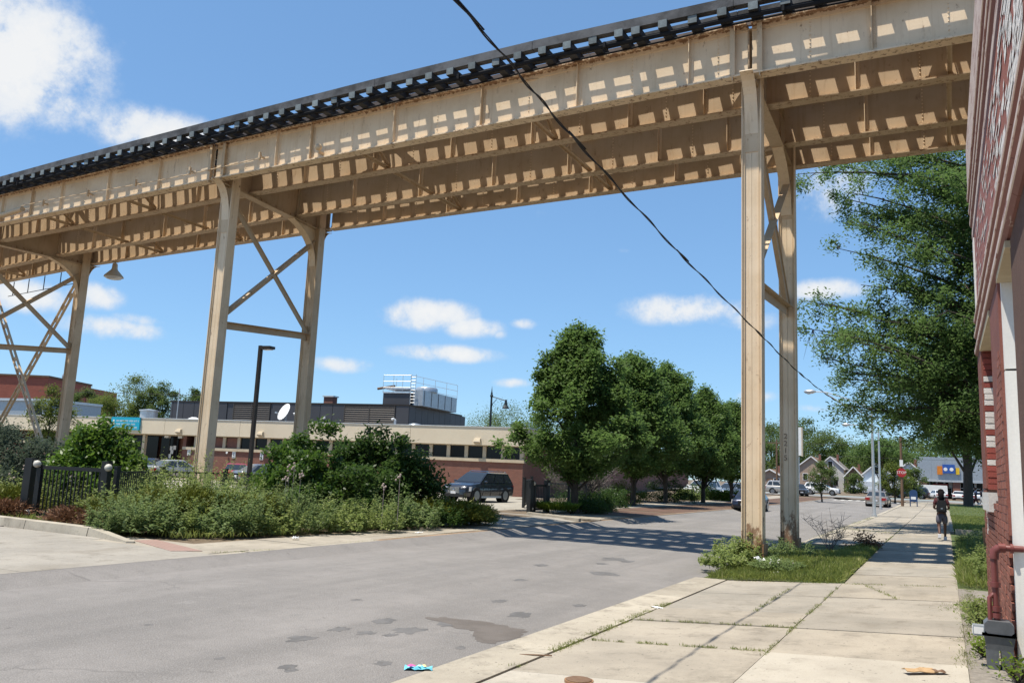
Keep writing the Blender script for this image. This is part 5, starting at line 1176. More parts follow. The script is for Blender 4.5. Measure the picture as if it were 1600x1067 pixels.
farcar(1452, 158, 'delivery_van', 'white box van close under the store canopy', PAINT['white'], 5.5, 2.0, 2.2, 'van', hd=(-1, 0), group=VG)
farcar(1530, 146, 'parked_car', 'pale car behind the two people near the brick storefront', PAINT['ice'], 4.4, 1.76, 1.42, 'sedan', hd=(.1, 1), group=VG)
farcar(1097, 73, 'parked_suv', 'white SUV in the shade beneath the farther street trees', PAINT['white'], 4.5, 1.8, 1.62, 'suv', hd=(-.2, -1), group='cars behind the street trees')
farcar(1143, 78, 'parked_car', 'steel blue car just left of the tall column behind the trees', PAINT['steelblue'], 4.4, 1.76, 1.45, 'sedan', hd=(-.4, -1), group='cars behind the street trees')
def lotcar(u, v, *a, turn=0.0, **k):
    p = on_clinic(u, v, 0); c = make_car(*a, **k); an = AB+math.pi/2+turn; return place(c, (p[0], p[1], -.12), an)
lotcar(-28.3, -4.2, 'parked_car', 'dark blue car parked by the clinic entrance behind the bright bush', PAINT['navy'], 4.5, 1.8, 1.50, 'sedan', turn=.45, group=LG)
lotcar(-25.3, -4.6, 'parked_car', 'silver car parked directly left of the tall front column', PAINT['silver'], 4.5, 1.8, 1.46, 'sedan', turn=-.4, group=LG)
lotcar(-19.6, -5.2, 'parked_car', 'red car parked behind the weeds between the columns', PAINT['red'], 4.5, 1.8, 1.42, 'sedan', turn=.6, group=LG)
lotcar(-16.8, -5.6, 'parked_car', 'grey car parked beside the red one, mostly behind the bush', PAINT['grey'], 4.5, 1.8, 1.44, 'sedan', turn=-.5, group=LG)

# ================================================================== HOUSES AND STORE AT THE FAR END
def house(px, Y, wd, dp, hwall, hroof, wall, roof, label, rz=0.0, wins=((-.2, .62), (.2, .62)), base=None, name='house'):
    p = at(px, 760, Y); z0 = rise(Y)-.1; t = thing(name, label, 'house', (p.x, Y, z0), rz, 'small houses beyond the crossing')
    w2_ = wd/2
    m = MB(); m.prism([(-w2_, 0), (w2_, 0), (w2_, hwall), (0, hwall+hroof), (-w2_, hwall)], 'y', 0, dp); m.build('wall', wall, t, world=False)
    sl = hroof/w2_; m = MB(); ov = .35
    for s in (-1, 1):
        a, b2 = (s*(w2_+ov), hwall-sl*ov+.02), (0, hwall+hroof+.03)
        poly = [a, b2, (b2[0], b2[1]+.16), (a[0], a[1]+.16)]; m.prism(poly, 'y', -.35, dp+.35)
    ro = m.build('roof', roof, t, world=False)
    m = MB()
    for s in (-1, 1): m.beam((s*(w2_+ov), -.37, hwall-sl*ov+.08), (0, -.37, hwall+hroof+.10), .03, .22, up=(0, 0, 1))
    m.build('barge_board', MT['white'], t, world=False)
    MB().box(w2_*.3, w2_*.3+.5, dp*.4, dp*.4+.5, hwall+hroof*.4, hwall+hroof+.8).build('chimney', MT['brick_l'], ro, world=False)
    for fx, fz in wins:
        x = fx*wd; z = fz*hwall if fz < 1 else hwall+hroof*.35
        f = MB(); f.box(x-.55, x+.55, -.06, .02, z-.8, z+.8); fo = f.build('window', MT['white'], t, world=False)
        MB().box(x-.45, x+.45, -.08, -.06, z-.7, z+.7).build('pane', MT['glass'], fo, world=False)
    f = MB().box(-.5, .5, -.06, .02, 0, 2.1).build('door', MT['woodpole'], t, world=False)
MT['siding_tan'] = mk('tan_siding', (.36, .27, .21), (.30, .225, .175), scale=1, rough=.85); MT['siding_grey'] = mk('pale_grey_siding', (.55, .55, .53), (.46, .46, .45), scale=1)
MT['siding_white'] = mk('white_siding', (.70, .74, .76), (.6, .64, .67), scale=1); MT['roof_brown'] = mk('brown_shingles', (.20, .125, .085), (.14, .09, .062), scale=2, rough=.95); MT['roof_grey'] = mk('grey_shingles', (.22, .20, .185), (.16, .145, .135), scale=2, rough=.95)
house(1268, 200, 6.6, 12, 5.0, 2.6, MT['siding_tan'], MT['roof_brown'], 'tan gabled house with brown roof behind the pylon sign')
house(1298, 207, 5.8, 11, 5.3, 2.6, MT['siding_grey'], MT['roof_grey'], 'pale grey gabled house with one attic window above the small tree', wins=((-.22, .4), (.2, .4), (0, 1.2)))
house(1334, 200, 3.6, 10, 3.6, 2.0, MT['roof_brown'], MT['roof_brown'], 'narrow brown house half hidden by green shrubs', wins=((.1, .6),))
house(1371, 185, 5.2, 11, 4.0, 2.3, MT['siding_white'], MT['roof_grey'], 'white gabled house directly behind the street lamp pole', wins=((-.28, .45), (.25, .45), (.0, 1.2)))
house(1421, 178, 5.0, 10, 4.4, 2.0, MT['siding_white'], MT['roof_grey'], 'white house with grey roof just left of the store', wins=((-.2, .5), (.2, .5)))
house(1203, 150, 4.6, 7, 2.4, 1.2, MT['siding_tan'], MT['roof_brown'], 'small garage with low brown roof between the two columns', wins=((.25, .6),), name='garage')
st = thing('corner_store', 'corner store with broad grey metal fascia, brick piers and glass front', 'store', (-3.9, 158, rise(150)-.1))
m = MB(); m.box(0, 16, 2.2, 12, 0, 4.5); m.build('wall', MT['brick_l'], st, world=False)
x = 0.0
while x < 16: MB().box(x+.01, x+1.98, 0, .12, 2.9, 6.9).build('fascia_panel', MT['galv'], st, world=False); x += 2
MB().box(-.1, 16, .12, 12, 2.9, 6.8).build('canopy', MT['galv'], st, world=False); MB().box(-.12, 16.1, -.06, .0, 2.8, 3.15).build('canopy_trim', MT['alu'], st, world=False)
for x in (.15, 5.1, 11.2): MB().box(x, x+1.1, .2, 1.2, 0, 2.9).build('pier', MT['brick_l'], st, world=False)
for k in range(9):
    x = 1.6+k*1.15
    if 4.6 < x < 6: continue
    f = MB(); f.box(x, x+.07, 2.05, 2.19, .2, 2.8); f.box(x+1.0, x+1.07, 2.05, 2.19, .2, 2.8); f.box(x+.07, x+1.0, 2.05, 2.19, 1.85, 1.93); fo = f.build('window', MT['alu'], st, world=False)
    MB().box(x+.07, x+1.0, 2.1, 2.14, .2, 2.8).build('pane', MT['glass'], fo, world=False)
MB().box(2.1, 4.4, 2.0, 2.04, 1.9, 2.5).build('poster', MT['stopred'], st, world=False); MB().box(4.5, 5.05, 2.0, 2.04, 2.0, 2.75).build('poster', MT['white'], st, world=False)
MB().box(-.6, .1, -.8, .0, 0, 1.4).build('litter_bin', MT['slab_grey'], st, world=False)
ss = thing('store_sign', 'orange, blue and yellow sign panel on the grey store fascia', 'sign', (-.15, 157.8, rise(150)+4.6))
MT['orange'] = mk('orange_sign', (.62, .20, .02)); MT['yellow'] = mk('yellow_sign', (.72, .46, .02)); MT['signblue'] = mk('blue_sign', (.02, .09, .36))
MB().box(-.9, -.1, -.1, .06, -.7, .7).build('orange_panel', MT['orange'], ss, world=False); MB().box(1.9, 2.4, -.1, .06, -.6, .5).build('yellow_panel', MT['yellow'], ss, world=False)
MB().box(-.1, 1.75, -.16, .06, -.45, 1.0).build('blue_panel', MT['signblue'], ss, world=False)
for x in (.1, 1.0): MB().lathe([(.30, -.19), (.30, -.17)], (x+.25, 0, .2), 14, 'y').build('emblem', MT['white'], ss, world=False)

# ================================================================== PEOPLE
def skin_mesh(name, V_, E_, R_, mat, sub=1, root=0):
    me = bpy.data.meshes.new(name); me.from_pydata([tuple(v) for v in V_], E_, []); o = bpy.data.objects.new(name, me); COL.objects.link(o)
    sk = o.modifiers.new('skin', 'SKIN'); sk.use_smooth_shade = True
    dat = me.skin_vertices[0].data
    for i, r_ in enumerate(R_): dat[i].radius = (r_, r_) if not isinstance(r_, tuple) else r_; dat[i].use_root = (i == root)
    sb = o.modifiers.new('sub', 'SUBSURF'); sb.levels = sub; sb.render_levels = sub
    dg = bpy.context.evaluated_depsgraph_get(); out = bpy.data.meshes.new_from_object(o.evaluated_get(dg)); bpy.data.objects.remove(o)
    out.materials.clear(); out.materials.append(mat); out.polygons.foreach_set('use_smooth', [True]*len(out.polygons)); return out
def person(label, loc, rz, sc, top, bottom, pack=True, hairlong=True, stride=.24, barelegs=True, skin=None):
    t = thing('person', label, 'person', loc, rz)
    t.scale = (sc, sc, sc); s_ = stride; skin = skin or MT['skin']
    V_ = []; E_ = []; R_ = []
    def ad(p, r_, par=None):
        V_.append(p); R_.append(r_)
        if par is not None: E_.append((par, len(V_)-1))
        return len(V_)-1
    pel = ad((0, 0, .95), .13); ab = ad((0, .0, 1.10), .115, pel); ch = ad((0, .01, 1.30), .135, ab); nb = ad((0, .0, 1.47), .065, ch); nk = ad((0, .015, 1.54), .055, nb)
    hd0 = ad((0, .025, 1.60), .078, nk); hd1 = ad((0, .03, 1.70), .092, hd0); ad((0, .025, 1.77), .06, hd1)
    ad((0, .118, 1.655), .014, hd1)                                   # nose
    for s in (-1, 1):
        sh = ad((s*.17, 0, 1.42), .065, ch); el = ad((s*.245, -.07, 1.15), .045, sh); wr = ad((s*.20, .17, 1.10), .030, el); pm = ad((s*.175, .235, 1.11), .036, wr)
        for k, (dx, dz, l) in enumerate(((-.03, .02, .06), (-.01, .03, .075), (.01, .025, .07), (.028, .012, .055))):
            a = ad((s*.165+dx*.8, .27, 1.11+dz*.6), .011, pm); ad((s*.155+dx, .27+l*.6, 1.10+dz*.4-.02), .009, a)
        a = ad((s*.13, .235, 1.13), .012, pm); ad((s*.115, .265, 1.125), .010, a)
        hp = ad((s*.095, 0, .90), .095, pel); y = s*s_
        kn = ad((s*.10, y*.55+.04, .50), .062, hp); an = ad((s*.095, y-(.10 if s < 0 else 0), .09+(.10 if s < 0 else 0)), .040, kn); ad((s*.10, y+.10-(.10 if s < 0 else 0), .045+(.05 if s < 0 else 0)), .040, an)
    link('body', skin_mesh('body', V_, E_, R_, skin, 1, 0), t)
    # shirt
    V2 = [(0, 0, .98), (0, 0, 1.12), (0, .01, 1.30), (0, .0, 1.46), (-.175, 0, 1.42), (-.225, -.045, 1.24), (.175, 0, 1.42), (.225, -.045, 1.24)]
    link('shirt', skin_mesh('shirt', V2, [(0, 1), (1, 2), (2, 3), (2, 4), (4, 5), (2, 6), (6, 7)], [(.165, .145), (.150, .135), (.170, .155), .085, .092, .070, .092, .070], top), t)
    V3 = [(0, 0, 1.0), (0, 0, .90)]; E3 = [(0, 1)]; R3 = [.145, .150]
    for s in (-1, 1):
        V3 += [(s*.095, s*s_*.08, .84), (s*.10, s*s_*.42+.02, .58)]; n = len(V3); E3 += [(1, n-2), (n-2, n-1)]; R3 += [.122, .108]
        if not barelegs: V3.append((s*.095, s*s_, .16)); E3.append((n-1, n)); R3.append(.075)
    link('shorts' if barelegs else 'trousers', skin_mesh('shorts', V3, E3, R3, bottom), t)
    for s in (-1, 1):
        y = s*s_-(.10 if s < 0 else 0); z = .10 if s < 0 else 0
        m = MB(); m.prism([(y-.09, z), (y+.16, z-(.05 if s < 0 else 0)), (y+.19, z+.03), (y+.12, z+.08), (y+.02, z+.13), (y-.08, z+.12)], 'x', s*.10-.05, s*.10+.05); m.build('shoe', MT['shoe'], t, world=False, smooth=True)
        MB().ball((s*.036, .105, 1.685), .012, 6).build('eye', MT['white'], t, world=False); MB().ball((s*.098, .03, 1.665), .025, 6, (.5, .8, 1.2)).build('ear', skin, t, world=False)
    MB().box(-.025, .025, .10, .112, 1.605, 1.615).build('mouth', MT['stopred'], t, world=False)
    m = MB(); m.ball((0, .005, 1.715), .112, 12, (1, 1.05, 1.0))
    if hairlong: m.tube([(0, -.06, 1.72), (0, -.10, 1.60), (0, -.115, 1.46), (0, -.11, 1.34)], [.09, .095, .085, .03], 10)
    m.build('hair', MT['hair'], t, world=False, smooth='all')
    if pack:
        m = MB(); m.prism([(-.14, 1.0), (.14, 1.0), (.16, 1.05), (.155, 1.32), (.10, 1.42), (-.10, 1.42), (-.155, 1.32), (-.16, 1.05)], 'y', -.32, -.15); bo = m.build('backpack', MT['bag'], t, world=False, smooth=True)
        MB().prism([(-.11, 1.04), (.11, 1.04), (.11, 1.2), (-.11, 1.2)], 'y', -.36, -.32).build('pocket', MT['bag'], bo, world=False)
        MB().box(-.03, .03, -.366, -.36, 1.11, 1.15).build('patch', MT['galv'], bo, world=False)
        for s in (-1, 1): MB().tube([(s*.10, -.16, 1.40), (s*.12, -.02, 1.53), (s*.12, .15, 1.42), (s*.14, .12, 1.15), (s*.15, -.12, 1.02)], .022, 6).build('strap', MT['bag'], bo, world=False)
    return t
person('person in maroon shirt, grey shorts and black backpack walking away along the sidewalk', (-.12, 30.9, .0), .03, .90, MT['shirt'], MT['shorts'])
p = at(1524, 760, 100); person('person in dark blue top with maroon trousers walking behind the lawn', (p.x, 100, rise(100)+.0), 1.2, .98, MT['denim'], MT['shirt'], pack=False, hairlong=False, barelegs=False)
p = at(1533, 760, 101); person('second person in pale trousers standing right beside the brick storefront edge', (p.x, 101, rise(100)+.0), 1.0, .98, MT['shorts'], MT['siding_grey'], pack=False, hairlong=False, barelegs=False)

# ================================================================== LITTER AND SMALL THINGS
cv = thing('service_cover', 'rusty round service cover set in the pale sidewalk slab', 'cover', (-2.93, 7.14, gz(-2.9, 7.1)+.003))
MB().lathe([(.115, 0), (.115, .012), (.10, .016), (.01, .016)], n=20).build('lid', MT['woodpole'], cv, world=False); MB().lathe([(.13, -.02), (.13, .006), (.118, .006)], n=20).build('ring', MT['steel_rusty'], cv, world=False)
wp = thing('candy_wrapper', 'bright blue and pink food wrapper lying at the road edge', 'wrapper', (-4.42, 6.83, -.262), math.radians(32))
MT['w_blue'] = mk('wrapper_blue', (.16, .55, .70)); MT['w_pink'] = mk('wrapper_pink', (.72, .10, .32)); MT['w_yel'] = mk('wrapper_yellow', (.75, .68, .30))
def crump(x0, x1, y0, y1, nx, ny, amp, seed):
    rr = random.Random(seed); hs = [[rr.random()*amp for _ in range(nx+1)] for _ in range(ny+1)]; m = MB()
    vs = [(x0+(x1-x0)*i/nx, y0+(y1-y0)*j/ny, hs[j][i]) for j in range(ny+1) for i in range(nx+1)]
    return m.add(vs, [(j*(nx+1)+i, j*(nx+1)+i+1, (j+1)*(nx+1)+i+1, (j+1)*(nx+1)+i) for j in range(ny) for i in range(nx)])
crump(-.13, .13, -.065, .065, 8, 4, .03, 1).build('sheet', MT['w_blue'], wp, world=False, fix=False)
m = MB()
for x, y in ((-.07, .02), (-.05, -.01), (-.085, -.02)): m.lathe([(.024, .034), (.02, .037)], (x, y, 0), 8)
m.build('pink_print', MT['w_pink'], wp, world=False)
m = MB()
for x, y in ((.01, .0), (.05, .02), (.06, -.02)): m.lathe([(.018, .034), (.014, .037)], (x, y, 0), 8)
m.build('yellow_print', MT['w_yel'], wp, world=False)
cd = thing('cardboard_scrap', 'torn brown cardboard scrap lying on the pale slab near the meter', 'cardboard', (-.24, 8.6, gz(-.2, 8.6)+.012), .5)
m = crump(-.15, .13, -.05, .06, 5, 2, .025, 4); o = m.build('flap', mk('cardboard', (.42, .28, .15)), cd, world=False, fix=False); o.modifiers.new('t', 'SOLIDIFY').thickness = .006
crump(.10, .22, -.06, .03, 3, 2, .03, 9).build('torn_end', MT['woodpole'], cd, world=False, fix=False)
def scrap(x, y, w_, h_, mat, label, seed, name='paper_scrap', amp=.06, dz=.03, group='litter along the kerbs'):
    o = crump(-w_/2, w_/2, -h_/2, h_/2, 6, 5, amp, seed).build(name, mat, None, world=False, fix=False); o.location = (x, y, gz(x, y)+dz); o.rotation_euler = (0, 0, seed)
    tag(o, label, 'litter', group)
scrap(-3.25, 17.7, .55, .40, MT['white'], 'crumpled white plastic bag in the grass in front of the column', 2, 'plastic_bag', .22, .10)
scrap(-2.75, 18.1, .16, .12, MT['brick_white'], 'small white paper in the grass right of the plastic bag', 3, amp=.08, dz=.12)
scrap(-2.95, 17.0, .18, .1, MT['white'], 'flattened white cup in the front edge of the grass', 5, amp=.07, dz=.05)
scrap(-3.75, 12.0, .18, .06, MT['white'], 'thin white paper strip lying where the apron meets the road', 6, amp=.02, dz=.008)
scrap(-12.9, 14.6, .14, .14, MT['white'], 'crumpled white paper at the foot of the weeds on the left walk', 7, amp=.07, dz=.02)
scrap(-12.4, 18.8, .3, .12, MT['white'], 'white paper flat on the left walk', 8, amp=.02, dz=.008)
stk = MB(); stk.tube([(-3.95, 8.0, gz(-3.9, 8)+.012), (-3.8, 8.02, gz(-3.8, 8)+.02), (-3.62, 8.08, gz(-3.6, 8)+.012)], .008, 5); tag(stk.build('twig', MT['woodpole']), 'dry twig lying on the concrete apron near the grassy joint', 'twig')
# ================================================================== VEGETATION
def unit(a): return a/np.maximum(np.linalg.norm(a, axis=1, keepdims=True), 1e-9)
def leaf_mesh(name, c, size, mat, aspect=.55, up=.5, axis=None, jitter=.35, parent=None, world=True, kind=None):
    "one small four-sided leaf per centre"
    c = np.asarray(c, float); n = len(c); size = np.broadcast_to(np.asarray(size, float), (n,))*rng.uniform(1-jitter, 1+jitter, n)
    nr = rng.normal(size=(n, 3)); nr[:, 2] = np.abs(nr[:, 2])+up; nr = unit(nr)
    if axis is None: t = unit(np.cross(nr, rng.normal(size=(n, 3))))
    else:
        t = unit(np.asarray(axis, float)+rng.normal(size=(n, 3))*.35); nr = unit(nr-t*np.sum(nr*t, 1, keepdims=True))
    b = np.cross(nr, t); s = size[:, None]
    v = np.stack([c-t*s*.5, c+b*s*aspect*.5+t*s*.02, c+t*s*.5-nr*s*.10, c-b*s*aspect*.5+t*s*.02], 1).reshape(-1, 3)
    me = bpy.data.meshes.new(name); me.vertices.add(4*n); me.vertices.foreach_set('co', v.ravel().astype(np.float32))
    me.loops.add(4*n); me.loops.foreach_set('vertex_index', np.arange(4*n, dtype=np.int32)); me.polygons.add(n); me.polygons.foreach_set('loop_start', np.arange(n, dtype=np.int32)*4)
    me.update(calc_edges=True); me.materials.append(mat)
    o = link(name, me, parent, world)
    if kind: o['kind'] = kind
    return o
def clump_pts(cs, rad, n, shell=0.0):
    cs = np.asarray(cs, float); k = len(cs); d = rng.normal(size=(k, n, 3)); 
    if shell: d = d/np.linalg.norm(d, axis=2, keepdims=True)*rng.uniform(shell, 1, (k, n, 1))
    else: d *= .55
    rad = np.asarray(rad, float); rad = np.broadcast_to(rad, (k, 3)) if rad.ndim <= 1 else rad
    return (cs[:, None, :]+d*rad[:, None, :]).reshape(-1, 3)
def lobes(seed, n=5):
    r_ = np.random.default_rng(seed); ph = r_.uniform(0, 6.28, (n, 2)); fr = r_.integers(2, 6, (n, 2)); am = r_.uniform(.04, .13, n)
    return lambda az, h: 1+sum(am[i]*np.sin(fr[i, 0]*az+ph[i, 0])*np.cos(fr[i, 1]*h*3+ph[i, 1]) for i in range(n))
def tree(name, label, x, y, H, R, cb, leafmat, group=None, ncl=150, nl=110, leaf=.12, shape='pear', tr=.14, seed=1, z0=None, clr=.42, flat=.8, peaks=0):
    z0 = gz(x, y) if z0 is None else z0; r_ = random.Random(seed); g_ = np.random.default_rng(seed)
    t = thing(name, label, 'tree', (x, y, z0), 0, group); lb = lobes(seed)
    h = g_.uniform(0, 1, ncl)**(.9); az = g_.uniform(0, 2*np.pi, ncl)
    prof = {'pear': lambda h: (np.clip(h/.22, 0, 1)**.6)*(np.clip((1.03-h)/.80, 0, 1)**.74), 'round': lambda h: np.sqrt(np.clip(1-(2*h-.96)**2, 0.02, 1)), 'wide': lambda h: np.clip(h/.35, 0, 1)**.5*np.sqrt(np.clip(1-((h-.35)/.68)**2*(h > .35), .02, 1))}[shape]
    rad = R*prof(h)*lb(az, h)*np.where(g_.uniform(size=ncl) < .72, g_.uniform(.72, 1.0, ncl), g_.uniform(.1, .7, ncl))
    zc = cb+h*(H-cb)*(1+.04*np.sin(az*3+seed))
    cs = np.stack([x+rad*np.cos(az), y+rad*np.sin(az), z0+zc], 1)
    if peaks:                                                  # upright leaders that break the outline at the top
        for k in range(peaks):
            a = g_.uniform(0, 6.28); rr = g_.uniform(.02, .62)*R; hh = (1.10-.30*rr/R*g_.uniform(.8, 1.6))*(H-cb)+cb-rr*.25
            m = g_.integers(5, 9); zz = np.linspace(hh*.78, hh, m)
            cs = np.concatenate([cs, np.stack([np.full(m, x+rr*np.cos(a))+g_.normal(size=m)*.08, np.full(m, y+rr*np.sin(a))+g_.normal(size=m)*.08, z0+zz], 1)])
    cr = g_.uniform(.7, 1.25, (len(cs), 1))*np.array([[clr, clr, clr*flat]])
    pts = clump_pts(cs, cr, nl)
    leaf_mesh('crown', pts, leaf, leafmat, up=.75, parent=t)
    m = MB(); top = Vector((x, y, z0+cb+(H-cb)*.75)); b0 = Vector((x, y, z0-.1))
    m.tube([b0, b0+Vector((0, 0, .25)), b0+(top-b0)*.3+Vector((r_.uniform(-.1, .1), r_.uniform(-.1, .1), 0)), b0+(top-b0)*.65, top], [tr*1.5, tr*1.05, tr*.9, tr*.5, tr*.12], 8)
    idx = g_.choice(len(cs), min(16, len(cs)), replace=False)
    for i in idx:
        e = Vector(cs[i]); s0 = b0.lerp(top, max(.16, min(.8, (e.z-z0-.7*R)/(H)))) ; mid = s0.lerp(e, .5)+Vector((0, 0, .12*R)); m.tube([s0, mid, e], [tr*.36, tr*.22, tr*.06], 5, False)
    m.build('trunk', MT['bark'], t, smooth=True)
    return t
TG = 'street trees along the left walk'
tree('street_tree', 'nearest leafy street tree with tall pointed crown beside the iron gate', -14.31, 33.8, 7.8, 3.1, 1.6, MT['leaf_pear'], TG, 400, 150, .165, 'pear', .17, 3, clr=.36, peaks=9)
for (X_, Y_, H_, R_, n_, lb_, sd_) in ((-16.4, 47.5, 8.6, 3.5, 360, 'second street tree in the row, directly behind the nearest one', 5), (-17.0, 56, 9.2, 3.6, 340, 'third street tree of the row with rounded top, in the middle', 8), (-15.7, 61, 7.9, 3.2, 300, 'fourth street tree, left of the far one by the column', 12), (-15.4, 69, 7.8, 3.2, 280, 'farthest street tree, its right side behind the tall column', 14)):
    tree('street_tree', lb_, X_, Y_, H_, R_, 1.9, MT['leaf_pear'], TG, n_, 120, .20, 'pear', .16, sd_, clr=.42, peaks=5)
# big locust over the right sidewalk: limbs aimed by hand from a trunk behind the brick store
lt = thing('locust_tree', 'large feathery locust tree overhanging the sidewalk beside the brick store', 'tree', (5.2, 39, gz(5, 39)))
TB = Vector((5.2, 39, 0)); m = MB()
m.tube([TB+Vector((0, 0, -.2)), TB+Vector((.05, 0, .4)), TB+Vector((-.1, .1, 4)), TB+Vector((-.25, 0, 9)), TB+Vector((-.1, .1, 14)), TB+Vector((0, 0, 17))], [.55, .42, .36, .28, .16, .04], 10)
tips = [(1247, 468, 36), (1250, 512, 37), (1278, 520, 34), (1290, 560, 37), (1305, 590, 40), (1300, 632, 37), (1318, 640, 42), (1308, 388, 37), (1330, 350, 40), (1322, 300, 38), (1300, 258, 39), (1340, 232, 41),
        (1380, 215, 38), (1410, 270, 36), (1400, 330, 42), (1420, 380, 35), (1370, 415, 38), (1345, 445, 36), (1390, 480, 41), (1420, 520, 36), (1380, 545, 44), (1400, 590, 35), (1430, 620, 40), (1380, 640, 38), 
        (1450, 430, 38), (1460, 480, 34), (1470, 540, 42), (1465, 590, 36), (1475, 640, 34), (1490, 680, 38), (1500, 620, 42), (1500, 560, 36), (1495, 500, 40), (1500, 440, 36), (1480, 380, 38), (1470, 320, 42), (1500, 290, 36), (1450, 250, 40), (1500, 230, 40), (1440, 300, 36),
        (1520, 400, 40), (1525, 480, 42), (1525, 560, 40), (1520, 640, 43), (1515, 690, 41), (1246, 272, 38), (1340, 610, 43), (1360, 500, 35), (1440, 560, 44), (1455, 655, 38), (1505, 350, 42)]
hidden = [(9.5, 36, 12), (10, 42, 9), (7, 45, 14), (8, 33, 8), (12, 39, 7), (5, 47, 8), (4, 40, 18), (8, 40, 16.5), (11, 44, 12), (9, 31, 11)]
tipsW = [at(*t_[:2], t_[2]) for t_ in tips]+[Vector(h_) for h_ in hidden]
sprays = []; rl = random.Random(21)
tipsW2 = []
for tp_ in tipsW:
    tipsW2.append(tp_)
    for k in range(1):
        v = tp_-TB; v.z = 0; tipsW2.append(tp_-v.normalized()*rl.uniform(.3, 2.2)+Vector((rl.uniform(-.6, .6), rl.uniform(-1.6, 1.6), rl.uniform(-.9, .9))))
for ti, tp_ in enumerate(tipsW2):
    zj = max(2.6, min(13.5, tp_.z-2.6-rl.uniform(0, 4.2))); s0 = TB+Vector((-.1, 0, zj)); mid = s0.lerp(tp_, .5)+Vector((rl.uniform(-.6, .6), rl.uniform(-.6, .6), rl.uniform(.9, 1.9)))
    line = [s0*(1-t_)**2+mid*2*t_*(1-t_)+tp_*t_*t_ for t_ in np.linspace(0, 1, 8)]
    m.tube(line, [.13, .11, .09, .075, .06, .045, .03, .012], 6, False)
    L_ = (tp_-s0).length; n2 = int(5+L_*.45)
    for k in range(n2):
        t_ = .42+.58*(k+rl.random())/n2; q0 = s0*(1-t_)**2+mid*2*t_*(1-t_)+tp_*t_*t_
        d = (tp_-s0).normalized(); side = Vector((-d.y, d.x, 0)).normalized()*(1 if k % 2 else -1); v = (side*rl.uniform(.3, 1.0)+d*rl.uniform(.1, .8)+Vector((0, 0, rl.uniform(-1.0, .7)))).normalized()
        l2 = rl.uniform(.5, 1.55)*(1.25-.5*t_); q1 = q0+v*l2+Vector((0, 0, -.12*l2))
        m.tube([q0, q0.lerp(q1, .5)+Vector((0, 0, .06)), q1], [.022, .015, .006], 4, False)
        for j in range(3):
            c = q0.lerp(q1, .35+.65*(j+rl.random())/3); sprays.append((c.x, c.y, c.z-.03-.35*rl.random()**2*(j == 2)))
m.build('trunk', MT['bark'], lt, smooth=True)
sprays = np.array(sprays); pts = clump_pts(sprays, rng.uniform(.7, 1.35, (len(sprays), 1))*np.array([[.42, .42, .38]]), 64)
leaf_mesh('crown', pts, .155, MT['leaf_locust'], aspect=.42, up=.9, parent=lt)
# bare dead twigs hanging under the left limbs
m = MB()
for (px, py, Y) in ((1270, 560, 37), (1285, 575, 37), (1330, 575, 38)):
    a = at(px, py-45, Y)
    for k in range(7):
        e = a+Vector((rl.uniform(-.5, .5), rl.uniform(-.3, .3), -rl.uniform(.6, 1.6))); m.tube([a, a.lerp(e, .5)+Vector((rl.uniform(-.15, .15), 0, 0)), e], [.012, .008, .003], 4, False)
m.build('dead_twigs', MT['bark'], lt)
# other trees
p = at(1512, 760, 92); tree('shade_tree', 'dark trunked shade tree standing at the end of the lawn', p.x, 92, 19, 6.0, 4.6, MT['leaf_locust'], None, 190, 150, .26, 'wide', .42, 22, z0=rise(92), clr=.95, flat=.6)
p = at(1284, 760, 88); tree('young_tree', 'small round young tree on the far corner in front of the white SUV', p.x, 88, 3.75, 1.35, 1.0, MT['leaf_far'], None, 60, 90, .15, 'round', .07, 31, z0=rise(88)-.1, clr=.34)
p = at(1398, 760, 99); tree('young_tree', 'yellowish small tree left of the stop sign pole', p.x, 99, 4.0, 1.5, .9, MT['leaf_yel'], None, 60, 90, .18, 'round', .09, 33, z0=rise(99)-.1, clr=.42)
p = at(1428, 760, 108); tree('young_tree', 'green small tree just right of the stop sign pole', p.x, 108, 3.6, 1.4, .8, MT['leaf_far'], None, 50, 80, .2, 'round', .09, 34, z0=rise(99)-.1, clr=.45)
p = at(1335, 760, 172); tree('green_shrub', 'rounded green shrubs left of the delivery van', p.x, 172, 3.4, 2.0, .1, MT['leaf_far'], None, 50, 70, .3, 'round', .1, 35, z0=rise(99), clr=.6)
BG = 'trees beyond the far houses'
for i, (px, Y, yt, R_, mt, lb_) in enumerate(((1205, 230, 668, 9, 'leaf_far', 'far broad tree between the two columns'), (1232, 245, 662, 10, 'leaf_far', 'far tall tree hidden partly by the rear column'), (1262, 250, 660, 9, 'leaf_far', 'far tall tree with airy top right of the rear column'), (1296, 235, 682, 9, 'leaf_far', 'far bushy tree behind the pale grey house'),
                                        (1318, 238, 697, 7, 'leaf_pear', 'far dark tree above the narrow brown house'), (1352, 225, 702, 6, 'leaf_far', 'far tree left behind the white gabled house'), (1388, 215, 705, 7, 'leaf_far', 'far tree right behind the white gabled house'), (1185, 225, 690, 8, 'leaf_far', 'far tree peeking left of the front column'),
                                        (1415, 200, 690, 9, 'leaf_far', 'far broad tree behind the store roof'), (1470, 215, 690, 10, 'leaf_pear', 'far dark tree behind the middle of the store'), (1375, 135, 690, 4.2, 'leaf_locust', 'mid distance tree with thin crown right of the lamp pole'))):
    p = at(px, yt, Y); H_ = p.z-rise(130); tree('background_tree', lb_, p.x, Y, H_, R_, H_*(.6 if Y < 140 else .12), MT[mt], BG, 110, 90, .5 if Y > 190 else .3, 'round', .3, 40+i, z0=rise(130), clr=R_*.19)
CG = 'trees behind the clinic roof'
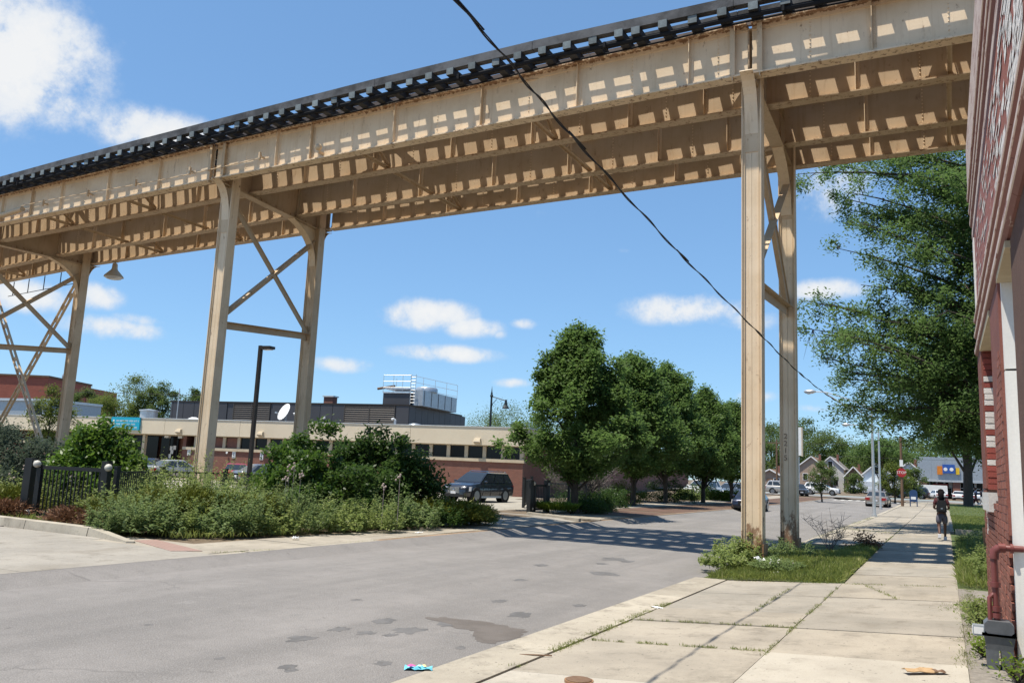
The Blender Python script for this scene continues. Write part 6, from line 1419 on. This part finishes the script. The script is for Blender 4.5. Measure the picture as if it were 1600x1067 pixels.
for i, (px, Y, yt, R_, mt, lb_) in enumerate(((108, 78, 628, 4.5, 'leaf_far', 'low dark green tree just right of the far left column'), (135, 80, 612, 3.2, 'leaf_far', 'slender upright tree behind the clinic left of the sign'), (175, 76, 618, 4, 'leaf_yel', 'light green tree above the left end of the clinic sign'), (212, 82, 590, 4.6, 'leaf_yel', 'tallest light green tree behind the clinic sign'),
                                        (240, 80, 612, 3, 'leaf_far', 'rounded tree beside the antenna mast'), (258, 82, 602, 3.2, 'leaf_far', 'dark topped tree at the left corner of the roof penthouse'), (306, 84, 610, 2.6, 'leaf_far', 'tree top just left of the tall front column'), (800, 120, 640, 9, 'leaf_far', 'far pale tree behind the ornate lamp'), (770, 130, 652, 7, 'leaf_far', 'low far tree left of the ornate lamp'), (845, 118, 655, 6, 'leaf_far', 'far tree behind the nearest street tree'))):
    p = at(px, yt, Y); tree('background_tree', lb_, p.x, Y, p.z, R_, p.z*.25, MT[mt], CG, 90, 110, .24, 'round', .16, 60+i, z0=0, clr=R_*.2)
p = at(78, 660, 33); tree('young_tree', 'young yellow green tree behind the far left column', p.x, 33, 5.6, 1.25, 1.3, MT['leaf_yel'], None, 70, 90, .13, 'round', .07, 80, z0=-.1, clr=.34)
p = at(98, 680, 34); tree('young_tree', 'pale leafy sapling right beside the far left column base', p.x, 34, 4.4, 1.0, 1.0, MT['leaf_yel'], None, 40, 80, .13, 'round', .06, 81, z0=-.1, clr=.32)

# shrubs of the planting bed
def bush(name, label, x, y, rx, ry, h, leafmat, nl=7000, leaf=.09, group=None, seed=1, aspect=.5, up=.4, ncl=70, z0=-.1, cat='shrub', clr=.30, base=.0, stems=6):
    g_ = np.random.default_rng(seed); t = thing(name, label, cat, (x, y, z0), 0, group); lb = lobes(seed+5, 6)
    az = g_.uniform(0, 2*np.pi, ncl); el = np.arcsin(g_.uniform(0, 1, ncl)); rr = np.where(g_.uniform(size=ncl) < .78, g_.uniform(.8, 1.0, ncl), g_.uniform(.2, .8, ncl))*lb(az, el)*1.02
    cs = np.stack([x+rx*rr*np.cos(el)*np.cos(az), y+ry*rr*np.cos(el)*np.sin(az), z0+base+.08+(h-base-.1)*rr*np.sin(el)], 1)
    per = max(8, nl//ncl); pts = clump_pts(cs, np.array([clr, clr, clr*.8]), per); pts = pts[pts[:, 2] > z0+.02]
    leaf_mesh('foliage', pts, leaf, leafmat, aspect=aspect, up=up, parent=t)
    m = MB()
    for k in range(stems):
        e = cs[g_.integers(0, ncl)]; m.tube([(x+g_.normal()*.12*rx, y+g_.normal()*.12*ry, z0), tuple(e)], [.02, .006], 5, False)
    m.build('stem', MT['bark'], t); return t
p = at(18, 690, 18.5); bush('grey_shrub', 'tall grey green shrub at the left edge behind the gate', p.x-.3, 18.5, 2.3, 1.6, 2.45, MT['leaf_grey'], 13000, .12, None, 101, ncl=120, clr=.34)
p = at(85, 690, 19.5); bush('grey_shrub', 'grey green shrub between the left edge shrub and the bright round bush', p.x, 19.5, 1.7, 1.4, 2.25, MT['leaf_grey'], 10000, .12, None, 102, ncl=90, clr=.33)
p = at(152, 690, 17.0); bush('round_bush', 'bright green round bush with glossy leaves right behind the iron gate', p.x-.35, 17.3, 1.65, 1.4, 2.5, MT['leaf_bush'], 26000, .15, None, 103, ncl=190, clr=.27, aspect=.5)
p = at(474, 700, 18.2); bush('round_bush', 'dark green rounded bush left of the big shrub mass with shiny leaves', p.x, 18.4, 1.5, 1.4, 2.32, MT['leaf_mid'], 24000, .13, None, 104, ncl=170, clr=.25, aspect=.5)
p = at(588, 700, 21.0); bush('round_bush', 'tallest dark bush in the middle of the bed with spiky top', p.x, 21.0, 1.6, 1.4, 2.68, MT['leaf_dark'], 22000, .15, None, 105, ncl=170, clr=.26, aspect=.44)
p = at(640, 720, 21.8); bush('round_bush', 'looser dark bush with pale leaf tips at the right of the shrub mass', p.x, 21.8, 1.2, 1.2, 2.15, MT['leaf_dark'], 9500, .12, None, 106, ncl=80, clr=.3)
p = at(540, 760, 18.8); bush('round_bush', 'low dark bush filling between the two big dark bushes', p.x, 19.2, 1.1, 1.0, 1.75, MT['leaf_dark'], 7000, .12, None, 107, ncl=60)
WG = 'weedy plants of the planting bed'
weeds = [(232, 800, 12.6, .95, .7, .85, 'leaf_weed2', 'bluish weeds spilling over the walk at the left corner of the bed'), (318, 770, 14.6, 1.1, 1.0, 1.22, 'leaf_weed', 'light green weeds below the tall front column'), (265, 745, 16.6, 1.3, 1.1, 1.25, 'leaf_weed', 'light green weeds behind the juniper right of the gate'),
         (372, 790, 14.35, .85, .75, 1.0, 'leaf_weed2', 'bluish tall weeds in the middle front of the bed'), (424, 800, 15.1, .75, .7, .75, 'leaf_weed', 'pale weed clump at the front edge below the dark bush'), (466, 790, 16.0, .85, .8, 1.1, 'leaf_weed2', 'weed clump with thistle heads in front of the dark bush'), (524, 805, 17.0, .85, .7, .72, 'leaf_weed', 'low pale weeds at the walk edge before the dark bushes'),
         (580, 800, 18.1, .9, .7, .72, 'leaf_weed', 'low light weeds at the walk edge under the tallest bush'), (352, 750, 16.6, 1.2, 1.0, 1.25, 'leaf_weed', 'light weeds reaching up to the iron fence'), (402, 760, 16.4, .9, .9, 1.1, 'leaf_weed', 'weeds directly left of the dark rounded bush'), (645, 790, 19.8, .85, .7, .75, 'leaf_weed2', 'dull green weeds before the loose dark bush'),
         (690, 790, 21.3, .9, .7, .75, 'leaf_dark', 'dark weeds at the right part of the bed'), (20, 760, 15.0, 1.5, 1.0, 1.05, 'leaf_weed', 'pale weeds left of the iron gate at the picture edge'), (110, 765, 16.2, 1.1, .8, 1.0, 'leaf_weed', 'weeds seen through the bars of the iron gate'), (610, 770, 19.4, .8, .7, 1.0, 'leaf_weed2', 'upright weeds in the shade of the tallest bush'),
         (530, 770, 18.3, .7, .7, .95, 'leaf_weed2', 'upright dull weeds in the shade left of the tallest bush'), (212, 770, 14.9, .8, .7, .95, 'leaf_weed', 'pale weeds between gate and juniper'),
         (196, 800, 12.35, .75, .55, .78, 'leaf_weed2', 'bluish weeds hanging over the pale kerb end'), (172, 770, 13.3, .6, .5, .8, 'leaf_weed', 'pale weeds at the right foot of the gate'), (285, 800, 13.4, .8, .7, .75, 'leaf_weed', 'pale weeds at the walk corner between the bluish weeds'), (340, 800, 13.8, .7, .6, .6, 'leaf_weed2', 'low bluish weeds at the walk edge left of the tall bluish ones'), (745, 800, 23.4, .7, .7, .5, 'leaf_weed', 'low weeds at the very right tip of the bed'),
         (228, 760, 15.8, .9, .8, 1.3, 'leaf_weed', 'tall pale weeds close to the right end of the gate'), (270, 760, 16.3, 1.0, .8, 1.5, 'leaf_weed', 'tallest pale weeds left of the tall front column'), (312, 760, 16.8, 1.0, .8, 1.6, 'leaf_weed', 'tallest weeds hiding the foot of the front column'), (352, 760, 17.3, .9, .8, 1.4, 'leaf_weed2', 'tall weeds right of the front column foot'), (396, 760, 17.4, .9, .8, 1.2, 'leaf_weed', 'tall pale weeds hiding the iron fence before the red car')]
def weed_clump(label, x, y, rx, ry, h, mat, seed, n=80, leaf=.098, group=WG, z0=-.1, name='weed_clump', per=44, m2=None):
    "a stand of upright leafy shoots of uneven height, taller towards the middle"
    g_ = np.random.default_rng(seed); t = thing(name, label, 'weeds', (x, y, z0), 0, group); r_ = np.sqrt(g_.uniform(0, 1, n)); a = g_.uniform(0, 6.283, n)
    bx = x+rx*r_*np.cos(a); by = y+ry*r_*np.sin(a); hh = h*(1.12-.62*r_**2)*g_.uniform(.55, 1.15, n)
    ln = np.stack([np.cos(a)*r_*.34+g_.normal(size=n)*.14, np.sin(a)*r_*.34+g_.normal(size=n)*.14, np.ones(n)], 1)
    tt = g_.uniform(.06, 1.02, (n, per))**.8; pos = np.stack([bx, by, np.full(n, z0)], 1)[:, None, :]+ln[:, None, :]*(hh[:, None]*tt)[..., None]
    ang = g_.uniform(0, 6.283, (n, per)); rad = (.145*(1.12-tt)+.02)*g_.uniform(.3, 1.1, (n, per)); out = np.stack([np.cos(ang), np.sin(ang), np.full_like(ang, .35)], 2)
    pos = pos+out*rad[..., None]; sz = leaf*(1.35-.75*tt)
    leaf_mesh('foliage', pos.reshape(-1, 3), sz.ravel(), mat, aspect=.5, up=1.6, axis=out.reshape(-1, 3), parent=t)
    m = MB()
    for i in range(0, n, 3): m.tube([(bx[i], by[i], z0), (bx[i]+ln[i, 0]*hh[i], by[i]+ln[i, 1]*hh[i], z0+hh[i])], [.007, .003], 3, False)
    m.build('stem', MT['leaf_weed'], t); return t
for i, (px, py, Y, rx, ry, h, mt, lb_) in enumerate(weeds):
    p = at(px, 760, Y); weed_clump(lb_, p.x, Y, rx*.95, ry*.95, h*1.06, MT[mt], 120+i, [70, 95, 60, 80][i % 4], [.115, .075, .135, .09][i % 4], WG, -.1, 'weed_clump', [40, 56, 34, 48][i % 4])
JG = 'low junipers of the planting bed'
def juniper(label, x, y, rx, ry, h, mat, seed, nl=9000):
    g_ = np.random.default_rng(seed); t = thing('juniper', label, 'shrub', (x, y, -.1), 0, JG); n = 70
    az = g_.uniform(0, 2*np.pi, n); ln = g_.uniform(.45, 1.0, n); tip = np.stack([x+rx*ln*np.cos(az), y+ry*ln*np.sin(az), -.1+h*g_.uniform(.55, 1.05, n)*np.sqrt(np.clip(1.15-ln**2, .1, 1))], 1)
    b_ = np.array([x, y, -.05]); k = nl//n; tt = g_.uniform(.3, 1.03, (n, k, 1)); pos = b_+(tip[:, None, :]-b_)*tt; pos[..., 2] += (np.sin(tt[..., 0]*3.0)*.12*h)
    pos += g_.normal(size=pos.shape)*np.array([.12, .12, .06]); ax = np.repeat((tip-b_)[:, None, :], k, 1); ax = ax/np.linalg.norm(ax, axis=2, keepdims=True); ax[..., 2] += .25
    pos = pos.reshape(-1, 3); ax = ax.reshape(-1, 3); ok = pos[:, 2] > -.1
    leaf_mesh('foliage', pos[ok], .13, mat, aspect=.22, up=.3, axis=ax[ok], parent=t)
    m = MB()
    for i in range(0, n, 5): m.tube([(x, y, -.05), tuple((b_+tip[i])/2+np.array([0, 0, .05])), tuple(tip[i])], [.022, .014, .005], 5, False)
    m.build('stem', MT['bark'], t)
for i, (px, Y, rx, ry, h, mt, lb_) in enumerate(((192, 13.3, 1.0, .8, .72, 'leaf_jun', 'yellow green juniper just right of the gate'), (285, 14.0, 1.3, .8, 1.0, 'leaf_jun', 'wide yellow green juniper in the bed below the left column'), (345, 14.7, 1.0, .8, .95, 'leaf_jun', 'yellow green juniper in the shade right of the widest one'), (128, 12.75, .85, .5, .38, 'leaf_dead', 'dead brown juniper along the pale bed kerb'),
                                      (168, 12.6, .55, .45, .34, 'leaf_dead', 'smaller dead brown juniper at the kerb end'), (12, 12.9, .9, .55, .42, 'leaf_dead', 'dead brown juniper left of the gate post'), (22, 13.6, 1.1, .7, .72, 'leaf_jun', 'yellow green juniper at the left edge before the gate'), (408, 15.4, .8, .6, .85, 'leaf_jun', 'small juniper between pale weed clumps'), (712, 22.0, 1.2, .8, .85, 'leaf_jun', 'yellow green juniper at the right tip of the bed'), (742, 23.2, .8, .7, .62, 'leaf_jun', 'low juniper ending the bed at the second drive'),
                                      (664, 21.4, 1.0, .8, .85, 'leaf_jun', 'juniper under the loose dark bush'))):
    p = at(px, 760, Y); juniper(lb_, p.x, Y, rx, ry, h, MT[mt], 160+i)
m = MB(); th = np.random.default_rng(77); tp_ = []
for px, py, Y in ((452, 735, 16.2), (460, 728, 16.3), (447, 748, 16.1), (470, 742, 16.2), (142, 715, 17.0), (148, 705, 17.0), (40, 730, 16.0), (20, 745, 15.6), (625, 745, 18.2), (600, 760, 18.0), (60, 745, 15.8), (118, 745, 16.0)):
    q = at(px, py, Y); m.tube([(q.x, q.y, -.1), tuple(q)], .008, 4)
    for k in range(5): m.ball((q.x+th.normal()*.05, q.y+th.normal()*.05, q.z+th.normal()*.05), .032, 6)
o = m.build('thistle_heads', MT['blossom']); o['kind'] = 'stuff'; o['label'] = 'faded pinkish thistle heads standing above the weeds'; o['category'] = 'weeds'
# plants around the street trees
p = at(865, 795, 31.6); t = thing('daylily_clump', 'bright yellow green daylily clump beside the second gate post', 'plant', (-15.3, 33.5, -.1))
n = 2600; a = rng.uniform(0, 6.28, n); r_ = rng.uniform(0, .85, n)**.7; base = np.stack([-15.0+.95*r_*np.cos(a), 33.3+.75*r_*np.sin(a), np.full(n, .0)], 1); ax = np.stack([np.cos(a)*.7, np.sin(a)*.7, np.full(n, .75)], 1)
leaf_mesh('foliage', base+ax*rng.uniform(.12, .36, (n, 1))+np.array([0, 0, .02]), .34, MT['leaf_lily'], aspect=.09, up=.2, axis=ax, parent=t)
bush('tree_pit_shrub', 'dark low shrub in the shade around the nearest street tree trunk', -14.0, 34.6, .8, .6, .6, MT['leaf_dark'], 4500, .08, None, 201, ncl=40)
bush('tree_pit_shrub', 'dark rounded shrub right of the nearest street tree', -14.9, 37.6, 1.1, .7, .95, MT['leaf_dark'], 5500, .09, None, 202, ncl=50)
t = bush('smoke_bush', 'greyish purple twiggy bush behind the nearest street tree', -16.0, 38.5, 1.9, 1.2, 2.15, MT['leaf_dark'], 3500, .09, None, 203, ncl=60)
m = MB(); g_ = np.random.default_rng(9)
for k in range(420):
    a = g_.uniform(0, 6.28); e = Vector((-16.0+2.0*math.cos(a)*g_.uniform(.3, 1), 38.5+1.2*math.sin(a)*g_.uniform(.3, 1), g_.uniform(.9, 2.3))); s0 = Vector((-16.0, 38.5, .3)).lerp(e, .6); m.tube([s0, e], [.012, .006], 3, False)
    for j in range(2): m.tube([s0.lerp(e, .6), e+Vector(tuple(g_.normal(size=3)*.18))], [.008, .004], 3, False)
m.build('twigs', MT['twig_grey'], t)
bush('yellowing_shrub', 'yellowing rounded shrub between the first and second street trees', -17.2, 48.3, 1.15, .8, 1.25, MT['leaf_yel'], 6000, .09, None, 204, ncl=50)
bush('dark_shrub', 'dark green shrub just left of the yellowing one', -16.4, 43.2, 1.0, .8, 1.0, MT['leaf_dark'], 5000, .09, None, 205, ncl=50)
p = at(1040, 770, 58); bush('dark_hedge', 'dark clipped hedge in the shade under the middle street trees', p.x, 58.5, 2.3, 1.2, 1.5, MT['leaf_dark'], 8000, .1, None, 206, ncl=70)
p = at(1072, 775, 66); bush('low_plant', 'light green low plant left of the far hedge', p.x, 66, 1.0, .6, .75, MT['leaf_weed'], 3000, .12, None, 207, ncl=40)
p = at(1102, 772, 70); bush('dark_hedge', 'dark hedge below the fourth street tree', p.x, 70, 1.6, .9, 1.2, MT['leaf_pear'], 6000, .12, None, 208, ncl=60)
p = at(1138, 775, 70); bush('low_plant', 'light green tufted plant left of the blue car', p.x, 70, 1.1, .7, .85, MT['leaf_lily'], 3000, .14, None, 209, ncl=40)
# leafless bush and dry weeds in the parkway
t = thing('bare_bush', 'leafless grey bush standing right of the rear column', 'shrub', (-2.75, 23.6, -.1)); m = MB(); g_ = np.random.default_rng(4)
for k in range(16):
    a = g_.uniform(0, 6.28); e = Vector((-2.75+.6*math.cos(a)*g_.uniform(.3, 1.1), 23.6+.5*math.sin(a), g_.uniform(.2, .75))); s0 = Vector((-2.75+g_.normal()*.05, 23.6, -.1)); mid = s0.lerp(e, .5)+Vector((0, 0, .1)); m.tube([s0, mid, e], [.010, .006, .003], 4, False)
    for j in range(7):
        q = mid.lerp(e, g_.uniform(0, 1)); m.tube([q, q+Vector((g_.normal()*.17, g_.normal()*.12, abs(g_.normal())*.15))], [.006, .003], 3, False)
m.build('twigs', MT['twig_grey'], t)
bush('dry_weeds', 'dark dry weeds at the far right end of the grass patch', -2.0, 25.2, .45, .4, .5, MT['leaf_dead'], 700, .07, None, 220, ncl=24, clr=.14, cat='weeds')
weed_clump('yellow green leafy weeds growing round the foot of the front column', -4.05, 18.75, .42, .4, .52, MT['leaf_weed'], 221, 42, .10, None, -.1, 'column_weeds', 40)
weed_clump('leafy weeds at the left tip of the grass patch', -4.1, 17.7, .4, .7, .42, MT['leaf_weed'], 222, 42, .085, None, -.18, 'column_weeds', 40)
weed_clump('darker leafy weeds between the two right columns', -3.4, 20.6, .75, 1.2, .38, MT['leaf_weed2'], 223, 42, .075, None, -.08, 'column_weeds', 40)
weed_clump('grey green low weeds around the plastic bag', -3.0, 17.4, .5, .5, .26, MT['leaf_weed2'], 224, 42, .07, None, -.1, 'column_weeds', 40)
for i, (x, y, rx, ry, h, mt, lb_) in enumerate(((.62, 19.6, .36, .9, .5, 'leaf_weed', 'bright weeds along the walk right before the steel post'), (.95, 22.6, .45, .9, .78, 'leaf_weed2', 'taller weeds round the steel post'), (.85, 17.4, .35, .7, .45, 'leaf_weed', 'lush low weeds where the gravel begins'), (1.15, 25.5, .6, 1.2, .85, 'leaf_weed2', 'shaded weeds before the lawn edging'), (.75, 28.6, .4, 1.0, .5, 'leaf_weed2', 'low weeds beside the walking person'))):
    weed_clump(lb_, x, y, rx, ry, h, MT[mt], 230+i, 55, .075, 'weeds along the right walk edge', -.04, 'edge_weeds', 44)
for i, (x, y, h, lb_) in enumerate(((.30, 9.9, .18, 'thin weeds at the wall foot behind the gas meter'), (.52, 8.7, .2, 'thin flowering weeds in front of the gas meter'), (.33, 12.2, .3, 'weed tuft on the gravel by the brick wall'))):
    bush('wall_weeds', lb_, x, y, .12 if i < 2 else .22, .35 if i < 2 else .5, h, MT['leaf_lily'] if i != 2 else MT['leaf_weed'], 170 if i < 2 else 1000, .05, 'weeds at the foot of the brick wall', 240+i, ncl=22, clr=.10, cat='weeds', z0=-.02, stems=14)
# grass
def blades(name, xy, h, mat, z=None, lean=.35, aspect=.085):
    n = len(xy); zz = np.array([gz(a, b) for a, b in xy]) if z is None else z; hh = h*rng.uniform(.45, 1.25, n); ax = np.stack([rng.normal(size=n)*lean, rng.normal(size=n)*lean, np.ones(n)], 1); ax = unit(ax)
    c = np.stack([xy[:, 0], xy[:, 1], zz-.012], 1)+ax*hh[:, None]*.5; o = leaf_mesh(name, c, hh, mat, aspect=aspect, up=0, axis=ax, jitter=.05); o['kind'] = 'stuff'; return o
def inpoly(n, poly):
    poly = np.array(poly); lo = poly.min(0); hi = poly.max(0); out = []
    while len(out) < n:
        q = rng.uniform(lo, hi, (n*2, 2)); ins = np.zeros(len(q), bool); j = len(poly)-1
        for i in range(len(poly)):
            a, b = poly[i], poly[j]; cnd = ((a[1] > q[:, 1]) != (b[1] > q[:, 1])) & (q[:, 0] < (b[0]-a[0])*(q[:, 1]-a[1])/(b[1]-a[1]+1e-12)+a[0]); ins ^= cnd; j = i
        out += list(q[ins])
    return np.array(out[:n])
gp = inpoly(26000, [(-4.1, 16.25), (-1.7, 16.25), (-1.66, 26), (-2.2, 26.1), (-2.5, 22.5), (-3.2, 22.3), (-4.05, 21.8)])
mound = np.array([gz(a, b)-.015+.13*math.exp(-((a+3.3)/1.1)**2-((b-19.5)/2.6)**2) for a, b in gp])
tag(blades('parkway_grass', gp, .17, MT['leaf_grass'], mound), 'bright green rough grass patch around the feet of the right columns', 'grass')
gp = inpoly(16000, [(.16, 16.3), (1.3, 16.3), (2.2, 30), (.3, 30)]); tag(blades('edge_grass', gp, .24, MT['leaf_grass']), 'long rough grass along the right edge of the walk', 'grass')
gp = np.concatenate([inpoly(24000, [(.22, 36.5), (4, 36.5), (5, 62), (.22, 62)]), inpoly(9000, [(.22, 62), (7, 62), (8, 98), (.22, 98)])]); tag(blades('lawn_grass', gp, .10, MT['leaf_grass'], aspect=.2), 'mown lawn between the walk and the brick storefront', 'grass')
js = []
def joint(x0, y0, x1, y1, n, w_): 
    t_ = rng.uniform(0, 1, n); cl_ = (np.sin(t_*23+x0*7)+np.sin(t_*51+y0*3)) > -.5; t_ = t_[cl_]; js.append(np.stack([x0+(x1-x0)*t_+rng.normal(size=len(t_))*w_, y0+(y1-y0)*t_+rng.normal(size=len(t_))*w_], 1))
joint(-3.76, 8.3, -3.78, 12.6, 3200, .045); joint(-3.8, 10.86, -1.7, 10.86, 750, .012); joint(-3.75, 9.18, -1.7, 9.18, 700, .012); joint(-1.68, 8.9, -1.68, 15.5, 700, .014); joint(-2.4, 12.1, -2.4, 15.3, 420, .02); joint(-1.3, 16.1, -.7, 14.2, 300, .02)
joint(-3.6, 16.2, .1, 16.2, 500, .02); joint(-3.75, 28, -3.75, 52, 2600, .10); joint(-1.68, 17, -1.66, 40, 900, .015); joint(-3.5, 36.5, -1.8, 34.5, 900, .18); joint(-12, 11.3, -11.7, 12.6, 200, .05); joint(-11.75, 15, -11.9, 22, 300, .05); joint(.14, 9, .3, 16, 1200, .06); joint(.1, 13.2, .5, 14.8, 900, .12); joint(-4.0, 7.3, -3.7, 7.6, 130, .03)
jp = np.concatenate(js); tag(blades('joint_grass', jp, .045, MT['leaf_grass'], lean=.6, aspect=.13), 'thin grass growing in the joints of the concrete', 'grass')
gp = inpoly(5200, [(-16, 11.95), (-20.5, 12.4), (-22, 13.4), (-14, 12.4), (-13.6, 14), (-13.3, 23), (-13.6, 23.4), (-14.2, 15)])[:2600]; tag(blades('bed_grass', gp, .2, MT['leaf_grass'], np.full(len(gp), -.09)), 'rough grass fringe along the planting bed kerb', 'grass')
